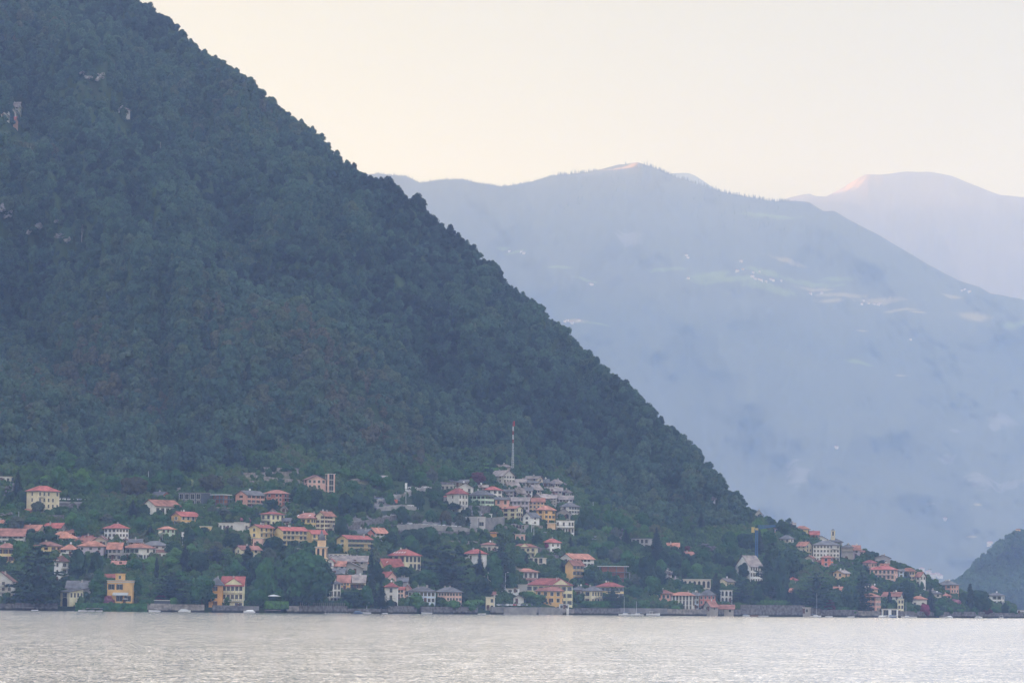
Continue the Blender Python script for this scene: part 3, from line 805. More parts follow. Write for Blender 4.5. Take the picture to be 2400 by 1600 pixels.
def house(r, x0, xc, x1, yt, ye, yb, wall, roof, kind, floors, na, nb, label, **k):
    X0, XC, X1, YT, YE, YB = rx(r, x0), rx(r, xc), rx(r, x1), ry(r, yt), ry(r, ye), ry(r, yb)
    two = (X1 - XC) > 0.08 * (XC - X0) and XC > X0 and x1 - xc > 3
    px = XC if two else (X0 + (X1 if x1 - xc > 3 else XC)) / 2
    D = ground_D(px, min(YB, shore(px) - 12)) - k.get('fwd', 0)
    kk = D / FPX
    wl, wr = (XC - X0) * kk, (X1 - XC) * kk
    if two:
        al = math.atan2(wr, 0.62 * wl) if wl > wr else math.atan2(wr * 0.62, wl)
        al = min(max(al, math.radians(14)), math.radians(76))
        A = wl / math.cos(al); B = wr / math.sin(al)
        al = min(al, math.radians(80))
    else:
        al = math.radians(RH.uniform(0.5, 4)); A = wl / math.cos(al); B = min(max(0.75 * A, 6.5), 11)
    A = max(A, 2.5); B = max(B, 2.5)
    C = pos(px, YB, D)
    e1 = np.array([math.cos(al), -math.sin(al)]); e2 = np.array([math.sin(al), math.cos(al)])
    if two: ctr = C[:2] - e1 * A / 2 + e2 * B / 2
    else: ctr = C[:2] + e2 * B / 2
    hw = (YB - YE) * kk; hr = max((YE - YT) * kk, 0.3)
    name = k.get('name', 'house')
    h = bpy.data.objects.new(name, None); COL.objects.link(h); h.empty_display_size = 1
    h.location = (ctr[0], ctr[1], C[2]); h.rotation_euler = (0, 0, -al)
    tag(h, label, k.get('cat', 'house'), k.get('group'))
    HOUSE_BOX.append((X0, YT, X1, YB, label)); HOUSE_FP.append((ctr[0], ctr[1], al, A / 2, B / 2, C[2]))
    ov = k.get('ov', 0.65)
    if kind == 'frame':
        # an unfinished block: slabs, columns and brick infill
        fh = hw / floors
        for f in range(floors + 1):
            s = MB(); s.box(-A / 2 - 0.8, A / 2 + 0.8, -B / 2 - 0.8, B / 2 + 0.8, f * fh - 0.28 - (3 if f == 0 else 0), f * fh)
            s.obj('floor_slab', concrete if f < floors else white_paint, h)
        n = max(3, int(A / 4.5))
        for i in range(n + 1):
            for y in (-B / 2 + 0.2, B / 2 - 0.2):
                c = MB(); x = -A / 2 + 0.2 + (A - 0.4) * i / n; c.box(x - 0.18, x + 0.18, y - 0.18, y + 0.18, 0, hw - 0.3); c.obj('column', concrete, h)
        c = MB(); c.box(-A / 2 + 0.6, A / 2 - 0.6, -B / 2 + 1.6, B / 2 - 0.6, 0.02, hw - 0.3); c.obj('wall', WM[wall], h)
    else:
        link('wall', wall_mesh(kind, A, B, hw, hr, WM[wall]), h)
    if kind == 'flat':
        rf = link('roof', roof_mesh('flat', A, B, 0.3, 0.25, 0.2, k.get('rmat') or trim), h, loc=(0, 0, hw))
    elif kind != 'frame':
        rf = link('roof', roof_mesh(kind, A, B, hr, ov, 0.22, RM[roof]), h, loc=(0, 0, hw))
        nch = k.get('ch', RH.choice((0, 1, 1)) + (A > 13))
        for i in range(nch):
            if kind == 'hip': cx = (RH.random() - 0.5) * A * 0.4; cyy = (RH.random() - 0.5) * B * 0.3; cz = hr * 0.8
            elif kind == 'gx': cx = (RH.random() - 0.5) * A * 0.7; cyy = -B * RH.uniform(-.1, .2); cz = hr * 0.75
            elif kind == 'gy': cx = A * RH.uniform(-.1, .2); cyy = (RH.random() - 0.5) * B * 0.7; cz = hr * 0.75
            else: cx = cyy = 0; cz = hr * 0.6
            link('chimney', chimney_mesh(), rf, loc=(cx, cyy, cz)).scale = (.7, .7, .7)
        if k.get('dish', RH.random() < 0.35):
            link('satellite_dish', dish_mesh(), rf, loc=((RH.random() - 0.5) * A * 0.5, -0.3, hr * 0.9 + 0.6), rz=RH.uniform(-0.6, 0.6))
    # windows
    if floors and kind != 'frame':
        fh = hw / floors
        shut = k.get('sh')
        st = k.get('st', 'plain')
        ww = k.get('ww', 0.95); wh = k.get('wh', min(1.55, fh * 0.55))
        g0 = k.get('g0', 0)        # first floor that has windows
        for face, n, L in (('a', na, A), ('b', nb, B)):
            if not n: continue
            for f in range(g0, floors):
                for i in range(n):
                    u = -L / 2 + L * (i + 0.5) / n
                    if RH.random() < k.get('skip', 0.06): continue
                    z = f * fh + (fh - wh) * 0.5
                    w_ = min(ww, L / n * 0.6); s_ = shut if L / n > w_ * 2.1 else None
                    if face == 'a': window(h, u, -B / 2, z, 0, w_, wh, st, s_)
                    else: window(h, A / 2, u, z, math.pi / 2, w_, wh, st, s_)
    if floors and floors > 0 and k.get('door', na > 0) and kind not in ('frame',):
        d = MB(); d.box(-0.55, 0.55, -0.06, 0.06, 0, 2.2); d.obj('door', SHUT['brown'], h, loc=(-A / 2 + A * RH.uniform(0.2, 0.8), -B / 2, 0.02))
    for (face, z, u0, u1) in k.get('bal', ()):      # z in floors, u as fractions of the face
        L = A if face == 'a' else B
        zz = z * hw / max(floors, 1)
        b_ = MB(); b_.box(L * (u0 - 0.5), L * (u1 - 0.5), -1.1, 0.0, -0.12, 0.06)
        o = b_.obj('balcony', trim, h, loc=(0, -B / 2, zz) if face == 'a' else (A / 2, 0, zz), rz=0 if face == 'a' else math.pi / 2)
        q = MB(); q.box(L * (u0 - 0.5), L * (u1 - 0.5), -1.1, -1.05, 0.95, 1.03)
        n = max(2, int(L * (u1 - u0) / 0.7))
        for i in range(n + 1):
            x = L * (u0 - 0.5 + (u1 - u0) * i / n); q.box(x - 0.03, x + 0.03, -1.1, -1.05, 0.06, 0.95)
        q.obj('railing', SHUT['brown'] if k.get('wood') else iron, o)
    for (u, w_, hh) in k.get('arches', ()):
        P = arch_pts(w_, hh); n = len(P); q = MB()
        q.add([(x, -0.04, z) for x, z in P] + [(x, 0.2, z) for x, z in P], [tuple(range(n))] + [(i, i + n, (i + 1) % n + n, (i + 1) % n) for i in range(n)])
        q.obj('archway', glass, h, loc=(A * (u - 0.5), -B / 2, -0.6))
    if 'gablet' in k:            # a small gable standing in the front slope
        u, w_ = k['gablet']; q = MB(); hh = w_ * 0.32
        V = [(-w_ / 2, -0.3, -0.1), (w_ / 2, -0.3, -0.1), (0, -0.3, hh), (0, 3.2, hh), (-w_ / 2, 3.2, 0), (w_ / 2, 3.2, 0)]
        q.add(V, [(0, 1, 2)], 0); q.add([(x * 1.12, y - 0.3 if y < 0 else y, z + 0.12) for x, y, z in V], [(0, 2, 3, 4), (2, 1, 5, 3)], 1)
        q.obj('gable', [WM[wall], RM[roof]], h, loc=(A * (u - 0.5), -B / 2, hw))
    if 'awning' in k:
        u, w_, zf = k['awning']; q = MB(); q.add([(-w_ / 2, -0.05, 0.9), (w_ / 2, -0.05, 0.9), (w_ / 2, -1.7, 0), (-w_ / 2, -1.7, 0), (w_ / 2, -1.7, -0.25), (-w_ / 2, -1.7, -0.25)], [(0, 1, 2, 3), (3, 2, 4, 5)])
        q.obj('awning', awn if not k.get('awc') else cream_cloth, h, loc=(A * (u - 0.5), -B / 2, zf * hw))
    if k.get('skyl'):
        for i in range(k['skyl']):
            q = MB(); x = A * (-0.3 + 0.6 * i / max(1, k['skyl'] - 1)); s = hr / (B / 2 + ov); y = -B * 0.3; z = (B / 2 + ov + y) * s
            q.add([(x - .35, y - .5, z - .5 * s + .05), (x + .35, y - .5, z - .5 * s + .05), (x + .35, y + .5, z + .5 * s + .05), (x - .35, y + .5, z + .5 * s + .05)], [(0, 1, 2, 3)])
            q.obj('skylight', white_paint, rf)
    if 'band' in k:
        q = MB(); z = k['band'] * hw; q.box(-A / 2 - 0.08, A / 2 + 0.08, -B / 2 - 0.08, B / 2 + 0.08, z, z + 0.3); q.obj('cornice', trim, h)
    if 'attic' in k:
        u, w_, hh = k['attic']; q = MB(); q.box(-w_ / 2, w_ / 2, 0, 2.5, 0.3, hh); q.box(-w_ / 2 - 0.2, w_ / 2 + 0.2, -0.2, 2.7, hh, hh + 0.25); at = q.obj('attic', WM[wall], h, loc=(A * (u - 0.5), -B / 2 + 0.1, hw))
        window(at, 0, 0, 0.8, 0, 0.8, 1.3, 'plain')
    return h
# ------------------------------------------------------------------ the houses, one line each (places read off enlargements of the photograph)
H = house
# lakefront and slope at the western end
H('A',245,372,560,240,295,535,'cream','red','hip',4,1,5,'tall cream apartment house with a red hip roof, standing alone above a grey wall', bal=[('b',1,.05,.3),('b',2,.05,.3),('b',3,.05,.3)], ww=.8, dish=False)
H('A',-60,30,62,580,605,662,'ochre','orange','gx',1,2,1,'small ochre house with an orange roof cut off by the picture edge', dish=False)
H('A',-40,235,236,665,735,815,'offwhite','rose','gx',2,5,0,'long low off-white house with a brownish rose roof and a satellite dish at its end', sh='grey')
H('A',190,378,440,628,680,725,'beige','orange','gx',1,2,0,'beige gabled house under an orange roof, between the rose roof and the red roof')
H('A',425,600,645,612,655,705,'offwhite','red','gx',1,3,0,'off-white gabled house with a bright red roof above the dark garden trees')
H('A',650,735,736,645,685,725,'grey','stoneroof','gy',1,0,0,'small pale grey gable house with no windows behind the orange hip roof', dish=False)
H('A',640,770,771,672,712,765,'white','orange','hip',1,2,0,'small white house with an orange hip roof just right of the red-roofed gable')
H('A',450,620,752,693,765,838,'white','orange','hip',2,0,5,'white house with a large orange hip roof and five upright windows')
H('A',760,950,951,752,800,838,'beige','rose','gx',1,3,0,'beige house with a rose-brown ridge roof left of the brown gable')
H('A',915,1070,1071,738,788,850,'beige','brown','gy',1,2,0,'beige house with a shallow brown front gable below the white villa')
H('A',770,1028,1029,790,845,940,'lilac','orange','hip',2,3,0,'greyish lilac house with an orange hip roof above two dark round trees')
H('A',602,760,761,820,878,948,'white','orange','hip',2,3,0,'white house with tall dark windows and an orange roof beside the yellow one', sh='dark')
H('A',310,500,600,795,842,940,'yellow','brown','hip',2,2,2,'yellow house with a brown hip roof peeping over the great cedar', sh='brown')
H('A',-30,138,139,812,862,1002,'yellow','rose','hip',2,3,0,'yellow house with a rose roof and closed pale shutters at the picture edge', sh='brown')
H('A',1010,1150,1265,618,665,805,'white','red','hip',3,3,4,'square white villa with a low red hip roof and dark shutters', sh='dark', ww=.8)
H('A',1185,1290,1291,765,800,835,'offwhite','brown','gy',1,1,0,'tiny off-white gable with brown eaves in front of the square white villa', dish=False)
H('A',1068,1200,1201,805,865,985,'grey','orange','gx',2,3,0,'grey house with an iron balcony under an orange roof', bal=[('a',1,.05,.95)])
H('A',1185,1420,1528,815,862,980,'offwhite','orange','hip',2,5,4,'long pale house with an orange hip roof, green shutters and a balcony', sh='green', bal=[('a',1,.5,.85)])
H('A',1280,1400,1401,768,800,850,'stone','slate','gx',1,2,0,'low stone house with a slate roof above the long pale house')
H('A',1395,1655,1656,790,838,900,'offwhite','slate','hip',2,4,0,'off-white house with a broad slate hip roof below the mint one')
H('B',295,372,455,645,675,800,'mint','orange','hip',3,2,2,'mint green house with an orange roof and a small cream awning', awning=(.5,1.6,.7), awc=1, bal=[('a',1,.1,.9)])
H('A',520,600,668,935,995,1200,'white','brown','hip',3,1,1,'tall white villa with a brown roof and stacked balconies beside the great cedar', bal=[('b',1,.05,.95),('b',2,.05,.95)], ww=1.4, gablet=(.6,4))
H('A',-120,122,123,1095,1185,1355,'offwhite','brown','gy',3,4,0,'alpine style house with a wide brown gable and two dark wooden balconies', bal=[('a',1,.3,.98),('a',2,.4,.85)], wood=1, dish=False)
H('A',588,690,804,1262,1295,1440,'paleyellow','slate','shed',2,1,4,'pale yellow boathouse with two dark arches at the water', sh='dark', g0=1, arches=((.5,2.4,4.2),), door=False, ch=0, dish=False)
H('A',660,890,891,1185,1250,1330,'stone','slate','gx',1,3,0,'stone building with a wide slate roof behind the pale yellow boathouse')
H('A',1062,1308,1309,1183,1190,1420,'ochre','rose','flat',2,3,0,'ochre lakeside villa with a parapet, dark shutters and a grey awning', sh='dark', ww=1.3, wh=2.1, band=.93, attic=(.5,3.4,2.6), awning=(.55,6,.4))
H('A',1040,1160,1161,1118,1150,1215,'cream','red','gx',1,1,0,'cream house whose red roof shows over the ochre parapet villa', dish=False)
H('A',1108,1250,1251,988,1020,1052,'beige','rose','gx',1,2,0,'low beige outbuilding with a rose roof among dark garden trees', dish=False)
H('B',290,380,381,905,915,975,'white','rose','flat',1,2,0,'small white flat-roofed house at the end of the pale long house')
H('B',262,410,411,1380,1385,1440,'darkgrey','slate','flat',1,0,0,'dark grey flat boathouse shed behind the pale lake wall', door=False)
H('A',-40,105,106,148,158,215,'offwhite','slate','flat',1,3,0,'pale modern terrace house high in the trees at the picture edge')
H('A',248,318,319,470,490,525,'brick','orange','gx',1,0,0,'little brick hut with an orange roof below the tall cream apartment house', ch=0, dish=False, door=False)
# terrace above the western slope
H('B',205,330,420,300,340,388,'brick','slate','gx',1,1,2,'brick red house with a sloping slate roof above the white workshop')
H('B',125,270,492,378,435,540,'offwhite','orange','gy',1,1,5,'long off-white workshop with a low orange roof and five big windows', ww=1.8, wh=2, ch=0)
H('B',488,725,800,308,318,452,'darkgrey','slate','flat',2,4,0,'modern dark grey flat-roofed villa with pale blinds', ww=2.6, wh=2.2, rmat=concrete)
H('B',808,950,1000,325,330,462,'brick','slate','frame',3,0,0,'unfinished building of open concrete floors next to the modern dark grey villa')
H('B',1058,1180,1342,288,330,462,'salmon','slate','gy',3,1,4,'salmon house with a grey slate roof and a long balcony', bal=[('b',1,.02,.98)], sh='brown')
H('B',1342,1532,1588,283,322,445,'red','rose','hip',3,5,1,'brick red apartment house with a rose hip roof and balconies', bal=[('b',1,.05,.95),('b',2,.05,.95)], ww=1.1)
H('B',418,525,702,497,540,645,'ochre','red','gy',2,1,4,'ochre cottage with steep red gables and white shutters', sh='white', bal=[('a',1,0,1)], gablet=(.5,3))
H('B',712,815,816,640,650,745,'yellow','slate','flat',1,1,0,'low yellow garage with a flat grey roof beside a dark hedge')
H('B',900,1195,1196,612,618,700,'offwhite','rose','flat',1,8,0,'long low pinkish white house with a row of small windows and flowers on its roof', ww=.8)
H('B',1055,1150,1151,608,612,720,'offwhite','rose','flat',1,0,0,'blank pinkish white block in front of the long low house', door=False)
H('B',1312,1420,1542,500,525,655,'paleyellow','red','hip',2,2,3,'pale yellow house with a thin red hip roof and an open terrace', bal=[('a',1,0,1)], ww=1.2)
H('B',1195,1302,1430,627,655,815,'yellow','red','gy',3,1,3,'yellow stepped terrace house with a red roof, the one farther left', bal=[('b',1,.1,.98),('b',2,.1,.98)])
H('C',168,262,498,648,685,835,'yellow','red','gy',3,0,6,'wide yellow terrace house with rows of balconies under a red roof', bal=[('b',1,.05,.98),('b',2,.05,.98)], ww=1.2)
H('C',492,555,690,680,715,835,'yellow','red','gy',2,0,3,'low yellow terrace house with a red roof left of the bell tower', bal=[('b',1,.05,.98)])
H('B',1238,1326,1327,765,770,860,'pink','rose','flat',1,1,0,'small pink flat-roofed block under the yellow stepped terrace house')
H('B',1050,1130,1305,835,872,965,'cream','rose','gy',2,1,2,'cream cottage with two rose-grey gables among dark trees')
H('B',800,930,931,1150,1230,1450,'orange','slate','hip',3,1,0,'bright orange lakeside house with a slate roof and dark windows', ww=.9, skip=0, g0=0, sh='brown')
H('B',932,1138,1139,1143,1225,1470,'paleyellow','red','gx',3,5,0,'pale yellow lakeside palazzo with a red roof, front gable and shuttered balconies', sh='grey', gablet=(.55,7), bal=[('a',2,.05,.28),('a',2,.4,.6),('a',2,.75,.98),('a',1,.3,.95)], band=.33)
# the middle of the village
H('C',468,512,688,135,178,275,'pink','brown','gx',2,1,4,'pink hillside house with a dark brown roof and brown shutters', sh='brown', ww=1.0)
H('C',690,710,780,122,130,352,'pink','orange','flat',4,1,1,'narrow pink tower wing with open loggias', ww=2.2, wh=2.6, skip=0, door=False)
H('C',338,545,672,508,566,675,'yellow','rose','hip',2,4,6,'big yellow house with a rose roof and two skylights', sh='brown', ww=.8, skyl=2)
H('C',588,680,775,495,537,745,'cream','orange','gy',5,2,4,'tall cream house of five storeys with orange roof and narrow balconies', sh='brown', ww=.8, bal=[('b',1,.4,.7),('b',2,.4,.7),('b',3,.4,.7)])
H('C',792,912,1140,732,768,905,'yellow','red','gy',3,1,6,'bright yellow house with a red roof, long balconies and green doors', bal=[('b',1,0,1),('b',2,0,1)], sh='green', awning=(.5,2,.5))
H('C',938,1090,1170,672,715,775,'red','slate','gx',1,2,2,'dark red gabled house with a slate roof behind the bright yellow one')
H('C',1100,1190,1302,657,705,790,'white','orange','gy',2,1,3,'white house with an orange roof at the foot of the hairpin road', sh='green')
H('C',1298,1480,1632,872,938,1082,'cream','red','hip',2,3,4,'cream villa with a broad red hip roof and a line of skylights', ww=1.1, wh=2.2, skyl=5, sh='brown')
H('C',1205,1275,1455,965,1035,1088,'yellow','red','gy',1,1,3,'low yellow house with a red gable roof in front of the cream villa', skyl=3)
H('C',918,1000,1100,950,1000,1045,'yellow','orange','gy',1,1,1,'yellow gabled house with an orange roof near the tall narrow spruce')
H('C',705,770,771,965,992,1062,'white','red','gy',1,1,0,'narrow white gable house with a red roof touching the bell tower', dish=False)
H('C',718,880,881,990,1035,1085,'white','orange','gx',1,3,0,'white house with an orange roof right of the bell tower')
H('C',715,1098,1099,935,992,1030,'stone','stoneroof','gx',1,4,0,'long stone building with a wide grey stone-slab roof', dish=False)
H('C',822,1045,1046,1003,1052,1118,'grey','stoneroof','gy',1,1,0,'plain grey church with a low broad gable', name='church', cat='church', dish=False, ch=0)
H('C',712,872,873,1062,1110,1140,'stone','slate','gx',1,2,0,'stone house with a dark slate roof below the grey church gable', dish=False)
H('C',812,926,927,1130,1195,1290,'ochre','rose','gx',2,4,0,'deep ochre terraced house with small square windows under a slate and rose roof', ww=.8)
H('C',927,1076,1077,1128,1196,1290,'cream','stoneroof','gx',1,3,0,'cream terraced house with a grey slab roof joined to the deep ochre house', sh='brown')
H('C',692,732,836,1185,1215,1420,'offwhite','slate','hip',3,1,3,'tall pinkish white lakeside house with a slate roof and a columned balcony', sh='grey', bal=[('b',1,.1,.9)], wh=1.9)
H('C',1178,1310,1390,1095,1142,1220,'pink','red','gx',1,2,1,'pale pink house with a red gable roof and white bands')
H('C',1398,1500,1501,1150,1190,1235,'grey','slate','gx',1,1,0,'small grey house with a slate roof and a tall white chimney', ch=2)
H('C',1275,1402,1403,1200,1250,1455,'offwhite','red','hip',3,1,0,'tall pinkish grey lakeside house with a red roof and two arches at its foot', arches=((.25,2.2,3.2),(.8,2.2,3.2)), g0=1, bal=[('a',1,.2,.9)])
H('C',1405,1462,1463,1245,1272,1395,'pink','red','gx',3,2,0,'slim pink house with a red roof joined to the tall lakeside one', ww=.7, dish=False)
H('C',1455,1545,1546,1228,1270,1345,'pink','red','gy',1,1,0,'little pink house with a red gable behind the grey long roof', dish=False)
H('D',240,505,506,1243,1292,1410,'blue','slate','hip',2,7,0,'pale blue lakeside house with a grey slate hip roof', skip=.1, ch=3)
H('D',508,706,768,1252,1300,1440,'pink','slate','hip',3,7,2,'pale pink lakeside house joined to the pale blue one', sh='grey', ch=2)
H('D',790,930,1018,872,920,1068,'white','red','hip',2,1,1,'white house with a red hip roof half hidden by a spruce', dish=False)
H('D',962,1130,1131,805,830,915,'beige','rose','hip',1,3,0,'beige house with a flat rose roof behind the tall sparse cedar')
H('D',1268,1500,1530,820,856,960,'paleyellow','rose','hip',2,5,1,'pale yellow villa with verandas and a centre gable above the terrace block', gablet=(.55,5), bal=[('a',1,0,1)])
H('D',1438,1580,1612,958,964,1070,'beige','rose','flat',2,3,0,'beige terrace block with six big square openings', ww=2.4, wh=2.4, skip=0, door=False)
H('D',1292,1525,1526,1063,1100,1168,'offwhite','orange','hip',1,5,0,'off-white house with an orange hip roof and five tall windows', wh=2.0, ov=1.0)
H('D',1325,1500,1520,1160,1176,1230,'offwhite','brown','gx',1,2,0,'plain off-white shed with a thin brown roof edge', ch=0, dish=False)
H('D',1330,1412,1413,1226,1230,1320,'grey','slate','flat',1,0,0,'plain grey concrete shed left of the big yellow lakeside house', door=False)
H('D',1285,1382,1383,1328,1352,1415,'offwhite','slate','gy',1,1,0,'small pale garage with a grey gable by the promenade', dish=False, ch=0)
H('D',1168,1335,1336,1262,1268,1305,'white','slate','flat',1,3,0,'white flat-roofed veranda with slim posts', ww=1.6)
H('D',1010,1092,1093,1348,1352,1480,'cream','slate','flat',2,2,0,'cream waterfront house with a flat terrace roof near the jetty')
H('E',145,598,599,1162,1232,1440,'paleyellow','red','hip',3,8,0,'biggest lakeside house, pale yellow with a broad red hip roof and a small pediment', sh='grey', gablet=(.75,8), ch=2, band=.97, fwd=-9)
H('E',238,490,514,1245,1290,1415,'ochre','rose','hip',2,4,1,'ochre house with a rose hip roof standing in front of the biggest pale yellow house', ww=1.1, fwd=8)
H('E',468,565,566,1415,1422,1470,'white','slate','flat',1,2,0,'small white pavilion at the promenade edge', fwd=3)
# the old upper hamlet
H('Z',350,640,664,935,980,1100,'beige','stoneroof','hip',2,2,1,'topmost beige house of the old hamlet under a stone hip roof', dish=True)
H('Z',330,545,722,1025,1110,1290,'offwhite','stoneroof','gx',3,2,4,'large whitish gabled house beside the lattice mast')
H('Z',548,622,800,1208,1275,1335,'beige','stoneroof','gy',1,1,2,'beige stone-roofed house just below the large whitish gable')
H('Z',735,900,901,1168,1215,1300,'stone','stoneroof','gx',1,3,0,'dark stone house with a slab roof at the foot of the mast', dish=False)
H('Z',875,1092,1172,1118,1155,1300,'beige','stoneroof','gx',2,2,1,'beige house with a long slab roof, highest on the mountain side of the mast')
H('Z',905,1100,1101,1188,1225,1300,'stone','slate','gx',1,3,0,'stone house with a slate roof in front of the beige slab-roofed one')
H('Z',1178,1262,1263,1168,1225,1310,'lilac','slate','gx',1,2,0,'greyish lilac house with a slate roof between two beige ones')
H('Z',1262,1372,1520,1172,1250,1340,'offwhite','stoneroof','hip',2,1,4,'off-white house with a spreading stone hip roof at the forest edge', ov=1)
H('Z',930,1050,1168,1262,1335,1400,'beige','stoneroof','gy',1,1,3,'beige house with a pale slab roof and a wide left gable')
H('Z',1185,1480,1481,1300,1355,1410,'stone','stoneroof','gx',1,5,0,'long stone row house in the middle of the old hamlet')
H('Z',1300,1395,1396,1372,1405,1440,'salmon','orange','shed',1,1,0,'little salmon house with an orange lean-to roof amid grey roofs', ch=0, dish=False)
H('Z',1482,1560,1628,1335,1385,1465,'white','stoneroof','hip',1,1,2,'white house with big dark openings at the forest end of the old hamlet', ww=1.3)
H('Z',702,765,892,1310,1375,1475,'beige','stoneroof','gy',2,1,2,'beige gable house with paired windows in the middle of the old hamlet')
H('Z',892,994,995,1300,1352,1475,'offwhite','slate','gx',2,2,0,'tall whitish house with a dark slate roof beside the paired-window gable')
H('Z',530,700,701,1330,1362,1470,'lilac','slate','gx',2,3,0,'greyish lilac house with a railing under a slate roof', bal=[('a',1,.1,.9)])
H('Z',232,372,520,1285,1345,1490,'offwhite','red','hip',2,1,2,'off-white house with a bright red hip roof in the middle of grey roofs', sh='dark')
H('Z',125,285,286,1258,1300,1360,'stone','stoneroof','gx',1,2,0,'stone house with a slab roof left of the bright red hip roof')
H('D',730,885,886,215,258,322,'offwhite','stoneroof','gy',1,2,0,'pale house with a wide stone gable above the red pyramid roof')
H('D',655,830,831,180,205,260,'stone','slate','gx',1,2,0,'dark stone barn with a slate roof at the top of the road', dish=False)
H('D',745,830,831,182,205,235,'brick','orange','gx',1,0,0,'small brick outhouse with an orange roof at the top of the road', door=False, dish=False, ch=0)
H('D',620,740,832,265,325,500,'offwhite','red','hip',3,1,3,'off-white tower house with a steep red pyramid roof', ww=.8, bal=[('b',1,.3,.7)])
H('D',592,735,736,340,356,405,'stone','red','shed',1,2,0,'stone veranda with a red lean-to roof against the tower house', ch=0, dish=False)
H('D',836,1003,1092,287,336,480,'mint','slate','hip',3,4,3,'mint green house with a slate roof and small balcony', sh='green', bal=[('a',1,.3,.5)])
H('D',1102,1238,1239,355,378,505,'salmon','slate','gx',2,2,0,'salmon pink house with a flat slate roof in the old hamlet')
H('D',1242,1436,1437,355,392,490,'lilac','stoneroof','gx',2,5,0,'wide greyish lilac house between the salmon and the peach ones', bal=[('a',.8,.7,.95)])
H('E',168,318,319,360,400,512,'peach','orange','gx',3,4,0,'peach house with a light orange roof beside the greyish lilac one', ww=.8)
H('D',1175,1310,1378,442,466,598,'paleyellow','rose','gx',3,2,3,'pale yellow house with a rose roof and brown balconies', sh='brown', bal=[('b',1,.1,.8),('b',2,.1,.8)], wood=1)
H('E',242,322,430,437,485,620,'ochre','orange','hip',3,1,3,'bright ochre cube of a house with an orange hip roof', sh='dark', ww=.9)
H('E',108,185,272,505,545,672,'white','slate','gy',3,1,1,'white house with rounded gables and a veranda left of the ochre cube', ww=1.3, bal=[('a',1,.1,.9)])
H('E',442,578,579,470,512,582,'stone','stoneroof','gy',1,2,0,'rough stone house with an arched loggia', st='arch', ww=1.8, wh=2.2)
H('E',482,562,672,410,450,558,'offwhite','slate','hip',3,1,4,'pale grey house with a slate hip roof at the forest end of the hamlet', sh='grey', ww=.7)
H('Z',978,1180,1330,1400,1472,1570,'stone','stoneroof','gy',2,1,5,'stone house with a rounded wide gable and a row of small dark windows')
H('Z',1382,1648,1649,1430,1490,1600,'grey','stoneroof','gx',2,5,0,'long grey house with white balcony rails near the forest', bal=[('a',1,.3,.75)])
H('Z',1200,1385,1386,1415,1470,1590,'grey','stoneroof','gx',3,4,0,'tall grey terraced house behind the bright ochre cube', ww=.8)
H('E',440,615,616,588,594,722,'white','slate','flat',2,6,0,'white restaurant with two rows of windows and a terrace', ww=1.2, bal=[('a',1,0,1)])
H('E',348,432,433,612,618,702,'peach','slate','flat',1,0,0,'blank peach and white block beside the white restaurant', door=False)
H('E',312,380,482,768,808,905,'white','red','hip',2,1,2,'white cottage with a red hip roof and red climbing flowers', st='arch')
H('D',800,925,1005,550,556,690,'grey','slate','flat',1,0,1,'plain grey sports building with one dark opening', ww=3.5, wh=1.8, door=False, skip=0)
H('D',958,1068,1069,520,526,560,'white','slate','flat',1,4,0,'low white changing hut beside the green court')
H('D',1038,1118,1119,700,712,750,'orange','orange','shed',1,0,0,'small bright orange hut on the slope', door=False, ch=0, dish=False)
# below the wood, towards the point
H('E',468,602,818,915,965,1085,'white','orange','gy',3,1,6,'long white house with an orange roof and a stack of balconies at its end', sh='dark', ww=.8)
H('E',528,602,712,980,1026,1200,'ochre','rose','gy',3,0,3,'ochre house of three storeys with iron balconies in front of the long white one', sh='grey', bal=[('b',1,.1,.9),('b',2,.1,.9)])
H('E',868,1120,1142,1035,1042,1215,'brick','slate','frame',3,0,0,'unfinished flat-roofed block of concrete decks and brick')
H('E',835,1108,1109,1203,1246,1360,'yellow','red','hip',2,6,0,'yellow house with a red hip roof behind a spreading cedar', sh='grey')
H('E',708,790,900,1242,1286,1420,'cream','slate','hip',2,1,4,'cream house with a slate roof, arched door and dark balcony', sh='dark', bal=[('b',1,.3,.8)])
H('E',592,732,733,1240,1276,1345,'lilac','slate','hip',1,3,0,'greyish lilac house with a slate roof next to the biggest lakeside house')
H('E',1188,1356,1395,765,772,870,'grey','slate','flat',2,4,0,'modern concrete house with a deep roof terrace on the wooded slope', ww=2, wh=1.8, rmat=concrete)
H('E',1542,1655,1656,808,846,880,'beige','orange','gx',1,1,0,'lonely beige cottage with a bright orange roof high in the wood', dish=False)
H('F',112,368,420,1210,1256,1400,'salmon','rose','hip',2,5,1,'salmon red lakeside house with white shutters above dark arches', sh='white', g0=1)
H('F',358,640,715,1237,1280,1462,'offwhite','orange','hip',3,7,2,'off-white lakeside house with an orange roof and rows of tall windows', ww=.9, wh=2.2, sh='brown')
H('F',652,718,719,1240,1276,1450,'blue','slate','gx',3,2,0,'narrow bluish white house with glazed balconies', bal=[('a',1,0,1),('a',2,0,1)], fwd=2)
H('F',728,922,923,1210,1276,1452,'red','slate','hip',3,4,0,'brick red lakeside house with a slate hip roof', ww=.9)
H('F',782,862,962,1345,1402,1472,'stone','rose','gy',1,1,1,'squat stone boathouse with a rounded rose roof', fwd=6)
H('F',968,1145,1146,1390,1436,1496,'stone','rose','gx',1,2,0,'low stone waterfront house with a rose roof', fwd=4)
H('F',528,865,866,1078,1084,1200,'beige','slate','flat',1,6,0,'long beige garden building with dark arched openings', st='arch', ww=1.6, wh=3)
H('F',960,1060,1165,1066,1100,1198,'cream','stoneroof','gy',1,1,3,'cream garden house with a small rounded gable', st='arch')
H('F',988,1130,1131,1212,1218,1372,'white','slate','flat',2,3,0,'white arcaded villa between the cypress and the dark cedars', st='arch', ww=1.3, wh=2.2)
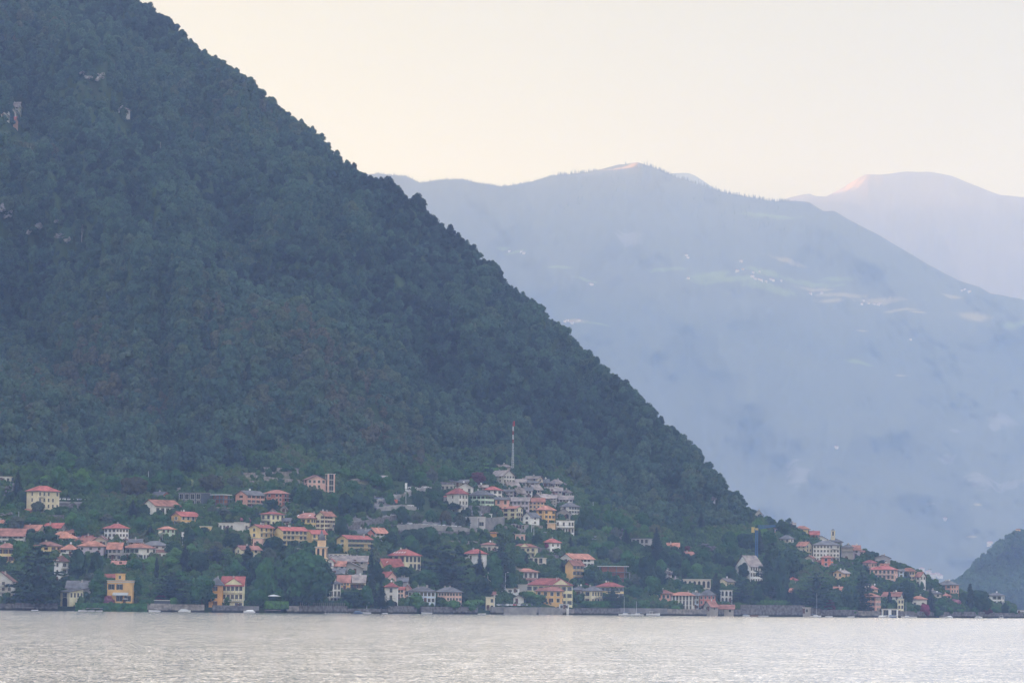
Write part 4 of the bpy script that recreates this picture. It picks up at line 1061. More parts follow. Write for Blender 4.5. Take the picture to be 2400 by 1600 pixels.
H('F',348,420,485,1060,1085,1130,'paleyellow','stoneroof','gy',1,0,1,'pale yellow summer house with a tent-like roof', dish=False)
H('F',492,610,702,738,790,835,'beige','orange','gy',1,0,0,'beige chalet with a peach roof half hidden by trees', dish=False)
H('F',1182,1350,1505,785,915,1135,'white','stoneroof','gy',3,1,5,'big white house with a very steep beige roof behind the crane', ch=3)
H('F',832,922,923,55,95,138,'grey','slate','gx',1,2,0,'lone grey house in the middle of the dark wood', dish=False)
H('F',1408,1498,1499,232,278,328,'white','brown','gy',1,1,0,'white house with a brown gable on the wooded skyline', dish=False)
# the eastern point
H('G',78,188,189,410,442,535,'salmon','orange','hip',2,2,0,'salmon tower-like house on the skyline with an orange pyramid roof', sh='white')
H('G',148,255,310,522,566,665,'offwhite','slate','hip',2,2,1,'off-white house with a dark slate hip roof below the salmon tower-like one')
H('G',320,470,498,412,450,550,'yellow','orange','hip',2,3,1,'yellow skyline house with an orange hip roof and green shutters', sh='green')
H('G',242,320,321,372,396,440,'offwhite','stoneroof','gx',1,1,0,'small grey-roofed house on the skyline behind the yellow one', dish=False)
H('G',500,600,601,470,512,575,'red','red','gx',1,2,0,'dark red house on the skyline right of the yellow one')
H('G',556,700,701,528,566,610,'white','stoneroof','gy',1,1,0,'white house with a low gable in front of the dark red one')
H('G',700,880,881,560,602,650,'stone','slate','hip',1,0,0,'stone church nave with a slate roof behind the small bell tower', name='church', cat='church', ch=0, door=False, dish=False)
H('G',352,450,525,598,640,765,'cream','orange','gx',3,2,2,'cream house with an orange gable left of the long barracks-like house', ww=.7)
H('G',526,838,856,585,638,832,'offwhite','slate','hip',4,8,1,'long four-storey off-white house with a broad slate roof', ww=.9, skip=0.02, bal=[('a',3,.7,.95),('a',1,.75,1)])
H('G',868,1008,1009,630,666,825,'stone','slate','hip',3,1,0,'windowless grey stone house with a wooden gallery under its eaves', bal=[('a',2.2,.05,.95)], wood=1, skip=.5)
H('G',1010,1088,1089,640,692,795,'lilac','orange','gx',2,1,1,'lilac house with a steep orange roof at the end of the upper row')
H('G',1088,1130,1131,702,720,795,'paleyellow','rose','gx',2,1,0,'narrow pale yellow house closing the upper row', dish=False)
H('G',638,742,778,765,792,945,'vermilion','rose','hip',3,1,2,'vermilion tower house with a rose pyramid roof and balcony', ww=1.3, bal=[('a',1,.2,.8)])
H('G',440,530,560,762,790,868,'beige','rose','gy',1,2,1,'small beige house with a curved porch under the cream gabled one')
H('G',778,880,985,935,966,1085,'peach','stoneroof','gy',2,2,1,'peach coloured house with butterfly slab roofs')
H('G',1272,1448,1449,755,790,880,'grey','stoneroof','gy',1,1,0,'plain grey gable house standing free against the far mountain', sh='grey')
H('G',1138,1225,1290,815,850,965,'pink','red','hip',2,1,2,'pink house with a red hip roof left of the large balconied one')
H('G',1330,1432,1433,855,895,930,'peach','orange','gx',1,2,0,'orange-roofed house just behind the large balconied one')
H('G',1218,1500,1558,885,932,1112,'pink','red','hip',3,6,2,'large pinkish house with a red hip roof and dark wooden balconies', bal=[('a',2,.1,.6),('a',1,.65,.95),('a',2,.65,.95)], wood=1)
H('G',1558,1602,1603,925,945,1060,'blue','slate','gx',3,1,0,'slim pale bluish house between two orange-roofed ones', dish=False)
H('H',328,470,490,910,950,1110,'peach','orange','hip',3,5,1,'tall peach house with an orange hip roof at the end of its row')
H('H',492,540,612,958,1006,1170,'offwhite','rose','gx',3,1,2,'off-white house with a pointed gable, last before the open gap')
H('G',1068,1272,1350,1210,1252,1428,'salmon','rose','hip',3,4,4,'salmon lakeside house with closed brown shutters', sh='brown', ww=.9)
H('G',1058,1136,1137,1265,1272,1345,'cream','rose','flat',1,0,0,'plain cream annex left of the salmon lakeside house', door=False)
H('G',1192,1300,1301,1118,1160,1225,'pink','rose','hip',2,3,0,'faded pink house with a rose roof behind the flat-topped pine')
H('G',1366,1560,1610,1195,1240,1375,'offwhite','rose','gx',2,3,1,'off-white house with a rose roof behind a cypress')
H('G',1540,1608,1609,1275,1282,1470,'paleyellow','rose','flat',3,2,0,'slim pale yellow lakeside house with three rows of windows', ww=.8)
H('G',240,355,356,1018,1056,1090,'offwhite','red','hip',1,1,0,'red roof showing between the cedars', dish=False)
H('G',196,285,286,1150,1190,1235,'offwhite','orange','gx',1,1,0,'orange-roofed cottage deep among the cedars', dish=False)
H('G',762,880,881,1130,1166,1200,'peach','orange','gx',1,1,0,'low peach cottage with a flat orange roof between dark trees', dish=False)
H('G',1350,1540,1541,1392,1400,1482,'white','slate','flat',1,2,0,'white boathouse with wide openings and a white sun roof', ww=3, wh=2.4, fwd=3, skip=0, door=False)
H('G',322,505,506,1378,1384,1450,'stone','slate','flat',1,2,0,'low ruined stone building above the lake wall', fwd=3)
H('H',748,905,1008,1065,1112,1262,'salmon','slate','hip',3,3,3,'salmon villa with a dark slate hip roof and grey shutters', sh='grey', ch=3)
H('H',538,790,791,1165,1215,1262,'beige','slate','hip',1,3,0,'wide beige house with a low slate roof among cypresses', skyl=2)
H('H',430,618,619,1243,1281,1405,'offwhite','orange','hip',1,2,0,'blank off-white house with an orange hip roof above a magenta bush')
H('H',802,908,909,1210,1245,1300,'salmon','rose','hip',1,2,0,'low salmon house with a rose roof in front of the slate-roofed villa')
H('H',1348,1505,1550,1208,1240,1410,'white','slate','hip',3,3,1,'white three-storey house with a slate roof, last house on the point', sh='grey')
H('H',1678,1790,1791,1410,1418,1462,'white','slate','flat',1,5,0,'low glass-fronted pavilion at the very tip of the point', ww=1.6)
# high on the mountain
H('Y',-30,55,60,300,335,385,'offwhite','stoneroof','gx',2,2,0,'pale stone-roofed house high on the mountain at the picture edge', dish=False)
H('Y',72,150,160,293,326,385,'offwhite','stoneroof','gx',2,2,1,'upper right house of the high mountain hamlet', dish=False)
H('Y',62,124,125,343,375,415,'offwhite','stoneroof','gy',1,1,0,'pale gable house in the middle of the high mountain hamlet', dish=False)
H('Y',8,56,57,372,395,420,'offwhite','stoneroof','gy',1,1,0,'smallest pale gable of the high mountain hamlet', dish=False)
H('Y',-40,110,130,405,440,485,'pink','red','gx',1,3,0,'pinkish house with a red roof, lowest of the high mountain hamlet', dish=False)
H('Y',892,945,1008,325,350,392,'offwhite','stoneroof','hip',1,1,2,'single pale house standing alone in the high wood', dish=False)
# smaller buildings squeezed in between
H('C',268,332,333,560,590,655,'stone','slate','gx',2,2,0,'narrow stone house between the pale yellow house and the big yellow one', dish=False)
H('C',722,905,906,920,926,945,'white','slate','flat',1,4,0,'low white canopy roof above the long grey stone roof', door=False)
H('D',565,690,691,228,240,292,'stone','slate','flat',1,3,0,'grey stone garage row by the road left of the red pyramid roof', door=False)
H('D',975,1062,1063,1118,1150,1195,'beige','stoneroof','gy',1,1,0,'beige gable between the widest cedar and a dark oval tree', dish=False)
H('D',1180,1262,1263,1180,1186,1255,'offwhite','slate','flat',2,2,0,'narrow pale stair house on the ramp above the white veranda', door=False)
H('F',1225,1300,1301,1225,1262,1318,'offwhite','stoneroof','gy',2,1,0,'pale gable glimpsed left of the steep-roofed white house', dish=False)
H('F',1428,1492,1493,1250,1278,1335,'beige','stoneroof','gx',1,2,0,'beige garden house under the big tall cedar', dish=False)
H('G',142,222,223,1228,1234,1270,'white','slate','flat',1,2,0,'flat white hut under the cedars of the point', door=False)
H('F',238,388,389,958,985,1045,'offwhite','stoneroof','gx',1,3,0,'pale stone-roofed house on the wooded bank below the peach roof', dish=False)
H('G',558,640,641,815,838,885,'salmon','rose','gx',1,2,0,'small salmon house with a rose roof left of the vermilion tower', dish=False)
H('G',1095,1195,1196,1092,1108,1150,'offwhite','slate','shed',1,2,0,'pale lean-to roof behind the flat-topped pine', ch=0, dish=False, door=False)
H('G',1056,1150,1151,1145,1168,1215,'cream','rose','gx',1,2,0,'cream house behind the branches of the flat-topped pine', dish=False)
H('H',985,1035,1036,1262,1276,1305,'white','slate','gx',1,1,0,'tiny white hut right of the pink oleander bush', dish=False, ch=0)
H('E',1445,1550,1551,1040,1070,1135,'offwhite','stoneroof','hip',1,2,0,'pale hip-roofed house on the rocky garden bank', dish=False)
H('A',815,905,906,735,760,800,'brick','red','gx',1,2,0,'brick house with a red roof touching the rose-brown ridge roof', dish=False)
H('A',1560,1660,1661,875,905,960,'offwhite','brown','gx',2,2,0,'off-white house with a dark brown roof right of the long pale house', dish=False)
H('B',1395,1470,1471,470,500,560,'stone','stoneroof','gy',1,1,0,'stone barn below the brick red apartment house', dish=False)
H('C',240,300,301,440,470,520,'stone','stoneroof','gy',1,1,0,'stone gable hut above the pale yellow house', dish=False)
H('C',1165,1290,1291,140,160,210,'stone','stoneroof','gx',1,1,0,'ruined stone hut alone in the scrub above the hairpin', dish=False, ch=0)
H('E',30,125,126,705,730,800,'pink','rose','flat',1,2,0,'pinkish retaining house below the brown-balconied yellow one', door=False)
H('E',0,100,101,620,640,700,'beige','stoneroof','shed',2,3,0,'beige arcaded house under the yellow one with brown balconies', st='arch', ww=1.6, wh=2.4, ch=0, dish=False)
H('D',1000,1100,1101,1292,1320,1345,'cream','rose','gx',1,2,0,'cream house with a rose roof behind the waterfront terrace', dish=False)
H('F',965,1080,1081,1372,1378,1396,'stone','slate','flat',1,1,0,'flat stone terrace house behind the low rose roof', door=False)
H('H',180,262,263,1180,1205,1250,'stone','slate','gx',1,2,0,'grey stone house hidden beside the road on the point', dish=False)
H('G',1395,1470,1471,960,985,1040,'beige','rose','gx',1,1,0,'beige wing under the large balconied house', dish=False, ch=0)
# cut a level bench into the slope under every house
def benches():
    me = bpy.data.objects['hillside'].data; n = len(me.vertices); co = np.zeros(n * 3, np.float32); me.vertices.foreach_get('co', co); co = co.reshape(-1, 3)
    for cx, cyy, al, a, b, z in HOUSE_FP:
        d = co[:, :2] - np.array([cx, cyy], np.float32); u = d[:, 0] * math.cos(al) - d[:, 1] * math.sin(al); v = d[:, 0] * math.sin(al) + d[:, 1] * math.cos(al)
        m_ = (abs(u) < a + 2.5) & (v > -b - 4.5) & (v < b + 0.5); co[m_, 2] = np.minimum(co[m_, 2], z - 0.05)
    me.vertices.foreach_set('co', co.ravel()); me.update()
benches()
def on_bench(x, y, e=1.0):
    for cx, cyy, al, a, b, z in HOUSE_FP:
        dx, dy = x - cx, y - cyy
        if abs(dx) + abs(dy) > 60: continue
        u = dx * math.cos(al) - dy * math.sin(al); v = dx * math.sin(al) + dy * math.cos(al)
        if abs(u) < a + e and -b - 3.0 < v < b + e: return z, (abs(u) < a and abs(v) < b)
    return None

# ------------------------------------------------------------------ single trees
def norm_mesh(me):
    n = len(me.vertices); co = np.zeros(n * 3, np.float32); me.vertices.foreach_get('co', co); co = co.reshape(-1, 3)
    lo = np.percentile(co, 0.5, axis=0); hi = np.percentile(co, 99.5, axis=0)
    w = max(hi[0] - lo[0], hi[1] - lo[1])
    co[:, 0] = (co[:, 0] - (lo[0] + hi[0]) / 2) / w; co[:, 1] = (co[:, 1] - (lo[1] + hi[1]) / 2) / w; co[:, 2] = (co[:, 2] - lo[2]) / (hi[2] - lo[2])
    me.vertices.foreach_set('co', co.ravel()); me.update(); return me
CR = {}
CR['broad'] = [norm_mesh(lobes_mesh('crown', broad_lobes(500 + i, 5.2, 9.5, 20, 0.5, 0.27), 24, 0.40, 520 + i, 0.80, 0.3, 0.35)) for i in range(6)]
CR['big'] = [norm_mesh(lobes_mesh('crown', broad_lobes(540 + i, 10, 13, 44, 0.5, 0.17), 20, 0.5, 545 + i, 0.82, 0.3, 0.35)) for i in range(2)]
CR['bush'] = [norm_mesh(lobes_mesh('crown', broad_lobes(560 + i, 3, 3.4, 9, 0.0, 0.36), 22, 0.30, 565 + i, 0.85, 0.3, 0.4)) for i in range(3)]
CR['plane'] = [norm_mesh(lobes_mesh('crown', [(0, 0, 3, 2.6, 2.2)] + broad_lobes(570 + i, 3, 4.4, 9, 0.8, 0.33), 26, 0.3, 575 + i, 0.85, 0.3, 0.4)) for i in range(2)]
def column_lobes(seed, w, h, n, taper):
    rs = random.Random(seed); L = []
    for i in range(n):
        f = (i + 0.5) / n; r = w / 2 * (math.sin(math.pi * min(1, 0.16 + f * 0.84)) ** taper if taper else 1) * 0.8 + 0.2
        a = rs.random() * 6.28; L.append((math.cos(a) * r * 0.3, math.sin(a) * r * 0.3, h * f, r * 0.85, h / n * 1.3))
    return L
CR['column'] = [norm_mesh(lobes_mesh('crown', column_lobes(580 + i, 5.5, 10, 12, 0.45), 22, 0.36, 585 + i, 0.88, 0.1, 0.4)) for i in range(2)]
CR['cypress'] = [norm_mesh(lobes_mesh('crown', column_lobes(590 + i, 2.2, 13, 14, 0.7), 46, 0.24, 595 + i, 0.88, 0.3, 0.4)) for i in range(2)]
CR['spruce'] = [norm_mesh(conifer_mesh('crown', 16, 3.6, 20, 130, 0.42, 600 + i)) for i in range(3)]
def cedar_mesh(seed, h, r, tiers, sparse=1.0):
    rs = np.random.RandomState(seed); P = []; Nn = []
    for k in range(tiers):
        f = (k + 0.5) / tiers; z = h * (0.12 + 0.86 * f)
        rr = r * (1 - f ** 2.0) ** 0.6 * (0.72 + 0.4 * rs.rand()) + 0.5
        nb = max(5, int(8 * (rr / r) + 3)); ph = rs.rand() * 6.28
        for b in range(nb):
            a = ph + 6.283 * b / nb + rs.normal() * 0.2; ln = rr * (0.65 + 0.45 * rs.rand()); zt = z + rs.normal() * h * 0.02
            n = int(58 * sparse * (ln / r) ** 1.2) + 8
            for j in range(n):
                q = rs.rand() ** 0.7; w = ln * 0.34 * math.sin(math.pi * min(1, q * 0.85 + 0.1))
                s = rs.normal() * 0.5 * w
                P.append((math.cos(a) * q * ln - math.sin(a) * s, math.sin(a) * q * ln + math.cos(a) * s, zt + q * ln * 0.06 - abs(s) * 0.12 + rs.normal() * 0.10))
                Nn.append((0.1 * math.cos(a), 0.1 * math.sin(a), 1))
    P = np.array(P); Nn = unit(np.array(Nn) + rs.normal(size=P.shape) * 0.22)
    V, F = cards(P, Nn, 0.55, rs, 0.5)
    ic, icf = ICO2
    core = ic * np.array([r * 0.20, r * 0.20, h * 0.36]) * (1 + 0.12 * rs.normal(size=(len(ic), 1))) + np.array([0, 0, h * 0.5])
    return norm_mesh(mesh_np('crown', np.concatenate([V, core]), [icf + len(V), F]))
CR['cedar'] = [cedar_mesh(610 + i, 17, 9, 9) for i in range(3)]
CR['tallcedar'] = [cedar_mesh(630 + i, 24, 6.5, 15) for i in range(2)]
CR['widecedar'] = [cedar_mesh(640, 15, 12, 8, 1.3)]
CR['pine'] = [cedar_mesh(620, 9, 8, 5, 1.4)]
LEAF = dict(
    mid=foliage('leaf_mid', [(0.022, 0.068, 0.024), (0.036, 0.110, 0.032), (0.052, 0.14, 0.036)]),
    dark=foliage('leaf_dark', [(0.014, 0.040, 0.022), (0.022, 0.058, 0.030), (0.034, 0.080, 0.036)]),
    bright=foliage('leaf_bright', [(0.055, 0.14, 0.03), (0.07, 0.17, 0.04), (0.09, 0.19, 0.045)]),
    conifer=foliage('leaf_conifer', [(0.010, 0.024, 0.018), (0.016, 0.034, 0.024), (0.022, 0.044, 0.028)]),
    cedar=foliage('leaf_cedar', [(0.026, 0.056, 0.038), (0.036, 0.074, 0.048), (0.048, 0.090, 0.055)]),
    greyblue=foliage('leaf_greyblue', [(0.05, 0.075, 0.085), (0.07, 0.10, 0.105)]),
    olive=foliage('leaf_olive', [(0.06, 0.085, 0.06), (0.09, 0.11, 0.08)]),
    red=foliage('leaf_red', [(0.085, 0.022, 0.03), (0.12, 0.03, 0.04)]),
    magenta=foliage('leaf_magenta', [(0.22, 0.04, 0.10), (0.28, 0.06, 0.13)]),
    pinkish=foliage('leaf_pinkish', [(0.30, 0.12, 0.17), (0.36, 0.16, 0.20)]),
    brown=foliage('leaf_brown', [(0.05, 0.055, 0.024), (0.07, 0.065, 0.028)]),
    blossom=foliage('leaf_blossom', [(0.30, 0.36, 0.16), (0.38, 0.44, 0.22)]))
bark = plain('bark', (0.09, 0.07, 0.055), 0.95, 0.05)
def trunk_mesh(seed, nl=5):
    rs = random.Random(seed); m = MB(); m.bar((0, 0, -0.12), (0.01, 0, 0.45), 0.045, 0, 7, 0.028); m.bar((0.01, 0, 0.45), (0.0, 0.01, 0.8), 0.028, 0, 6, 0.008)
    for i in range(nl):
        a = rs.random() * 6.28; z = 0.25 + 0.4 * rs.random(); m.bar((0, 0, z), (math.cos(a) * 0.25, math.sin(a) * 0.25, z + 0.2), 0.018, 0, 5, 0.005)
    return m.mesh('trunk', bark, True)
TRUNKS = [trunk_mesh(i) for i in range(3)]; SLIM = trunk_mesh(9, 0)
_cc = {}
def crown_data(kind, leaf, v):
    L = CR[kind]; v = v % len(L); k = (kind, leaf, v)
    if k not in _cc:
        me = L[v].copy(); me.name = 'crown'; me.materials.clear(); me.materials.append(LEAF[leaf]); _cc[k] = me
    return _cc[k]
KIND = dict(b=('broad', 'mid', 'broadleaf_tree', 'green broadleaf tree'), d=('broad', 'dark', 'broadleaf_tree', 'dark green broadleaf tree'), l=('broad', 'bright', 'broadleaf_tree', 'bright green broadleaf tree'),
    B=('big', 'mid', 'broadleaf_tree', 'spreading green tree'), c=('cedar', 'cedar', 'cedar_tree', 'layered dark cedar'), y=('cypress', 'conifer', 'cypress_tree', 'slim dark cypress'), s=('spruce', 'conifer', 'spruce_tree', 'pointed dark spruce'),
    k=('column', 'mid', 'broadleaf_tree', 'dense oval tree'), p=('plane', 'bright', 'plane_tree', 'bright round plane tree'), r=('broad', 'red', 'broadleaf_tree', 'dark red-leaved tree'), m=('bush', 'magenta', 'shrub', 'magenta flowering bush'),
    g=('cedar', 'greyblue', 'cedar_tree', 'blue-grey cedar'), f=('broad', 'blossom', 'broadleaf_tree', 'pale yellow blossoming tree'), o=('broad', 'brown', 'broadleaf_tree', 'brownish broadleaf tree'), v=('broad', 'olive', 'broadleaf_tree', 'grey-green olive-like tree'),
    n=('pine', 'cedar', 'pine_tree', 'flat-topped dark pine'), u=('bush', 'mid', 'shrub', 'rounded green shrub'), w=('bush', 'pinkish', 'shrub', 'pink oleander bush'), q=('bush', 'bright', 'shrub', 'bright green shrub'))
import re as _re
MARKS = [(rx(r, x), ry(r, y), n) for r, x, y, n in [('A',465,400,'the tall cream apartment house'),('A',1135,720,'the square white villa'),('A',100,730,'the long rose-roofed house'),('A',1350,900,'the long pale house'),('A',70,930,'the yellow house at the picture edge'),
 ('A',1185,1300,'the ochre lakeside villa'),('A',695,1370,'the arched boathouse'),('A',50,1250,'the alpine style house'),('B',375,730,'the orange-roofed mint house'),('B',300,450,'the white workshop'),('B',640,380,'the dark modern villa'),('B',905,400,'the open concrete floors'),
 ('B',1200,380,'the salmon slate-roofed house'),('B',1465,370,'the brick red apartment house'),('B',560,570,'the ochre cottage'),('B',1425,580,'the pale yellow terrace-top house'),('B',1040,650,'the long low pinkish house'),('B',1175,915,'the cream twin-gabled cottage'),('B',1035,1320,'the shuttered lakeside palazzo'),
 ('C',580,220,'the pink hillside house'),('C',500,600,'the big yellow house'),('C',680,620,'the tall cream five-storey house'),('C',645,900,'the bell tower'),('C',960,830,'the bright yellow house'),('C',1240,720,'the white house by the hairpin'),('C',1460,980,'the cream skylit villa'),('C',940,1060,'the grey church'),
 ('C',765,1320,'the columned lakeside house'),('C',1290,1160,'the pale pink banded house'),('C',1340,1340,'the arched pinkish grey house'),('D',500,1340,'the pale blue lakeside house'),('D',900,980,'the spruce-hidden white house'),('D',1400,900,'the veranda villa'),('D',1400,1130,'the five-windowed off-white house'),
 ('D',1520,1010,'the six-opening terrace block'),('D',740,380,'the red pyramid roof'),('D',920,400,'the mint house of the hamlet'),('D',1270,530,'the brown-balconied yellow house'),('E',335,530,'the ochre cube house'),('E',530,660,'the white restaurant'),('D',900,630,'the grey sports building'),
 ('E',390,840,'the white cottage with red flowers'),('E',370,1330,'the biggest lakeside house'),('E',640,1000,'the long white house'),('E',1000,1120,'the unfinished brick block'),('E',800,1340,'the cream arched-door house'),('E',1290,830,'the modern concrete house'),('E',1600,840,'the lonely orange-roofed cottage'),
 ('Z',640,1150,'the lattice mast'),('F',240,1310,'the salmon red lakeside house'),('F',500,1370,'the tall-windowed lakeside house'),('F',820,1340,'the brick red lakeside house'),('F',680,1140,'the arched garden building'),('F',1060,1290,'the white arcaded villa'),('F',1340,950,'the steep-roofed white house'),
 ('F',600,780,'the peach-roofed chalet'),('G',130,470,'the salmon skyline tower'),('G',400,490,'the yellow skyline house'),('G',680,710,'the four-storey long house'),('G',705,860,'the vermilion tower house'),('G',880,1010,'the butterfly-roofed house'),('G',1360,820,'the free-standing grey gable'),
 ('G',1380,1010,'the large balconied house'),('G',1200,1340,'the brown-shuttered lakeside house'),('G',1480,1270,'the rose-roofed house by the cypress'),('G',1450,1440,'the white boathouse'),('H',400,1020,'the tall peach house'),('H',880,1150,'the slate-roofed salmon villa'),('H',520,1330,'the blank off-white house'),('H',1440,1320,'the last white house')]]
USED = set()
def place_label(adj, x, y, size, lead=('', 'small ', 'smaller ', 'tiny ', 'large ')):
    ms = sorted(MARKS, key=lambda m: (m[0] - x) ** 2 + 2.2 * (m[1] - y) ** 2)
    for ph in (1, 2):
        for mx, my, nm in ms[:6]:
            dx, dy = x - mx, y - my
            if abs(dy) < 0.45 * abs(dx): rel = 'right of' if dx > 0 else 'left of'
            elif abs(dx) < 0.45 * abs(dy): rel = 'below' if dy > 0 else 'above'
            else: rel = ('below and ' if dy > 0 else 'above and ') + ('right of' if dx > 0 else 'left of')
            near = 'close ' if (dx * dx + dy * dy) ** .5 < 45 else ''
            for s in ([size] if ph == 1 else [size, 'second ', 'third ']):
                t = f'{s}{adj} {near}{rel} {nm}'
                if t not in USED and len(_re.findall(r"[\w'-]+", t)) <= 16: USED.add(t); return t
    t = f'{adj} among others near {ms[0][2]}'; USED.add(t); return t
RT = random.Random(21)
NTREE = [0]
TREE_BOX = []
def tree(r, cx, yt, yb, w, kind, label=None, group=None):
    X, YT, YB = rx(r, cx), ry(r, yt), ry(r, yb); Wp = w / REG[r][2]
    if r != 'P' and kind in 'bdlvosck' and not label: YT += (YB - YT) * 0.09; Wp *= 0.86
    YBc = min(YB, float(shore(X)) - 10)
    D = ground_D(X, YBc); kk = D / FPX
    p = pos(X, YB, D)
    ck, leaf, nm, adj = KIND[kind]
    wm, hm = Wp * kk, (YB - YT) * kk
    if ck == 'cedar': ck = 'tallcedar' if hm > 1.25 * wm else ('widecedar' if wm > 1.2 * hm else ck)
    t = bpy.data.objects.new(nm, None); COL.objects.link(t); t.location = (p[0], p[1], p[2] - 0.2); t.rotation_euler = (0, 0, RT.random() * 6.28)
    low = {'bush': 0.0, 'cypress': 0.03, 'spruce': 0.04, 'cedar': 0.03, 'tallcedar': 0.03, 'widecedar': 0.03, 'column': 0.06, 'pine': 0.45, 'plane': 0.28}.get(ck, 0.10)
    c = link('crown', crown_data(ck, leaf, RT.randrange(9)), t, loc=(0, 0, hm * low)); c.scale = (wm * 1.06, wm * 1.06, hm * (1 - low) * 1.03)
    if ck != 'bush':
        k = link('trunk', SLIM if ck in ('spruce', 'cypress', 'column') else TRUNKS[RT.randrange(3)], t); tw = min(max(wm, hm * 0.5), hm); k.scale = (tw, tw, hm * 0.98)
    size = 'large ' if wm * hm > 160 else ('small ' if wm * hm < 30 else '')
    lab = label or place_label(adj, X, (YT + YB) / 2, size)
    tag(t, lab, 'shrub' if ck == 'bush' else 'tree', group or ('garden shrubs of the village' if ck == 'bush' else 'trees between the houses'))
    TREE_BOX.append((X - Wp / 2, YT, X + Wp / 2, YB)); NTREE[0] += 1
    return t
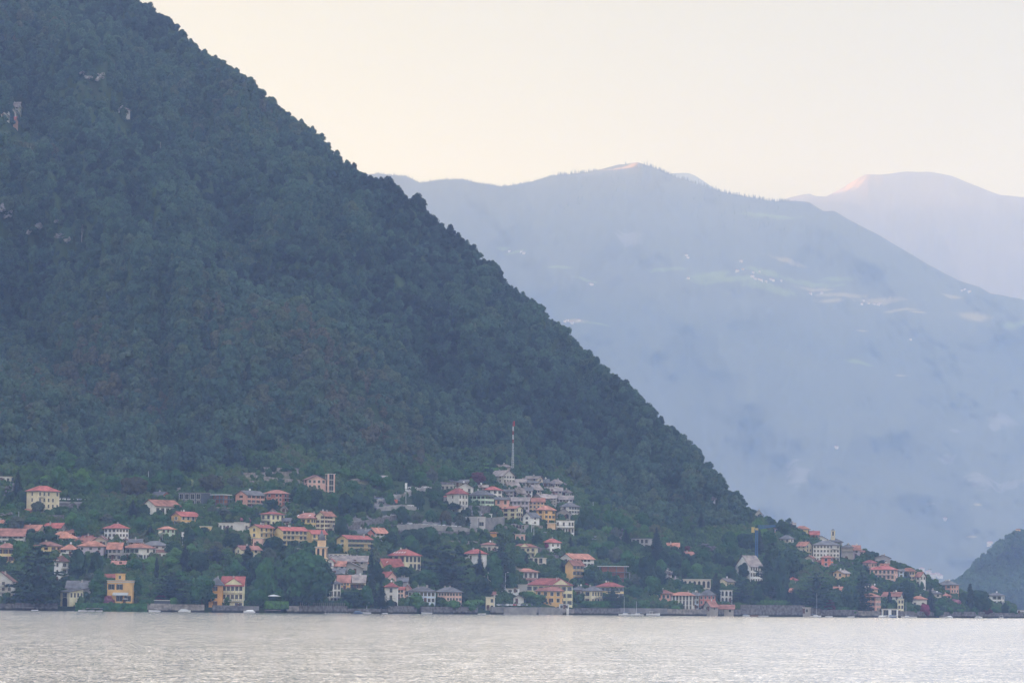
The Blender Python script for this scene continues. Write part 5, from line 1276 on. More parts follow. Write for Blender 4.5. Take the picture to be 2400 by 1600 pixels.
TREES = '''A 370 785 1425 570 c|A 190 775 1010 170 l|A 370 695 835 170 d|A 500 705 835 190 d|A 970 1050 1405 200 k|A 1362 1130 1400 150 k|A 770 850 1190 220 d|A 950 880 1170 160 d|A 230 285 455 150 d|A 370 385 535 140 v|A 95 290 450 120 d
A 1320 370 575 170 s|A 1430 415 565 110 d|A 1500 635 790 170 s|A 1340 950 1130 170 b|A 1480 940 1100 150 l|A 1500 1020 1140 120 l|A 460 125 260 150 l|A 660 165 330 180 b|A 880 150 360 240 b|A 1130 130 340 200 b|A 1300 150 370 260 o
A 100 410 520 160 b|A 40 380 520 90 d|A 720 490 720 190 l|A 800 520 760 170 b|A 930 460 620 160 b|A 1060 510 640 180 v|A 1200 520 640 170 b|A 330 540 650 220 b|A 120 560 650 180 b|A 1120 610 740 110 d
A 30 940 1010 90 d|A 1080 1330 1420 100 w|A 1140 1100 1130 70 u|A 850 1180 1290 110 d
B 628 178 260 60 f|B 70 140 370 260 o|B 820 120 330 260 o|B 480 60 290 200 b|B 330 80 280 220 b|B 150 130 300 170 b|B 600 400 520 130 l|B 840 430 555 120 v|B 960 450 560 130 v|B 1090 440 565 170 b|B 1210 450 560 100 b|B 1420 370 505 150 d
B 1350 430 505 100 d|B 600 640 870 150 d|B 690 640 800 140 b|B 760 645 745 130 d|B 560 655 860 100 s|B 865 850 1045 210 g|B 1040 700 890 220 d|B 985 650 800 70 s|B 1180 850 1130 130 y|B 870 1010 1115 150 l|B 430 930 1085 210 l
B 230 935 1065 160 l|B 420 1080 1410 390 c|B 735 1120 1445 260 b|B 570 820 1110 200 s|B 450 780 960 170 d|B 700 880 1130 220 d|B 1290 1255 1445 220 b|B 1480 1240 1445 180 b|B 1060 960 1220 220 b|B 1290 930 1260 260 d|B 1390 850 1010 170 v
B 985 1325 1440 85 l|B 330 1320 1405 110 r|B 920 1390 1450 60 u|B 450 1350 1440 70 q|B 230 700 800 120 b|B 120 540 720 200 b|B 340 530 640 130 b|B 480 420 510 80 b|B 900 560 640 60 u|B 1110 555 610 90 w|B 1200 560 620 60 w
C 450 905 1440 560 B "largest tree, a huge green mass on the lakefront before the bell tower"|C 90 930 1430 230 b|C 190 735 910 240 d|C 560 1200 1430 230 d|C 1140 830 1445 110 s "tall very narrow dark spruce in front of the cream terraced house"
C 1240 1180 1465 180 s|C 1205 985 1250 140 d|C 950 1280 1455 260 d|C 1090 1215 1455 160 b|C 900 1372 1455 110 u|C 460 225 480 170 b|C 390 240 440 110 d|C 560 265 490 140 d|C 150 200 330 130 b|C 880 300 570 190 d|C 1010 290 530 200 d|C 1090 330 510 130 d|C 760 300 470 150 b
C 850 540 780 140 d|C 1460 435 645 140 d|C 1600 305 450 120 d|C 1340 690 870 130 d|C 1450 1035 1150 220 d|C 1010 1010 1100 80 d|C 700 420 560 120 d|C 620 280 420 100 d|C 820 820 910 80 u|C 520 840 930 200 b|C 1180 760 850 100 b|C 1430 800 880 140 v|C 1560 660 800 170 d
C 520 60 150 200 b|C 300 30 110 160 b|C 860 60 180 200 b|C 1050 80 200 200 b|C 1190 110 260 160 b|C 1300 140 300 170 b|C 950 180 320 180 b|C 1330 300 440 110 b
D 640 850 1255 600 c "widest cedar of all, layered and dark, above the pale pink lakeside house"|D 950 855 1180 120 s|D 1165 690 1260 210 c|D 1100 880 1310 180 k|D 970 1140 1360 200 d|D 310 1290 1480 200 l|D 670 1370 1480 180 l|D 560 1340 1440 110 d|D 1255 1090 1290 130 b
D 1440 1290 1405 120 p|D 1512 1320 1405 85 p|D 510 280 435 150 b|D 350 305 485 120 d|D 180 435 625 140 b|D 612 478 645 130 o|D 755 520 675 110 v|D 465 470 600 130 b|D 320 490 635 160 v|D 830 555 665 60 y|D 930 110 235 150 r|D 690 405 485 170 d|D 60 700 870 150 d|D 220 665 855 160 d
D 370 650 860 180 d|D 530 745 845 80 d|D 790 760 860 100 b|D 1350 590 690 100 b|D 420 1060 1260 270 b|D 530 1090 1270 220 d|D 1350 945 1065 120 b|D 1412 930 1065 50 y|D 850 1380 1480 150 q|D 940 1370 1450 120 q|D 700 60 220 130 b|D 470 60 220 140 v|D 600 30 200 150 b|D 350 90 260 150 b
D 760 110 220 110 b|D 850 60 190 120 b|D 1350 140 200 80 b|D 740 830 960 130 d|D 450 830 980 190 d|D 1000 690 800 110 d|D 900 720 800 90 b|D 1160 1170 1290 90 v|D 60 1360 1480 90 d|D 760 1300 1420 90 d
E 740 445 720 190 d|E 860 560 720 150 d|E 660 600 720 90 d|E 940 640 760 110 q|E 1030 640 800 130 v|E 800 430 600 160 b|E 960 470 660 170 b|E 1130 670 860 130 s|E 700 740 890 130 d|E 580 740 890 110 s|E 830 790 960 180 b|E 960 780 950 150 b
E 1020 840 1050 170 v|E 900 830 1010 150 d|E 1150 870 1110 210 b|E 1340 920 1260 190 d|E 1435 640 970 170 s|E 1250 950 1180 160 b|E 500 975 1125 100 s|E 770 1060 1240 150 d|E 1000 1235 1445 280 c|E 1220 1110 1250 150 v|E 1205 1235 1385 190 b|E 1100 1330 1430 130 d
E 695 1300 1395 75 d|E 740 1380 1455 150 b|E 345 810 875 70 m|E 530 870 930 90 b|E 300 1100 1180 130 d|E 420 1090 1190 150 b|E 540 1370 1420 70 q|E 1540 860 960 160 d|E 1620 900 1100 180 d|E 1470 960 1150 160 b|E 1330 1120 1330 150 d|E 1050 950 1010 90 q|E 100 770 850 80 b|E 250 710 860 110 d
E 740 1210 1260 60 m|E 60 760 820 60 d|E 590 390 430 70 b|E 630 640 700 100 q
F 925 1015 1375 125 y "broadest dark cypress, standing between the brick red house and the white arcaded villa"|F 1335 838 1085 45 y|F 1600 600 1360 420 c|F 1260 1075 1410 340 c|F 1270 860 1090 150 d|F 450 1060 1235 130 b|F 700 868 1065 150 l|F 820 898 1065 100 b|F 920 950 1070 110 b|F 590 755 940 150 d
F 560 820 1050 150 b|F 650 990 1110 160 b|F 200 430 910 190 s|F 590 668 745 90 r|F 420 700 930 180 b|F 300 720 960 170 d|F 780 690 900 220 b|F 960 740 960 210 d|F 1080 900 1070 200 b|F 1100 780 980 160 d|F 100 800 1000 200 d|F 230 900 1200 190 d|F 120 1000 1210 160 b|F 400 920 1050 150 d
F 60 1330 1440 150 q|F 450 1400 1465 120 q|F 1450 1150 1400 140 d|F 1650 1230 1350 140 v|F 1130 590 820 190 b|F 1290 500 760 220 d|F 1580 470 700 200 b|F 1560 300 420 160 b|F 1720 340 560 170 d
G 560 930 1410 500 c|G 90 640 1360 330 d|G 240 660 1010 310 d|G 970 1080 1435 240 d|G 1110 930 1435 260 c|G 1150 1330 1445 200 n|G 215 380 560 150 d|G 150 335 500 150 d|G 20 290 450 130 d|G 430 510 625 180 b|G 1340 815 885 85 d|G 1070 790 885 130 b|G 1650 1040 1300 200 d|G 1500 1090 1260 200 d|G 1400 1100 1210 170 b
G 1440 1185 1385 60 y|G 1545 1305 1405 110 d|G 1720 1372 1465 90 b|G 740 1290 1425 120 r|G 860 820 920 120 v|G 940 830 930 110 v|G 1150 870 990 100 d|G 1230 960 1130 140 b|G 1330 1070 1140 130 b|G 330 800 960 170 d|G 60 1120 1300 160 v|G 430 1250 1400 160 d|G 300 1150 1400 200 c|G 820 1240 1430 150 d|G 1010 1200 1400 120 d
G 620 880 960 110 b|G 560 830 900 110 q|G 1640 940 1060 100 v|G 1000 1410 1480 100 u|G 700 900 1000 100 d
H 380 1040 1360 230 d|H 655 1120 1440 150 s|H 1130 1105 1435 95 y "tallest slim cypress near the tip of the point"|H 1250 1155 1440 300 d|H 590 1335 1470 150 m|H 960 1280 1385 190 w|H 790 1250 1410 140 b|H 685 1045 1180 130 b|H 1310 1370 1460 140 r|H 1430 1358 1450 120 b|H 1545 1310 1460 110 d|H 1640 1385 1475 110 b|H 1060 1180 1410 110 d
H 520 1120 1220 50 y|H 560 1060 1180 60 b|H 700 1360 1480 200 u|H 880 1370 1450 120 u|H 1000 1390 1455 110 u|H 1180 1380 1460 120 u|H 1500 1300 1410 40 y|H 1750 1440 1480 90 u|H 960 1245 1290 60 s|H 1200 1440 1490 80 u|H 850 1165 1230 110 b'''
import re as _re
for line in TREES.split('\n'):
    for it in line.split('|'):
        m_ = _re.match(r'(\w) (\S+) (\S+) (\S+) (\S+) (\w)(?: "(.*)")?', it.strip())
        tree(m_[1], float(m_[2]), float(m_[3]), float(m_[4]), float(m_[5]), m_[6], m_[7])
# the row of clipped plane trees on the tall lake wall
for i in range(14):
    tree('G', -75 + i * 30, 1290, 1392, 42, 'p', f'clipped bright green plane tree, number {i + 1} from the left, on the tall lake wall', 'row of clipped plane trees')

CLEARV = [(812, 1128, 1000, 1160), (800, 1205, 1005, 1234), (870, 1165, 1090, 1215), (930, 1225, 1105, 1262), (1100, 1205, 1195, 1245), (130, 1165, 210, 1200), (0, 0, 1, 1), (575, 1090, 700, 1140), (1150, 1415, 1450, 1450), (660, 1265, 695, 1290)]
def fits(x, yt, yb, w):
    a = w * (yb - yt)
    for X0, Y0, X1, Y1, n in HOUSE_BOX:
        ox = min(X1, x + w / 2) - max(X0, x - w / 2); oy = min(Y1, yb) - max(Y0, yt)
        if ox > 0 and oy > 0:
            if Y1 <= yb + 2 and ox * oy > 0.06 * min(a, (X1 - X0) * (Y1 - Y0)): return False
            if X0 - 1 < x < X1 + 1 and Y1 - 12 < yb <= Y1 + 2: return False
            if X0 < x < X1 and yb < Y1 and yt > Y0 - 2: return False      # wholly hidden
    for a0, b0, a1, b1 in CLEARV:
        if a0 < x < a1 and b0 < yb < b1: return False
    return True
def fill_trees(n):
    made = 0; tries = 0; new = []
    while made < n and tries < 40000:
        tries += 1
        x = RT.uniform(0, 2340); fe = float(np.interp(x, FOREST_EDGE[:, 0], FOREST_EDGE[:, 1])); sh = float(shore(x))
        if x > 1850: fe = max(fe, float(np.interp(x, SKY_NEAR[:, 0], SKY_NEAR[:, 1])) + 16)
        y = RT.uniform(fe - 2, sh - 16)
        if y <= fe - 2: continue
        kk = ground_D(x, y) / FPX
        kind = RT.choice('bbbbbddddvvlllosuuqy')
        if x > 1400: kind = RT.choice('bbbddduulqs')
        hm = dict(b=8, d=9, v=6, l=7, o=8, s=11, c=11, u=3, y=9, q=3)[kind] * RT.uniform(0.7, 1.25); wm = hm * dict(b=.9, d=.85, v=1, l=.9, o=.9, s=.42, c=.9, u=1.3, y=.2, q=1.3)[kind]
        w, h = wm / kk, hm / kk
        if not fits(x, y - h, y, w): continue
        if any(abs(x - a) < (w + b) * 0.22 and abs(y - c) < 9 for a, b, c in new): continue
        if any(tx0 < x < tx1 and abs(y - ty1) < 10 for tx0, ty0, tx1, ty1 in TREE_BOX): continue
        if x < 1100 and y < 1240 and 840 < x and RT.random() < 0.5: continue
        new.append((x, w, y)); tree('P', x, y - h, y, w, kind); made += 1
    print('filler trees', made, tries)
fill_trees(300 - NTREE[0] if NTREE[0] < 240 else 60)
print('single trees', NTREE[0])

# low growth that covers the slope between the houses
def undergrowth():
    pts, sc = [], []; rs = random.Random(77)
    for _ in range(42000):
        x = rs.uniform(-60, 2420); fe = float(np.interp(x, FOREST_EDGE[:, 0], FOREST_EDGE[:, 1])); sh = float(shore(x))
        sk = float(np.interp(x, SKY_NEAR[:, 0], SKY_NEAR[:, 1]))
        y = rs.uniform(max(fe - 12, sk), sh - 14)
        if y < max(fe - 12, sk) or y > sh - 14: continue
        if any(a0 < x < a1 and b0 < y < b1 for a0, b0, a1, b1 in CLEARV): 
            if rs.random() < (0.9 if x > 700 else 0.6): continue
        D = ground_D(x, y)
        if rs.random() > (D / 2000) ** 2 * 1.35: continue
        p = pos(x, y, D); hb = on_bench(p[0], p[1]); z = p[2]; q = rs.uniform(1.2, 3.4) * (1.25 if y < fe + 25 else 1)
        if hb:
            if hb[1]: continue
            z = min(z, hb[0]); q = rs.uniform(0.5, 1.1)
        pts.append((p[0], p[1], z - 0.2)); sc.append(q)
    ms = [m_.copy() for m_ in CR['bush']]
    for m_ in ms: m_.materials.clear()
    tag(scatter('undergrowth', pts, sc, ms, foliage('leaf_undergrowth', [(0.020, 0.044, 0.020), (0.034, 0.078, 0.028), (0.052, 0.115, 0.036), (0.075, 0.135, 0.042), (0.095, 0.11, 0.055)], 0.03)), kind='stuff')
    print('undergrowth', len(pts))
undergrowth()
# ------------------------------------------------------------------ walls, roads, hedges
def strip(name, P, low, high, th, mat, kind=None, label=None, cat=None, group=None):
    """wall that follows the points P (world); low/high are heights relative to each point"""
    m = MB(); n = len(P); V = []
    for i, p in enumerate(P):
        q = P[min(i + 1, n - 1)] - P[max(i - 1, 0)]; d = Vector((q.x, q.y, 0)).normalized(); s = Vector((-d.y, d.x, 0)) * (th / 2)
        for sg, z in ((-1, low), (1, low), (1, high), (-1, high)):
            V.append((p.x + s.x * sg, p.y + s.y * sg, p.z + z))
    F = []
    for i in range(n - 1):
        for a in range(4): F.append((i * 4 + a, i * 4 + (a + 1) % 4, i * 4 + 4 + (a + 1) % 4, i * 4 + 4 + a))
    F += [(0, 3, 2, 1), (n * 4 - 4, n * 4 - 3, n * 4 - 2, n * 4 - 1)]
    m.add(V, F); o = m.obj(name, mat)
    return tag(o, label, cat, group, kind)

def shore_point(x, off=0.0, z=0.0):
    y = float(shore(x)); D = float(CAM_H / -tane(x, y)) - off; p = pos(x, y, D); return Vector((p[0], p[1], z))

def seawall(x0, x1, h, label, mat=None, th=0.8, off=1.5, name='lake_wall'):
    n = max(2, int((x1 - x0) / 7)); P = [shore_point(x0 + (x1 - x0) * i / n, off) for i in range(n + 1)]
    return strip(name, P, -1.0, h, th, mat or stone_wall, None, label, 'wall', 'stone walls along the water')
for x0, x1, h, lb, mt in ((0, 34, 2.6, 'low stone lake wall below the alpine style house', stone_wall), (35, 135, 2.9, 'dark lake wall below the great cedar', stone_wall), (342, 400, 3.2, 'pale lake wall beside the moored white cabin boat', pale_stone),
    (401, 478, 3.0, 'long pale lake wall between dark trees and the lakeside palazzo', pale_stone), (498, 568, 2.8, 'brownish lake wall at the foot of the lakeside palazzo', stone_wall), (569, 606, 2.6, 'plain lake wall right of the lakeside palazzo', concrete),
    (672, 700, 2.8, 'short pale wall stub under the largest tree', pale_stone), (701, 812, 3.0, 'lake wall with a row of slim posts under the largest tree', stone_wall), (813, 905, 2.0, 'low dark wall behind the moored boats', stone_wall), (906, 975, 3.2, 'rough stone wall below the arched pinkish grey house', stone_wall),
    (985, 1118, 3.0, 'lake wall in front of the pale blue and pink houses', stone_wall), (1150, 1308, 3.2, 'long promenade wall with parked cars above', concrete), (1309, 1345, 2.6, 'stepped promenade wall by the white pavilion', pale_stone), (1346, 1452, 3.0, 'dark promenade wall left of the moored sailing boats', stone_wall),
    (1453, 1562, 3.2, 'grey breakwater wall behind the three sailing boats', concrete), (1563, 1655, 3.0, 'quay wall below the tall-windowed lakeside house', pale_stone), (1656, 1735, 3.0, 'old stone quay below the brick red house', stone_wall), (1736, 1885, 5.2, 'tall stone lake wall carrying the row of clipped plane trees', stone_wall),
    (1886, 1922, 4.2, 'stepped ruin of a wall at the end of the tall lake wall', stone_wall), (1923, 2010, 3.4, 'dark garden wall under the cedars', stone_wall), (2011, 2062, 3.0, 'pale garden wall left of the white boathouse', pale_stone), (2104, 2160, 3.0, 'slanting quay wall right of the white boathouse', stone_wall),
    (2161, 2250, 2.8, 'overgrown lake wall below the magenta bush', stone_wall), (2251, 2330, 3.0, 'lake wall with slim posts below the pink oleander', stone_wall), (2331, 2410, 2.6, 'last low wall before the tip of the point', stone_wall)):
    seawall(x0, x1, h, lb, mt)
def gpts(r, pts, step=6):
    out = []
    for (x0, y0), (x1, y1) in zip(pts[:-1], pts[1:]):
        X0, Y0, X1, Y1 = rx(r, x0), ry(r, y0), rx(r, x1), ry(r, y1); n = max(1, int(abs(X1 - X0) / step))
        for i in range(n): out.append(G(X0 + (X1 - X0) * i / n, Y0 + (Y1 - Y0) * i / n)[0])
    out.append(G(rx(r, pts[-1][0]), ry(r, pts[-1][1]))[0]); return out
for r, pts, h, lb, mt in (('A', [(410, 598), (635, 598)], 2.6, 'grey retaining wall under the tall cream apartment house', stone_wall), ('A', [(560, 462), (880, 470)], 2.0, 'long grey wall below the parked cars by the apartment house', stone_wall),
    ('B', [(200, 252), (360, 275), (520, 308)], 2.0, 'pale sloping wall at the foot of the wood', pale_stone), ('B', [(1145, 165), (1400, 160), (1690, 150)], 2.2, 'upper pale dry-stone terrace below the forest', pale_stone), ('B', [(1180, 250), (1420, 245)], 2.4, 'middle pale dry-stone terrace among bushes', pale_stone),
    ('B', [(1130, 110), (1420, 100)], 1.6, 'topmost pale terrace edge at the forest', pale_stone), ('C', [(0, 190), (200, 215), (430, 235)], 2.2, 'pale rocky terrace left of the pink hillside house', pale_stone), ('C', [(60, 100), (560, 118)], 1.8, 'thin pale terrace line above the pink hillside house', pale_stone),
    ('C', [(940, 215), (1170, 190)], 1.6, 'thin dry-stone terrace in the scrub above the road', pale_stone), ('C', [(880, 700), (1150, 655), (1400, 610)], 3.4, 'sloping road wall below the hairpin', stone_wall), ('D', [(150, 738), (450, 742), (850, 752)], 2.3, 'tall grey wall carrying the row of parked cars', stone_wall),
    ('D', [(930, 690), (1190, 672)], 5.5, 'broad concrete wall between the sports building and the yellow house', concrete), ('D', [(1200, 700), (1400, 735)], 2.6, 'pinkish wall below the brown-balconied yellow house', pale_stone), ('D', [(1300, 1120), (1440, 1115)], 2.2, 'wall under the six-opening terrace block', pale_stone),
    ('E', [(255, 925), (370, 935)], 3.0, 'grey terrace wall right of the veranda villa', stone_wall), ('E', [(310, 745), (560, 752)], 2.0, 'wall below the terrace of the white restaurant', concrete), ('C', [(700, 785), (830, 800)], 1.4, 'white garden wall left of the bright yellow house', white_paint),
    ('D', [(560, 840), (940, 850)], 2.4, 'crumbling terrace wall in the meadow', pale_stone), ('B', [(640, 500), (790, 505)], 2.0, 'white wall below the dark modern villa', white_paint), ('G', [(990, 915), (1090, 920)], 3.0, 'stone wall below the windowless stone house', stone_wall),
    ('G', [(395, 900), (560, 900)], 2.2, 'ivy-grown wall below the cream gabled house', stone_wall), ('F', [(1400, 1372), (1480, 1376)], 1.5, 'short garden wall above the quay', stone_wall), ('A', [(880, 500), (1180, 515)], 1.6, 'low dry wall on the green bank above the square white villa', pale_stone), ('A', [(0, 520), (190, 540)], 1.5, 'pale bank wall left of the little brick hut', pale_stone), ('B', [(880, 505), (1050, 515)], 2.2, 'white garden wall below the open concrete floors', pale_stone),
    ('B', [(1190, 500), (1300, 525)], 2.6, 'grey terrace wall below the salmon slate-roofed house', stone_wall), ('B', [(640, 862), (800, 855)], 1.6, 'white strip of wall above the blue-grey cedar', pale_stone), ('C', [(360, 905), (470, 925)], 2.2, 'pale wall behind the hedge left of the bell tower', pale_stone), ('C', [(640, 590), (700, 600)], 2.4, 'grey wall between the big yellow house and its neighbour', stone_wall),
    ('D', [(340, 215), (470, 225)], 2.0, 'wall with openings at the top of the hairpin road', stone_wall), ('D', [(780, 530), (960, 545)], 2.2, 'green-topped wall of the court above the sports building', concrete), ('D', [(840, 505), (1090, 512)], 3.0, 'stone terrace under the mint house of the hamlet', stone_wall), ('E', [(60, 690), (300, 705)], 3.0, 'stone terrace under the white house with rounded gables', pale_stone),
    ('E', [(1180, 1040), (1320, 1060)], 1.6, 'broken pale wall on the bank below the modern concrete house', pale_stone), ('E', [(320, 975), (460, 985)], 2.4, 'grey wall left of the long white house', stone_wall), ('F', [(680, 1205), (860, 1212)], 1.8, 'base wall of the arched garden building', pale_stone), ('G', [(880, 860), (1010, 870)], 2.4, 'terrace wall below the stone house of the upper row', stone_wall),
    ('G', [(770, 930), (880, 905)], 2.4, 'garden wall right of the vermilion tower house', stone_wall), ('G', [(1120, 945), (1200, 975)], 3.4, 'ivy-covered wall left of the large balconied house', stone_wall), ('H', [(300, 1130), (480, 1140)], 2.0, 'wall below the tall peach house', stone_wall), ('D', [(470, 245), (690, 262)], 2.2, 'grey wall beside the top of the road', stone_wall)):
    strip('stone_wall', gpts(r, pts), -0.8, h, 0.6, mt, None, lb, 'wall', 'terrace walls on the slope')

def road(r, pts, w, lift=0.5):
    P = gpts(r, pts, 5); m = MB(); V = []; n = len(P)
    for i, p in enumerate(P):
        q = P[min(i + 1, n - 1)] - P[max(i - 1, 0)]; d = Vector((q.x, q.y, 0)).normalized(); s = Vector((-d.y, d.x, 0)) * (w / 2)
        for a, z in ((-1, lift - 3), (-1, lift), (1, lift), (1, lift - 3)): V.append((p.x + s.x * a, p.y + s.y * a, p.z + z))
    F = [(i * 4 + a, i * 4 + a + 1, i * 4 + 5 + a, i * 4 + 4 + a) for i in range(n - 1) for a in range(3)]
    m.add(V, F); o = m.obj('road', gravel); tag(o, kind='structure')
road('C', [(1140, 400), (1290, 372), (1420, 325), (1560, 285), (1690, 268)], 6)
road('C', [(1150, 470), (1290, 462), (1400, 440), (1560, 465)], 5)
road('C', [(900, 655), (1150, 612), (1400, 565), (1440, 552)], 6)
road('D', [(60, 655), (300, 640), (600, 660), (870, 690)], 7, 0.8)
road('A', [(570, 412), (880, 420)], 6)
road('D', [(1120, 1462), (1500, 1462)], 7, 0.3)
road('E', [(0, 1462), (440, 1466)], 7, 0.3)
road('E', [(640, 775), (1000, 790)], 5)
road('E', [(300, 735), (560, 740)], 5)

def drape(name, r, poly, mat, seed, lift=0.35):
    """a patch of bare ground laid over the slope, with a ragged edge"""
    rs = random.Random(seed); n = len(poly) // 2; top, bot = poly[:n], poly[n:][::-1]; V = []; F = []; nu, nv = 26, 9
    for i in range(nu + 1):
        f = i / nu * (n - 1); k = min(int(f), n - 2); g = f - k
        a = [top[k][j] + (top[k + 1][j] - top[k][j]) * g for j in (0, 1)]; b = [bot[k][j] + (bot[k + 1][j] - bot[k][j]) * g for j in (0, 1)]
        ja, jb = rs.uniform(-9, 9), rs.uniform(-9, 9)
        for j in range(nv + 1):
            h = j / nv; x = a[0] + (b[0] - a[0]) * h; y = a[1] + ja + (b[1] + jb - a[1] - ja) * h
            p = G(rx(r, x), ry(r, y))[0]; e = 0 if 0 < j < nv and 0 < i < nu else -1.2
            V.append((p.x, p.y, p.z + lift + e + rs.uniform(-.1, .15)))
    F = [(i * (nv + 1) + j, i * (nv + 1) + j + 1, (i + 1) * (nv + 1) + j + 1, (i + 1) * (nv + 1) + j) for i in range(nu) for j in range(nv)]
    o = link(name, mesh_np(name, np.array(V), np.array(F)), mat=mat); tag(o, kind='structure')
scree = noisy('scree', (0.10, 0.10, 0.10), (0.24, 0.225, 0.22), 0.25, detail=7, coord='Object'); dry = noisy('dry_grass', (0.07, 0.085, 0.04), (0.20, 0.18, 0.11), 0.12, detail=7)
drape('gravel_slope', 'C', [(1130, 330), (1290, 300), (1440, 270), (1440, 440), (1290, 480), (1150, 480)], scree, 1)
drape('gravel_slope', 'C', [(880, 600), (1000, 520), (1180, 530), (1420, 540), (1420, 640), (1180, 700), (1000, 720), (880, 730)], scree, 2)
drape('gravel_slope', 'D', [(60, 590), (300, 560), (600, 575), (850, 600), (850, 690), (600, 690), (300, 690), (60, 690)], scree, 3)
drape('gravel_slope', 'D', [(150, 745), (500, 748), (850, 758), (850, 800), (500, 790), (150, 785)], scree, 9)
drape('dry_meadow', 'D', [(500, 755), (740, 750), (960, 745), (960, 850), (740, 860), (500, 850)], dry, 4)
drape('dry_meadow', 'C', [(870, 90), (1000, 60), (1170, 130), (1290, 190), (1290, 240), (1170, 240), (1000, 240), (870, 200)], dry, 5)
drape('rocky_terrace', 'B', [(1130, 50), (1400, 55), (1690, 70), (1690, 270), (1400, 280), (1180, 270)], dry, 6)
drape('rocky_terrace', 'C', [(0, 60), (300, 70), (560, 90), (480, 240), (300, 290), (0, 280)], dry, 7)
drape('grass_bank', 'A', [(0, 545), (180, 540), (400, 560), (400, 600), (180, 620), (0, 590)], dry, 8)
drape('grass_bank', 'D', [(1290, 1010), (1500, 1060), (1690, 1000), (1690, 1090), (1500, 1120), (1290, 1110)], dry, 10)
drape('vineyard_ground', 'D', [(700, 30), (880, 20), (1060, 20), (1050, 95), (880, 95), (700, 90)], noisy('vine_rows', (0.06, 0.11, 0.03), (0.16, 0.20, 0.05), 0.5), 11)

def hedge(name, P, w, h, leaf, label, cat='hedge', seed=1, base=0.0):
    rs = np.random.RandomState(seed); Q = []; Nn = []; m = MB()
    for a, b in zip(P[:-1], P[1:]):
        d = b - a; L = d.length; t = Vector((d.x, d.y, 0)).normalized(); s = Vector((-t.y, t.x, 0))
        n = int(L * (w + 2 * h) * 7)
        for _ in range(n):
            u = rs.rand(); f = rs.rand() * (w + 2 * h); c = a + d * u
            if f < h: o, nn = s * (-w / 2) + Vector((0, 0, f)), -s
            elif f < h + w: o, nn = s * (f - h - w / 2) + Vector((0, 0, h)), Vector((0, 0, 1))
            else: o, nn = s * (w / 2) + Vector((0, 0, f - h - w)), s
            Q.append(c + o + Vector((0, 0, base))); Nn.append(nn)
        k = w / 2 - 0.1; c0, c1 = a + Vector((0, 0, base)), b + Vector((0, 0, base))
        V = [tuple(c + s * sg * k + Vector((0, 0, z))) for c in (c0, c1) for sg, z in ((-1, -1.5), (1, -1.5), (1, h - 0.1), (-1, h - 0.1))]
        m.add(V, [(0, 1, 5, 4), (1, 2, 6, 5), (2, 3, 7, 6), (3, 0, 4, 7), (0, 3, 2, 1), (4, 5, 6, 7)])
    Q = np.array([tuple(q) for q in Q]); Nn = unit(np.array([tuple(q) for q in Nn]) + rs.normal(size=Q.shape) * 0.4)
    V, F = cards(Q, Nn, 0.22, rs); off = len(V)
    me = mesh_np(name, np.concatenate([V, np.array(m.v)]), [np.concatenate([F, np.array(m.f) + off])])
    o = link(name, me, mat=LEAF[leaf]); tag(o, label, cat); return o
def sp(x0, x1, off, z, n=6): return [shore_point(x0 + (x1 - x0) * i / n, off, z) for i in range(n + 1)]
hedge('hedge', sp(176, 345, 1.0, 0.4), 2.5, 2.7, 'mid', 'big trimmed green hedge at the water below the ochre lakeside villa', seed=2)
hedge('hedge', sp(325, 352, 0.5, 2.0), 3, 2.6, 'mid', 'taller hedge block closing the end of the big trimmed hedge', seed=3)
hedge('hedge', sp(619, 671, 0.5, 3.0), 5, 1.6, 'bright', 'flat-topped bright hedge round the parasol terrace', seed=4)
hedge('hedge', sp(705, 808, -3, 3.0), 2, 2.0, 'dark', 'dark hedge behind the posts of the lake wall', seed=5)
hedge('hedge', gpts('E', [(740, 1440), (1050, 1440)], 20), 3, 2.2, 'mid', 'green hedge behind the moored sailing boats', seed=6)
hedge('hedge', gpts('E', [(720, 725), (940, 735)], 20), 2.5, 2.2, 'bright', 'bright vine-covered pergola hedge on the slope right of the white restaurant', seed=7)
hedge('hedge', gpts('G', [(800, 1452), (1040, 1455)], 20), 3, 3.2, 'mid', 'loose hedge along the garden wall under the cedars', seed=8)
hedge('hedge', gpts('H', [(790, 1428), (1030, 1432)], 20), 3, 2.2, 'dark', 'dark trimmed hedge with a closed white parasol behind', seed=9)
hedge('hedge', gpts('D', [(1130, 1110), (1300, 1130), (1500, 1165)], 20), 2, 1.8, 'mid', 'hedge on the bank behind the five-windowed off-white house', seed=10)
hedge('hedge', gpts('D', [(1240, 95), (940, 78), (760, 84)], 20), 6, 0.9, 'bright', 'bright green vineyard strip above the old hamlet', seed=11, cat='vineyard')
hedge('hedge', gpts('D', [(700, 50), (1040, 40)], 20), 6, 0.9, 'bright', 'upper bright green vineyard strip at the forest edge', seed=12, cat='vineyard')

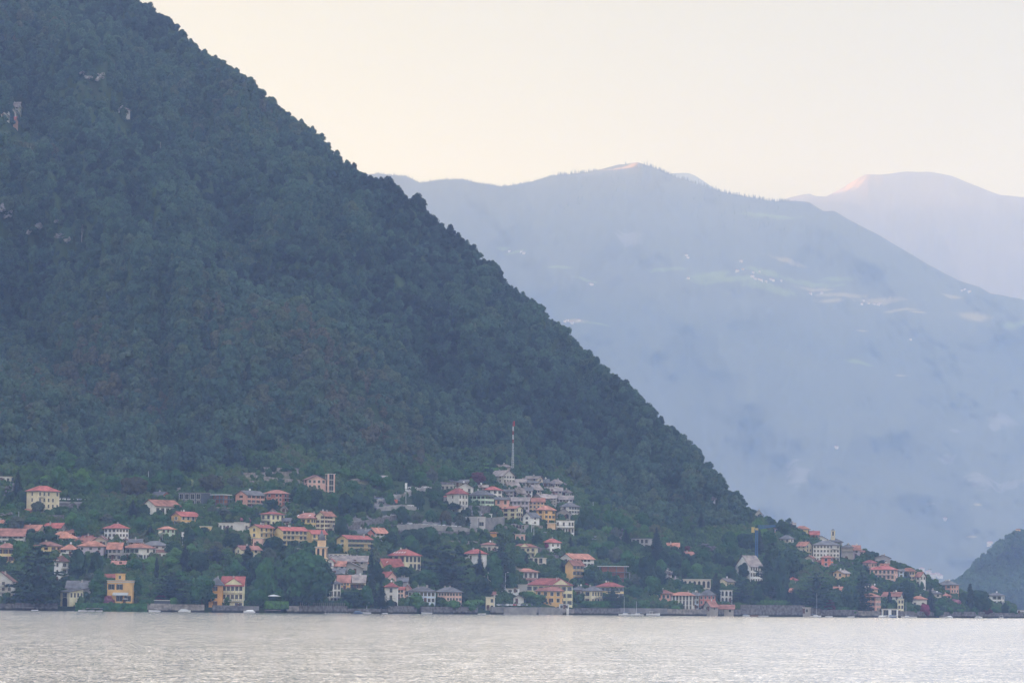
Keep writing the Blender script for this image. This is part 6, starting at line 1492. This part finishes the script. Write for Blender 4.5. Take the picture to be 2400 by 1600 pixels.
# ------------------------------------------------------------------ vehicles
CARC = dict(white=plain('car_white', (0.75, 0.75, 0.75), 0.35, 0.5), silver=plain('car_silver', (0.45, 0.47, 0.50), 0.35, 0.5), dark=plain('car_dark', (0.05, 0.06, 0.08), 0.35, 0.5), red=plain('car_red', (0.40, 0.04, 0.04), 0.35, 0.5), bluegrey=plain('car_blue', (0.15, 0.20, 0.30), 0.35, 0.5))
rubber = plain('rubber', (0.02, 0.02, 0.02), 0.9); lampm = plain('lamp_glass', (0.7, 0.7, 0.65), 0.3)
def car_meshes():
    prof = [(-2.1, .35), (2.1, .35), (2.15, .75), (1.95, .92), (1.05, 1.0), (-1.75, 1.02), (-2.12, .85)]; w = 0.85
    m = MB(); k = len(prof); V = [(x, y, z) for y in (-w, w) for x, z in prof]
    m.add(V, [tuple(range(k)), tuple(range(2 * k - 1, k - 1, -1))] + [(i, i + k, (i + 1) % k + k, (i + 1) % k) for i in range(k)])
    c = [(-1.6, 1.0, .8), (1.0, 1.0, .8), (0.35, 1.45, .66), (-1.2, 1.47, .66)]
    V = [(x, y * s, z) for s in (-1, 1) for x, z, y in c]; g = MB(); g.add(V, [(0, 1, 2, 3), (7, 6, 5, 4), (1, 5, 6, 2), (0, 3, 7, 4)])
    rf = MB(); rf.box(-1.22, 0.37, -0.67, 0.67, 1.455, 1.50)
    wh = MB(); wh.bar((0, -0.1, 0), (0, 0.1, 0), 0.33, 0, 12)
    hl = MB(); hl.box(-0.03, 0.03, -0.16, 0.16, -0.08, 0.08)
    return m, g, rf, wh, hl
_cm = car_meshes(); _cg = _cm[1].mesh('car_window', glass); _cw = _cm[3].mesh('wheel', rubber); _ch = _cm[4].mesh('headlight', lampm)
_cb = {k: (_cm[0].mesh('body', v), _cm[2].mesh('roof', v)) for k, v in CARC.items()}
def car(r, x, y, col, rz, label, group):
    X, Y = rx(r, x), ry(r, y); p = G(X, Y)[0] if Y < float(shore(X)) - 12 else Vector(pos(X, Y, ground_D(X, float(shore(X)) - 13)))
    o = bpy.data.objects.new('parked_car', None); COL.objects.link(o); o.location = (p.x, p.y, p.z + 0.55); o.rotation_euler = (0, 0, rz); o.scale = (.78,) * 3
    tag(o, label, 'car', group)
    link('body', _cb[col][0], o); link('roof', _cb[col][1], o); link('windows', _cg, o)
    for a in (-1.3, 1.35):
        for b in (-0.8, 0.8): link('wheel', _cw, o, loc=(a, b, 0.33))
    for b in (-0.6, 0.6): link('headlight', _ch, o, loc=(2.14, b, 0.7))
RC = random.Random(8)
RAD = math.radians
ordn = ['first', 'second', 'third', 'fourth', 'fifth', 'sixth', 'seventh', 'eighth', 'ninth', 'tenth', 'eleventh', 'twelfth', 'thirteenth', 'fourteenth', 'fifteenth', 'sixteenth', 'seventeenth', 'eighteenth']
def row(r, x0, x1, y0, y1, n, cols, what, base=-90):
    for i in range(n):
        f = i / (n - 1); c = cols[i % len(cols)]
        nm = {'white': 'white', 'silver': 'silver grey', 'dark': 'dark', 'red': 'dark red', 'bluegrey': 'blue-grey'}[c]
        car(r, x0 + (x1 - x0) * f + RC.uniform(-6, 6), y0 + (y1 - y0) * f, c, RAD(base + RC.uniform(-12, 12)), f'{nm} car, {ordn[i]} from left {what}', 'cars parked ' + what)
row('A', 590, 850, 402, 408, 6, ['white', 'white', 'silver', 'white', 'bluegrey', 'white'], 'in the row beside the apartment house')
row('D', 190, 830, 640, 676, 17, ['white', 'silver', 'white', 'dark', 'white', 'white', 'silver', 'bluegrey'], 'in the row on the tall grey wall')
row('D', 1140, 1460, 1452, 1452, 9, ['silver', 'dark', 'white', 'silver', 'red', 'white', 'dark'], 'in the promenade row')
row('E', 720, 940, 770, 780, 5, ['white', 'white', 'silver', 'white', 'dark'], 'in the row below the pergola hedge')
car('A', 980, 440, 'white', RAD(10), 'single white car parked under the trees right of the retaining wall', None)
for x, y, c, a, lb in ((1218, 392, 'bluegrey', 25, 'blue-grey car driving up the lower bend of the hairpin road'), (1243, 436, 'dark', 0, 'dark car standing below the hairpin bend'), (1462, 312, 'white', 30, 'white van-like car at the foot of the pylon'), (1545, 286, 'white', 10, 'white car at the top of the hairpin road'),
    (1570, 288, 'silver', 0, 'silver grey car at the top of the hairpin road'), (1533, 465, 'white', 0, 'white car parked beside the orange trailer'), (1365, 560, 'silver', 20, 'silver grey car on the middle bend above the arched wall'), (1680, 280, 'white', 0, 'white car parked by the wall left of the hamlet')):
    car('C', x, y, c, RAD(a), lb, 'cars on the hairpin road')
car('E', 510, 738, 'white', RAD(5), 'white off-road car in front of the white restaurant', None)
car('E', 180, 1452, 'dark', RAD(-80), 'dark car parked alone on the promenade right of the long row', None)
# orange trailer on the bend
def trailer():
    p = G(rx('C', 1368), ry('C', 440))[0]; o = bpy.data.objects.new('trailer', None); COL.objects.link(o); o.location = (p.x, p.y, p.z + 0.5); tag(o, 'orange box trailer parked on the hairpin bend', 'trailer')
    b = MB(); b.box(-1.7, 1.7, -1, 1, 0.5, 2.1); b.obj('box_body', plain('orange_paint', (0.6, 0.16, 0.08)), o); b = MB(); b.box(-1.75, 1.75, -1.05, 1.05, 2.1, 2.18); b.obj('lid', trim, o)
    for a in (-0.8, 0.8): link('wheel', _cw, o, loc=(a, -0.95, 0.33))
    b = MB(); b.bar((1.7, 0, 0.6), (2.8, 0, 0.5), 0.05); b.obj('drawbar', iron, o)
trailer()

# ------------------------------------------------------------------ boats
hullw = plain('hull_white', (0.72, 0.73, 0.74), 0.35, 0.5); hullw2 = plain('hull_blue', (0.05, 0.10, 0.22), 0.4); woodm = plain('varnished_wood', (0.22, 0.10, 0.05), 0.5)
def hull(L, B, H_, mat):
    st = [(-0.5, .82, .75), (-0.25, 1, .85), (0.1, .95, .9), (0.35, .6, 1.0), (0.5, .03, 1.12)]; m = MB(); V = []
    for x, b, h in st:
        y = b * B / 2; V += [(x * L, -y * 0.35, -0.35), (x * L, -y, 0.25 * H_), (x * L, -y, h * H_), (x * L, y, h * H_), (x * L, y, 0.25 * H_), (x * L, y * 0.35, -0.35)]
    F = [(i * 6 + a, i * 6 + (a + 1) % 6, i * 6 + 6 + (a + 1) % 6, i * 6 + 6 + a) for i in range(len(st) - 1) for a in range(6)] + [(0, 5, 4, 3, 2, 1), tuple(range(24, 30))]
    m.add(V, F); return m.mesh('hull', mat)
_h = dict(motor=hull(6.2, 2.2, 1.0, hullw), row=hull(4.0, 1.4, 0.55, hullw), sail=hull(8.5, 2.6, 0.95, hullw), dark=hull(5.5, 2.0, 0.8, hullw2), wood=hull(5.0, 1.7, 0.6, woodm))
def boat(r, x, kind, rz, label, off=9, sc=1.0, mast=9.5, cover=None, cabin=True):
    sc *= 0.66; mast /= 0.66; X = rx(r, x); p = shore_point(X, off, 0); nm = {'motor': 'motorboat', 'row': 'rowing_boat', 'sail': 'sailing_boat', 'dark': 'motorboat', 'wood': 'wooden_boat'}[kind]
    o = bpy.data.objects.new(nm, None); COL.objects.link(o); o.location = p; o.rotation_euler = (0, 0, RAD(rz)); o.scale = (sc,) * 3; tag(o, label, 'boat', 'boats moored along the shore')
    link('hull', _h[kind], o)
    if kind in ('motor', 'dark'):
        if cover:
            m = MB(); m.add([(-2.8, -0.9, 0.85), (-2.8, 0.9, 0.85), (2.2, -0.5, 1.0), (2.2, 0.5, 1.0), (-1.6, 0, 1.7), (1.0, 0, 1.5)], [(0, 4, 1), (0, 2, 5, 4), (1, 4, 5, 3), (2, 3, 5)]); m.obj('tarpaulin', cover, o)
        else:
            m = MB(); m.add([(0.2, -0.8, 0.9), (0.2, 0.8, 0.9), (1.0, -0.6, 0.95), (1.0, 0.6, 0.95), (-0.1, -0.7, 1.5), (-0.1, 0.7, 1.5)], [(2, 3, 5, 4), (0, 2, 4), (1, 5, 3)]); m.obj('windscreen', glass, o)
            if cabin: m = MB(); m.box(-1.6, 0.0, -0.8, 0.8, 1.75, 1.85); [m.bar((a, b, 0.8), (a, b, 1.75), 0.03) for a in (-1.5, -0.1) for b in (-0.7, 0.7)]; m.obj('canopy', hullw, o)
        m = MB(); m.box(-3.4, -3.0, -0.2, 0.2, 0.2, 1.2); m.obj('outboard_motor', iron, o)
    elif kind == 'sail':
        m = MB(); m.add([(-1.8, -0.8, 0.85), (1.8, -0.6, 0.9), (1.8, 0.6, 0.9), (-1.8, 0.8, 0.85), (-1.6, -0.6, 1.4), (1.2, -0.45, 1.35), (1.2, 0.45, 1.35), (-1.6, 0.6, 1.4)], [(0, 1, 5, 4), (1, 2, 6, 5), (2, 3, 7, 6), (3, 0, 4, 7), (4, 5, 6, 7)]); m.obj('cabin', hullw, o)
        m = MB(); m.bar((0.6, 0, 0.8), (0.6, 0, mast), 0.10, 0, 6, 0.06); m.obj('mast', hullw, o)
        m = MB(); m.bar((0.6, 0, 1.9), (-3.0, 0, 1.9), 0.16, 0, 6); m.obj('boom', tarp, o)
        m = MB(); m.bar((0.6, 0, mast - 0.3), (4.0, 0, 0.95), 0.02); m.bar((0.6, 0, mast - 0.3), (-4.0, 0, 0.9), 0.02); m.obj('stay', iron, o)
    else:
        for a in (-0.8, 0.4):
            m = MB(); m.box(a - 0.12, a + 0.12, -0.6, 0.6, 0.36, 0.42); m.obj('thwart', woodm, o)
    return o
for a in (('A', 345, 'row', 4, 'flat white rowing boat in front of the dark lake wall'), ('A', 905, 'row', 20, 'white rowing boat left of the little jetty by the hedge', 6), ('A', 985, 'row', -10, 'white rowing boat right of the little jetty by the hedge', 7), ('A', 820, 'motor', 178, 'low white speedboat running off the big trimmed hedge', 32, .8),
    ('B', 262, 'motor', 200, 'white cabin boat moored before the pale lake wall', 6, 1.1), ('B', 560, 'motor', 3, 'long white motorboat under a pale cover, left of the palazzo', 10, 1.15, 0, awn), ('B', 1205, 'motor', 186, 'white covered motorboat right of the palazzo', 10, 1.1, 0, white_paint),
    ('C', 1092, 'motor', 175, 'white motorboat with a canopy near the two bright lamps', 9), ('C', 1282, 'row', 40, 'small pale boat below the pointed spruce', 7), ('C', 1015, 'dark', 10, 'dark motorboat under a blue cover beside the canopied one', 6, 1, 0, tarp), ('D', 425, 'motor', 178, 'sleek white motorboat before the pale blue house', 9, 1.1, 0, None, False),
    ('D', 972, 'row', 0, 'low boat before the cream waterfront house', 8, 1.3), ('D', 10, 'row', 60, 'little white boat at the arched pinkish grey house', 6), ('E', 1122, 'sail', 175, 'sailing boat with the tallest mast, leftmost of three', 8, 1, 8.2), ('E', 1245, 'sail', 183, 'white sailing boat in the middle of three', 8, 1, 6.2), ('E', 1400, 'motor', 5, 'broad white cruiser, rightmost of three boats', 8, 1.5),
    ('F', 1300, 'motor', 10, 'small boat with a blue cover at the old quay', 6, .8, 0, tarp), ('F', 1395, 'wood', 0, 'reddish wooden boat on the old quay', 5, 1.2), ('F', 1480, 'row', 0, 'pale rowing boat right of the reddish wooden one', 6), ('F', 1540, 'row', 8, 'pale rowing boat at the foot of the tall lake wall', 6),
    ('G', 568, 'sail', 20, 'dark-hulled looking sailing boat alone under the cedars', 12, .95, 11.5), ('G', 722, 'row', -8, 'white dinghy drawn up under the cedars', 4, 1.3), ('G', 985, 'row', 0, 'low dinghy before the garden wall', 8, 1.2), ('G', 1345, 'motor', 30, 'white motorboat left of the white boathouse', 7, .9, 0, white_paint),
    ('G', 1400, 'motor', 15, 'small motorboat in front of the white boathouse', 7, .8), ('G', 1475, 'dark', 0, 'dark motorboat under the boathouse roof', 6, 1.1, 0, tarp), ('G', 1645, 'sail', 170, 'sailing boat with a blue boom right of the white boathouse', 12, .95, 7.5), ('G', 1725, 'motor', 5, 'little motorboat right of the last sailing boat', 8, .8),
    ('H', 810, 'motor', 180, 'white motorboat, left of a pair below the pink oleander', 7, .9), ('H', 880, 'motor', 180, 'white covered motorboat, right of a pair below the pink oleander', 7, .9, 0, white_paint), ('H', 1232, 'motor', 0, 'covered boat below the large dark trees of the point', 8, .9, 0, awn), ('H', 1495, 'motor', 95, 'white cabin boat below the last white house', 10, 1.2)):
    boat(*a)
for i in range(9):
    m = MB(); m.bar((0, 0, -0.2), (0, 0, 0.35), 0.28, 0, 8, 0.16); o = m.obj('mooring_buoy', white_paint, loc=shore_point(rx('C', 690 + i * 30), 11 + (i % 3), 0)); tag(o, f'white mooring buoy, number {i + 1} from the left, off the wall under the largest tree', 'buoy', 'line of mooring buoys')

# ------------------------------------------------------------------ tall things
def lattice(name, mat, z0, z1, w0, w1, step, parent, t=0.07, off=(0, 0)):
    m = MB(); n = max(1, int((z1 - z0) / step)); cs = ((-1, -1), (1, -1), (1, 1), (-1, 1)); ox, oy = off
    def pt(i, f): w = (w0 + (w1 - w0) * f) / 2; return (ox + cs[i % 4][0] * w, oy + cs[i % 4][1] * w, z0 + (z1 - z0) * f)
    for i in range(4):
        m.bar(pt(i, 0), pt(i, 1), t)
        for k in range(n):
            a, b = k / n, (k + 1) / n
            m.bar(pt(i, a), pt(i + 1, b), t * 0.7); m.bar(pt(i + 1, a), pt(i, b), t * 0.7); m.bar(pt(i, b), pt(i + 1, b), t * 0.7)
    return m.obj(name, mat, parent)
def radio_mast():
    p, k = G(1201.5, 1112); o = bpy.data.objects.new('radio_mast', None); COL.objects.link(o); o.location = p; tag(o, 'tall lattice mast with red and white bands standing above the old hamlet', 'radio mast')
    Hm = (1112 - 988) * k; f = lambda y: (1112 - (950 + y / 6.8167)) * k
    lattice('lattice_section', steel, -3, f(600), 1.3, 0.6, 1.1, o, 0.075)
    lattice('lattice_section', red_paint, f(600), f(540), .6, .55, 1.0, o, 0.06); lattice('lattice_section', white_paint, f(540), f(470), .55, .5, 1.0, o, 0.08); lattice('lattice_section', red_paint, f(470), f(405), .5, .45, 1.0, o, 0.06)
    lattice('lattice_section', white_paint, f(405), f(335), .45, .42, 1.0, o, 0.08); lattice('lattice_section', red_paint, f(335), f(262), .35, .3, 1.0, o, 0.06)
    m = MB(); [m.box(0.3, 0.75, -0.15, 0.15, z, z + 1.3) for z in (f(325), f(290))]; m.bar((0, 0, f(262)), (0, 0, f(240)), 0.05); m.obj('antenna', red_paint, o)
radio_mast()
def crane():
    p, k = G(1772.7, 1356); o = bpy.data.objects.new('tower_crane', None); COL.objects.link(o); o.location = p; o.rotation_euler = (0, 0, RAD(-14)); tag(o, 'blue tower crane with a raised jib and yellow counterweight beside the steep-roofed white house', 'crane')
    top = (1356 - 1240) * k; lattice('mast', blue_paint, -1, top, 1.1, 1.1, 1.2, o, 0.10)
    L = 44 * k; m = MB()
    A = Vector((0.3, 0, top)); Bv = Vector((L, 0, top + 7 * k))
    for s in (-0.5, 0.5): m.bar(A + Vector((0, s, 0)), Bv + Vector((0, s, 0)), 0.13)
    m.bar(A + Vector((0, 0, 1.8)), Bv + Vector((0, 0, .5)), 0.13)
    for i in range(9):
        f = i / 9; g = (i + 1) / 9; q = A.lerp(Bv, f); w = A.lerp(Bv, g); t = (A + Vector((0, 0, 1.8))).lerp(Bv + Vector((0, 0, .5)), (f + g) / 2)
        for s in (-0.5, 0.5): m.bar(q + Vector((0, s, 0)), t, 0.09); m.bar(w + Vector((0, s, 0)), t, 0.09)
    m.obj('jib', blue_paint, o)
    m = MB(); m.bar((0, 0, top + 0.1), (-1.8, 0, top - 0.2), 0.3); m.obj('counter_jib', blue_paint, o)
    m = MB(); m.box(-2.4, -1.1, -0.6, 0.6, top - 1.6, top + 1.0); m.obj('counterweight', yellow_paint, o)
    m = MB(); m.box(-0.7, 0.7, -0.7, 0.7, top - 0.4, top + 0.5); m.obj('slewing_unit', yellow_paint, o)
crane()
def bell_tower(px, py, yb, wpx, levels, label, wall, dome):
    p, k = G(px, yb); o = bpy.data.objects.new('bell_tower', None); COL.objects.link(o); o.location = p; o.rotation_euler = (0, 0, RAD(-5)); tag(o, label, 'bell tower')
    z = lambda y: (yb - y) * k
    w = wpx * k; y_belf0, y_belf1, y_up, y_top, y_tip = levels
    m = MB(); m.box(-w / 2, w / 2, -w / 2, w / 2, -2, z(y_belf0)); m.obj('shaft', WM[wall], o)
    m = MB(); a = w / 2 * 0.96; m.box(-a, a, -a, a, z(y_belf0) + .02, z(y_belf1)); bf = m.obj('belfry', WM[wall], o)
    hh = (z(y_belf1) - z(y_belf0))
    n = 2 if wpx > 15 else 1
    P = arch_pts(w * 0.21 if n == 2 else w * .4, hh * 0.75)
    for face in range(4):
        for i in range(n):
            q = MB(); c = len(P); xo = (i - (n - 1) / 2) * w * 0.44
            q.add([(x + xo, -a - 0.04, zz) for x, zz in P] + [(x + xo, -a + 0.3, zz) for x, zz in P], [tuple(range(c))] + [(j, j + c, (j + 1) % c + c, (j + 1) % c) for j in range(c)])
            ow = q.obj('bell_opening', glass, bf, loc=(0, 0, z(y_belf0) + hh * 0.12), rz=face * math.pi / 2)
    for zz in (z(y_belf0), z(y_belf1)):
        q = MB(); q.box(-w / 2 - .25, w / 2 + .25, -w / 2 - .25, w / 2 + .25, zz - .2, zz + .15); q.obj('cornice', trim, o)
    if y_up < y_belf1:
        b = w * 0.33; q = MB(); q.box(-b, b, -b, b, z(y_belf1) + .15, z(y_up)); q.obj('lantern', WM[wall], o)
    q = MB(); n = 12; rr = [(w * 0.36, z(y_up)), (w * 0.37, z(y_up) + .3), (w * 0.30, z(y_up) + (z(y_top) - z(y_up)) * .55), (w * 0.12, z(y_top)), (w * .03, z(y_tip))] if dome else [(w * 0.75, z(y_up)), (w * .03, z(y_tip))]
    if not dome: n = 4
    V = [(r * math.cos(6.2832 * (i + .5) / n), r * math.sin(6.2832 * (i + .5) / n), zz) for r, zz in rr for i in range(n)]
    q.add(V, [(j * n + i, j * n + (i + 1) % n, j * n + n + (i + 1) % n, j * n + n + i) for j in range(len(rr) - 1) for i in range(n)] + [tuple(range(n))[::-1]]); q.obj('roof', RM['slate'], o)
    if dome:
        q = MB(); q.bar((0, 0, z(y_tip)), (0, 0, z(y_tip) + 1.8), 0.07); q.box(-0.5, 0.5, -.05, .05, z(y_tip) + 1.1, z(y_tip) + 1.25); q.obj('cross', iron, o)
bell_tower(752.2, 0, 1372, 26, (1309, 1281.5, 1266, 1250, 1242), 'cream bell tower with a dark bulbous cap rising over the trees beside the lakefront', 'peach', True)
bell_tower(1952.3, 0, 1272, 9.2, (1256, 1243, 1242.5, 1241, 1238.5), 'slim pale bell tower of the small church on the point', 'cream', False)

def pole(r, x, yt, yb, label, kind='pole', heads=1):
    p, k = G(rx(r, x), ry(r, yb)); h = (ry(r, yb) - ry(r, yt)) * k
    o = bpy.data.objects.new('lamp_post' if kind == 'lamp' else 'utility_pole', None); COL.objects.link(o); o.location = p; tag(o, label, 'street lamp' if kind == 'lamp' else 'pole')
    m = MB(); m.bar((0, 0, -1), (0, 0, h), 0.14, 0, 8, 0.08); m.obj('post', steel, o)
    if kind == 'lamp':
        for i in range(heads): m = MB(); s = 1 if i == 0 else -1; m.bar((0, 0, h), (s * 1.0, 0, h + .2), 0.05); m.box(s * 1.0 - .35, s * 1.0 + .35, -.15, .15, h + .12, h + .3); m.obj('lamp_head', white_paint, o)
    elif kind == 'box':
        m = MB(); m.box(-0.5, 0.5, -0.4, 0.4, h * 0.72, h); m.obj('transformer_box', white_paint, o)
    else: m = MB(); m.box(-0.8, 0.8, -.06, .06, h - .5, h - .35); m.obj('crossarm', dark_wood, o)
pole('D', 217, 218, 425, 'tall pylon with a white box beside the hairpin road', 'box'); pole('D', 1465, 555, 790, 'slim grey pole in front of the white gabled house', 'pole'); pole('D', 1487, 610, 830, 'second slim grey pole near the white gabled house')
pole('B', 542, 705, 870, 'white post among dark trees below the ochre cottage', 'box'); pole('D', 340, 360, 485, 'thin pole beside a dark round tree below the road'); pole('A', 698, 540, 640, 'pole on the green bank above the red-roofed gable'); pole('A', 572, 735, 850, 'pole beside the white house with the large orange hip roof')
pole('A', 185, 500, 640, 'pole below the little brick hut'); pole('C', 1100, 1410, 1490, 'lamp post with two white heads above the canopied motorboat', 'lamp', 2); pole('C', 1240, 1440, 1500, 'short lamp post right of the two-headed one', 'lamp'); pole('D', 1098, 1330, 1480, 'lamp post between the cream waterfront house and the promenade', 'lamp')
pole('D', 1205, 1110, 1300, 'lamp post on the ramp above the white veranda', 'lamp'); pole('H', 654, 915, 1060, 'thin dark pole against the far mountain on the point'); pole('E', 805, 405, 520, 'pole at the forest edge right of the hamlet'); pole('E', 1168, 1105, 1230, 'pole right of the unfinished brick block')
pole('F', 1522, 1200, 1340, 'pole among the cedars of the point'); pole('A', 1473, 100, 250, 'thin pole at the forest edge above the brick house'); pole('G', 22, 750, 900, 'slim pole on the point below the skyline houses')

def parasol(p, h, r, label, closed=False):
    o = bpy.data.objects.new('parasol', None); COL.objects.link(o); o.location = p; tag(o, label, 'parasol')
    m = MB(); m.bar((0, 0, 0), (0, 0, h), 0.05); m.obj('pole', iron, o); m = MB()
    if closed: m.bar((0, 0, h * .35), (0, 0, h), 0.32, 0, 8, 0.05)
    else:
        n = 8; V = [(0, 0, h)] + [(r * math.cos(6.283 * i / n), r * math.sin(6.283 * i / n), h - .7) for i in range(n)] + [(0, 0, h - .12)]; m.add(V, [(0, i + 1, (i + 1) % n + 1) for i in range(n)] + [(n + 1, (i + 1) % n + 1, i + 1) for i in range(n)])
    m.obj('canopy', white_paint, o)
parasol(shore_point(rx('B', 1445), -1, 4.6), 2.6, 3.2, 'wide white parasol on the hedged terrace by the water'); parasol(G(rx('H', 942), ry('H', 1392))[0], 3.4, 1, 'closed white parasol between pink oleander and dark hedge', True)
parasol(G(rx('A', 1245), 1415)[0] + Vector((0, 0, .3)), 2.3, 1.6, 'small white parasol in the garden of the ochre lakeside villa')
# posts on the lake wall under the largest tree
for i in range(24):
    m = MB(); m.box(-.11, .11, -.11, .11, 0, 1.1); m.box(-.16, .16, -.16, .16, 1.1, 1.2); o = m.obj('bollard', pale_stone, loc=shore_point(704 + i * 4.5, 1.5, 3.0)); tag(o, f'slim pale post, number {i + 1} from the left, on the wall under the largest tree', 'post', 'row of posts on the lake wall')
def jetty(r, x, w, d, label, off=0):
    p = shore_point(rx(r, x), off, 0); o = bpy.data.objects.new('jetty', None); COL.objects.link(o); o.location = p; tag(o, label, 'jetty')
    m = MB(); m.box(-w / 2, w / 2, -d, 0, 1.0, 1.2); m.obj('deck', pale_stone, o)
    for a in (-w / 2 + .3, 0, w / 2 - .3):
        m = MB(); m.bar((a, -d + .3, -1.5), (a, -d + .3, 1.0), 0.14, 0, 6); m.obj('pile', dark_wood, o)
jetty('B', 1440, 6, 5, 'stone landing on piles below the parasol terrace', 2); jetty('A', 940, 6, 3, 'small pale jetty by the big trimmed hedge', 2); jetty('D', 800, 3, 3, 'tiny jetty with white railings before the dark hedge', 2); jetty('H', 1110, 9, 4, 'wooden landing with posts below the oleander', 2); jetty('A', 290, 4, 4, 'little landing with a white rail below the great cedar', 2)

# ------------------------------------------------------------------ rock faces in the wood
def rock(px, py, w, h, label, seed, mat=None):
    rs = np.random.RandomState(seed); D = ground_D(px, py); k = D / FPX; c = pos(px, py, D); VV = []; FF = []; off = 0
    for i in range(15):
        V, F = ICO1; V = V * (1 + 0.30 * rs.normal(size=(len(V), 1))) * np.array([w * k * .17, 2.4, h * k * .17]) * (0.5 + 0.9 * rs.rand(3))
        fx, fz = rs.uniform(-.46, .46), rs.uniform(-.46, .46); V = V + np.array([fx * w * k, -8 + fz * h * k * 1.6, fz * h * k + fx * h * k * 0.2])
        VV.append(V); FF.append(F + off); off += len(V)
    o = link('rock_face', mesh_np('rock_face', np.concatenate(VV), np.concatenate(FF)), mat=mat or limestone, loc=tuple(c)); tag(o, label, 'rock', 'rock faces in the wood')
for i, (x, y, w, h, lb) in enumerate([(6, 492, 26, 22, 'pale rock face at the picture edge high in the wood'), (26, 506, 22, 20, 'pale rock just right of the one at the picture edge'), (97, 532, 18, 22, 'narrow leaning pale rock in the wood'), (148, 556, 24, 12, 'pale rock with a yellowish foot'), (164, 566, 18, 12, 'lower pale rock touching the yellowish one'), (72, 548, 12, 10, 'tiny grey rock between two larger pale ones'),
    (137, 522, 8, 7, 'smallest pale rock above the yellowish one'), (156, 180, 10, 8, 'small pale rock high on the mountain'), (196, 176, 12, 12, 'pale rock band, middle piece, high on the mountain'), (238, 185, 18, 22, 'pale rock band, tallest piece, high on the mountain'), (212, 186, 20, 10, 'pale rock band, low piece, high on the mountain'),
    (1665, 1285, 22, 10, 'grey rock bank in the wood above the arched garden building'), (1645, 1278, 26, 8, 'upper grey rock bank in the wood above the arched garden building'), (1452, 1255, 14, 26, 'grey rock step in the wood beyond the bright pergola hedge'), (1560, 1345, 26, 18, 'pale rocky garden bank below the modern concrete house'), (1500, 1328, 26, 8, 'thin pale rock ledge below the modern concrete house'),
    (22, 1205, 30, 8, 'bare earth bank below the little brick hut'), (28, 1150, 20, 26, 'grey rock step left of the tall cream apartment house')]):
    rock(x, y, w, h, lb, 700 + i, stone_wall if i in (11, 12, 13, 17) else limestone)
# bare trunks of dead trees seen in the wood
for i, (x, y0, y1, lb) in enumerate([(374, 345, 375, 'thin bare trunk, tallest, in the upper wood'), (172, 475, 495, 'short bare trunk above the pale rocks'), (70, 355, 375, 'bare trunk near the high hamlet'), (190, 540, 590, 'long thin bare trunk right of the pale rocks'), (1112, 770, 790, 'forked bare trunk near the skyline of the wood')]):
    p, k = G(x, y1); h = (y1 - y0) * k; m = MB(); m.bar((0, 0, -1), (0.3, 0, h + 3), 0.22, 0, 6, 0.08); m.bar((0.1, 0, h * .6), (1.2, 0, h + 1.5), 0.1, 0, 5, 0.04); o = m.obj('dead_tree', pale_stone, loc=p); tag(o, lb, 'dead tree')

# ------------------------------------------------------------------ specks of far villages
def far_house_mesh():
    m = MB(); m.box(-5, 5, -4, 4, -3, 6); w = m.mesh('wall', WM['beige']); r = MB(); r.add([(-5.6, -4.6, 6), (5.6, -4.6, 6), (5.6, 4.6, 6), (-5.6, 4.6, 6), (-2.5, 0, 8.4), (2.5, 0, 8.4)], [(0, 1, 5, 4), (1, 2, 5), (2, 3, 4, 5), (3, 0, 4), (3, 2, 1, 0)]); return w, r.mesh('roof', RM['rose'])
_fw, _fr = far_house_mesh(); RFH = random.Random(4)
FARH = [(1194, 590, 1), (1222, 592, 1), (1228, 595, 1), (1384, 668, 1), (1388, 668, 1), (1324, 755, 1), (1330, 752, 1), (1340, 758, 1), (1356, 753, 1), (1612, 605, 1), (1613, 654, 1), (1728, 637, 1), (1741, 632, 1), (1737, 614, 1), (1765, 640, 1), (1780, 638, 1), (1763, 650, 1), (1770, 655, 1), (1778, 657, 1), (1783, 659, 1), (1806, 656, 1), (1812, 658, 1), (1795, 661, 1), (1830, 659, 1), (1899, 690, 1), (1926, 688, 1), (2020, 714, 1), (2024, 706, 1), (2036, 712, 1), (2049, 714, 1), (2058, 716, 1), (2062, 713, 1), (2255, 682, 1), (2262, 680, 1), (2272, 685, 1), (2134, 797, 1), (1609, 600, 1), (1960, 1050, 1), (2216, 1218, 1)]
for x, y, s in FARH:
    p, d = layer_point(LA, x, y); o = bpy.data.objects.new('far_house', None); COL.objects.link(o); o.location = tuple(p); o.rotation_euler = (0, 0, RFH.uniform(-.6, .6)); q = RFH.uniform(0.6, 0.95) * s; o.scale = (q, q, q * .9)
    tag(o, 'tiny pale house among the fields on the far mountain', 'house', 'scattered houses on the far mountain'); link('wall', _fw, o); link('roof', _fr, o)
for i, (x, y, lb) in enumerate([(2186, 1352, 'far pink house by the water beyond the tall peach house, leftmost of three'), (2196, 1350, 'far pink house by the water, middle of three'), (2203, 1354, 'far pink house by the water, rightmost of three'), (2320, 1277, 'far pink farmhouse left of the dark headland'), (2160, 1338, 'far white house just over the roof of the tall peach house'), (2176, 1345, 'far white house beside the pink ones over the gap')]):
    p, d = layer_point(LA, x, y); o = bpy.data.objects.new('far_house', None); COL.objects.link(o); o.location = tuple(p); o.scale = (1.3, 1.3, 1.1); tag(o, lb, 'house', 'houses on the far shore'); link('wall', _fw.copy() if i == 0 else _fw, o); link('roof', _fr, o)
p, d = layer_point(LD, 2386, 1249); o = bpy.data.objects.new('far_house', None); COL.objects.link(o); o.location = tuple(p) ; o.scale = (.45, .45, .4); tag(o, 'ochre house on the crest of the dark headland', 'house'); w = _fw.copy(); w.materials.clear(); w.materials.append(WM['ochre']); link('wall', w, o, loc=(0, 0, 3)); link('roof', _fr, o, loc=(0, 0, 3))
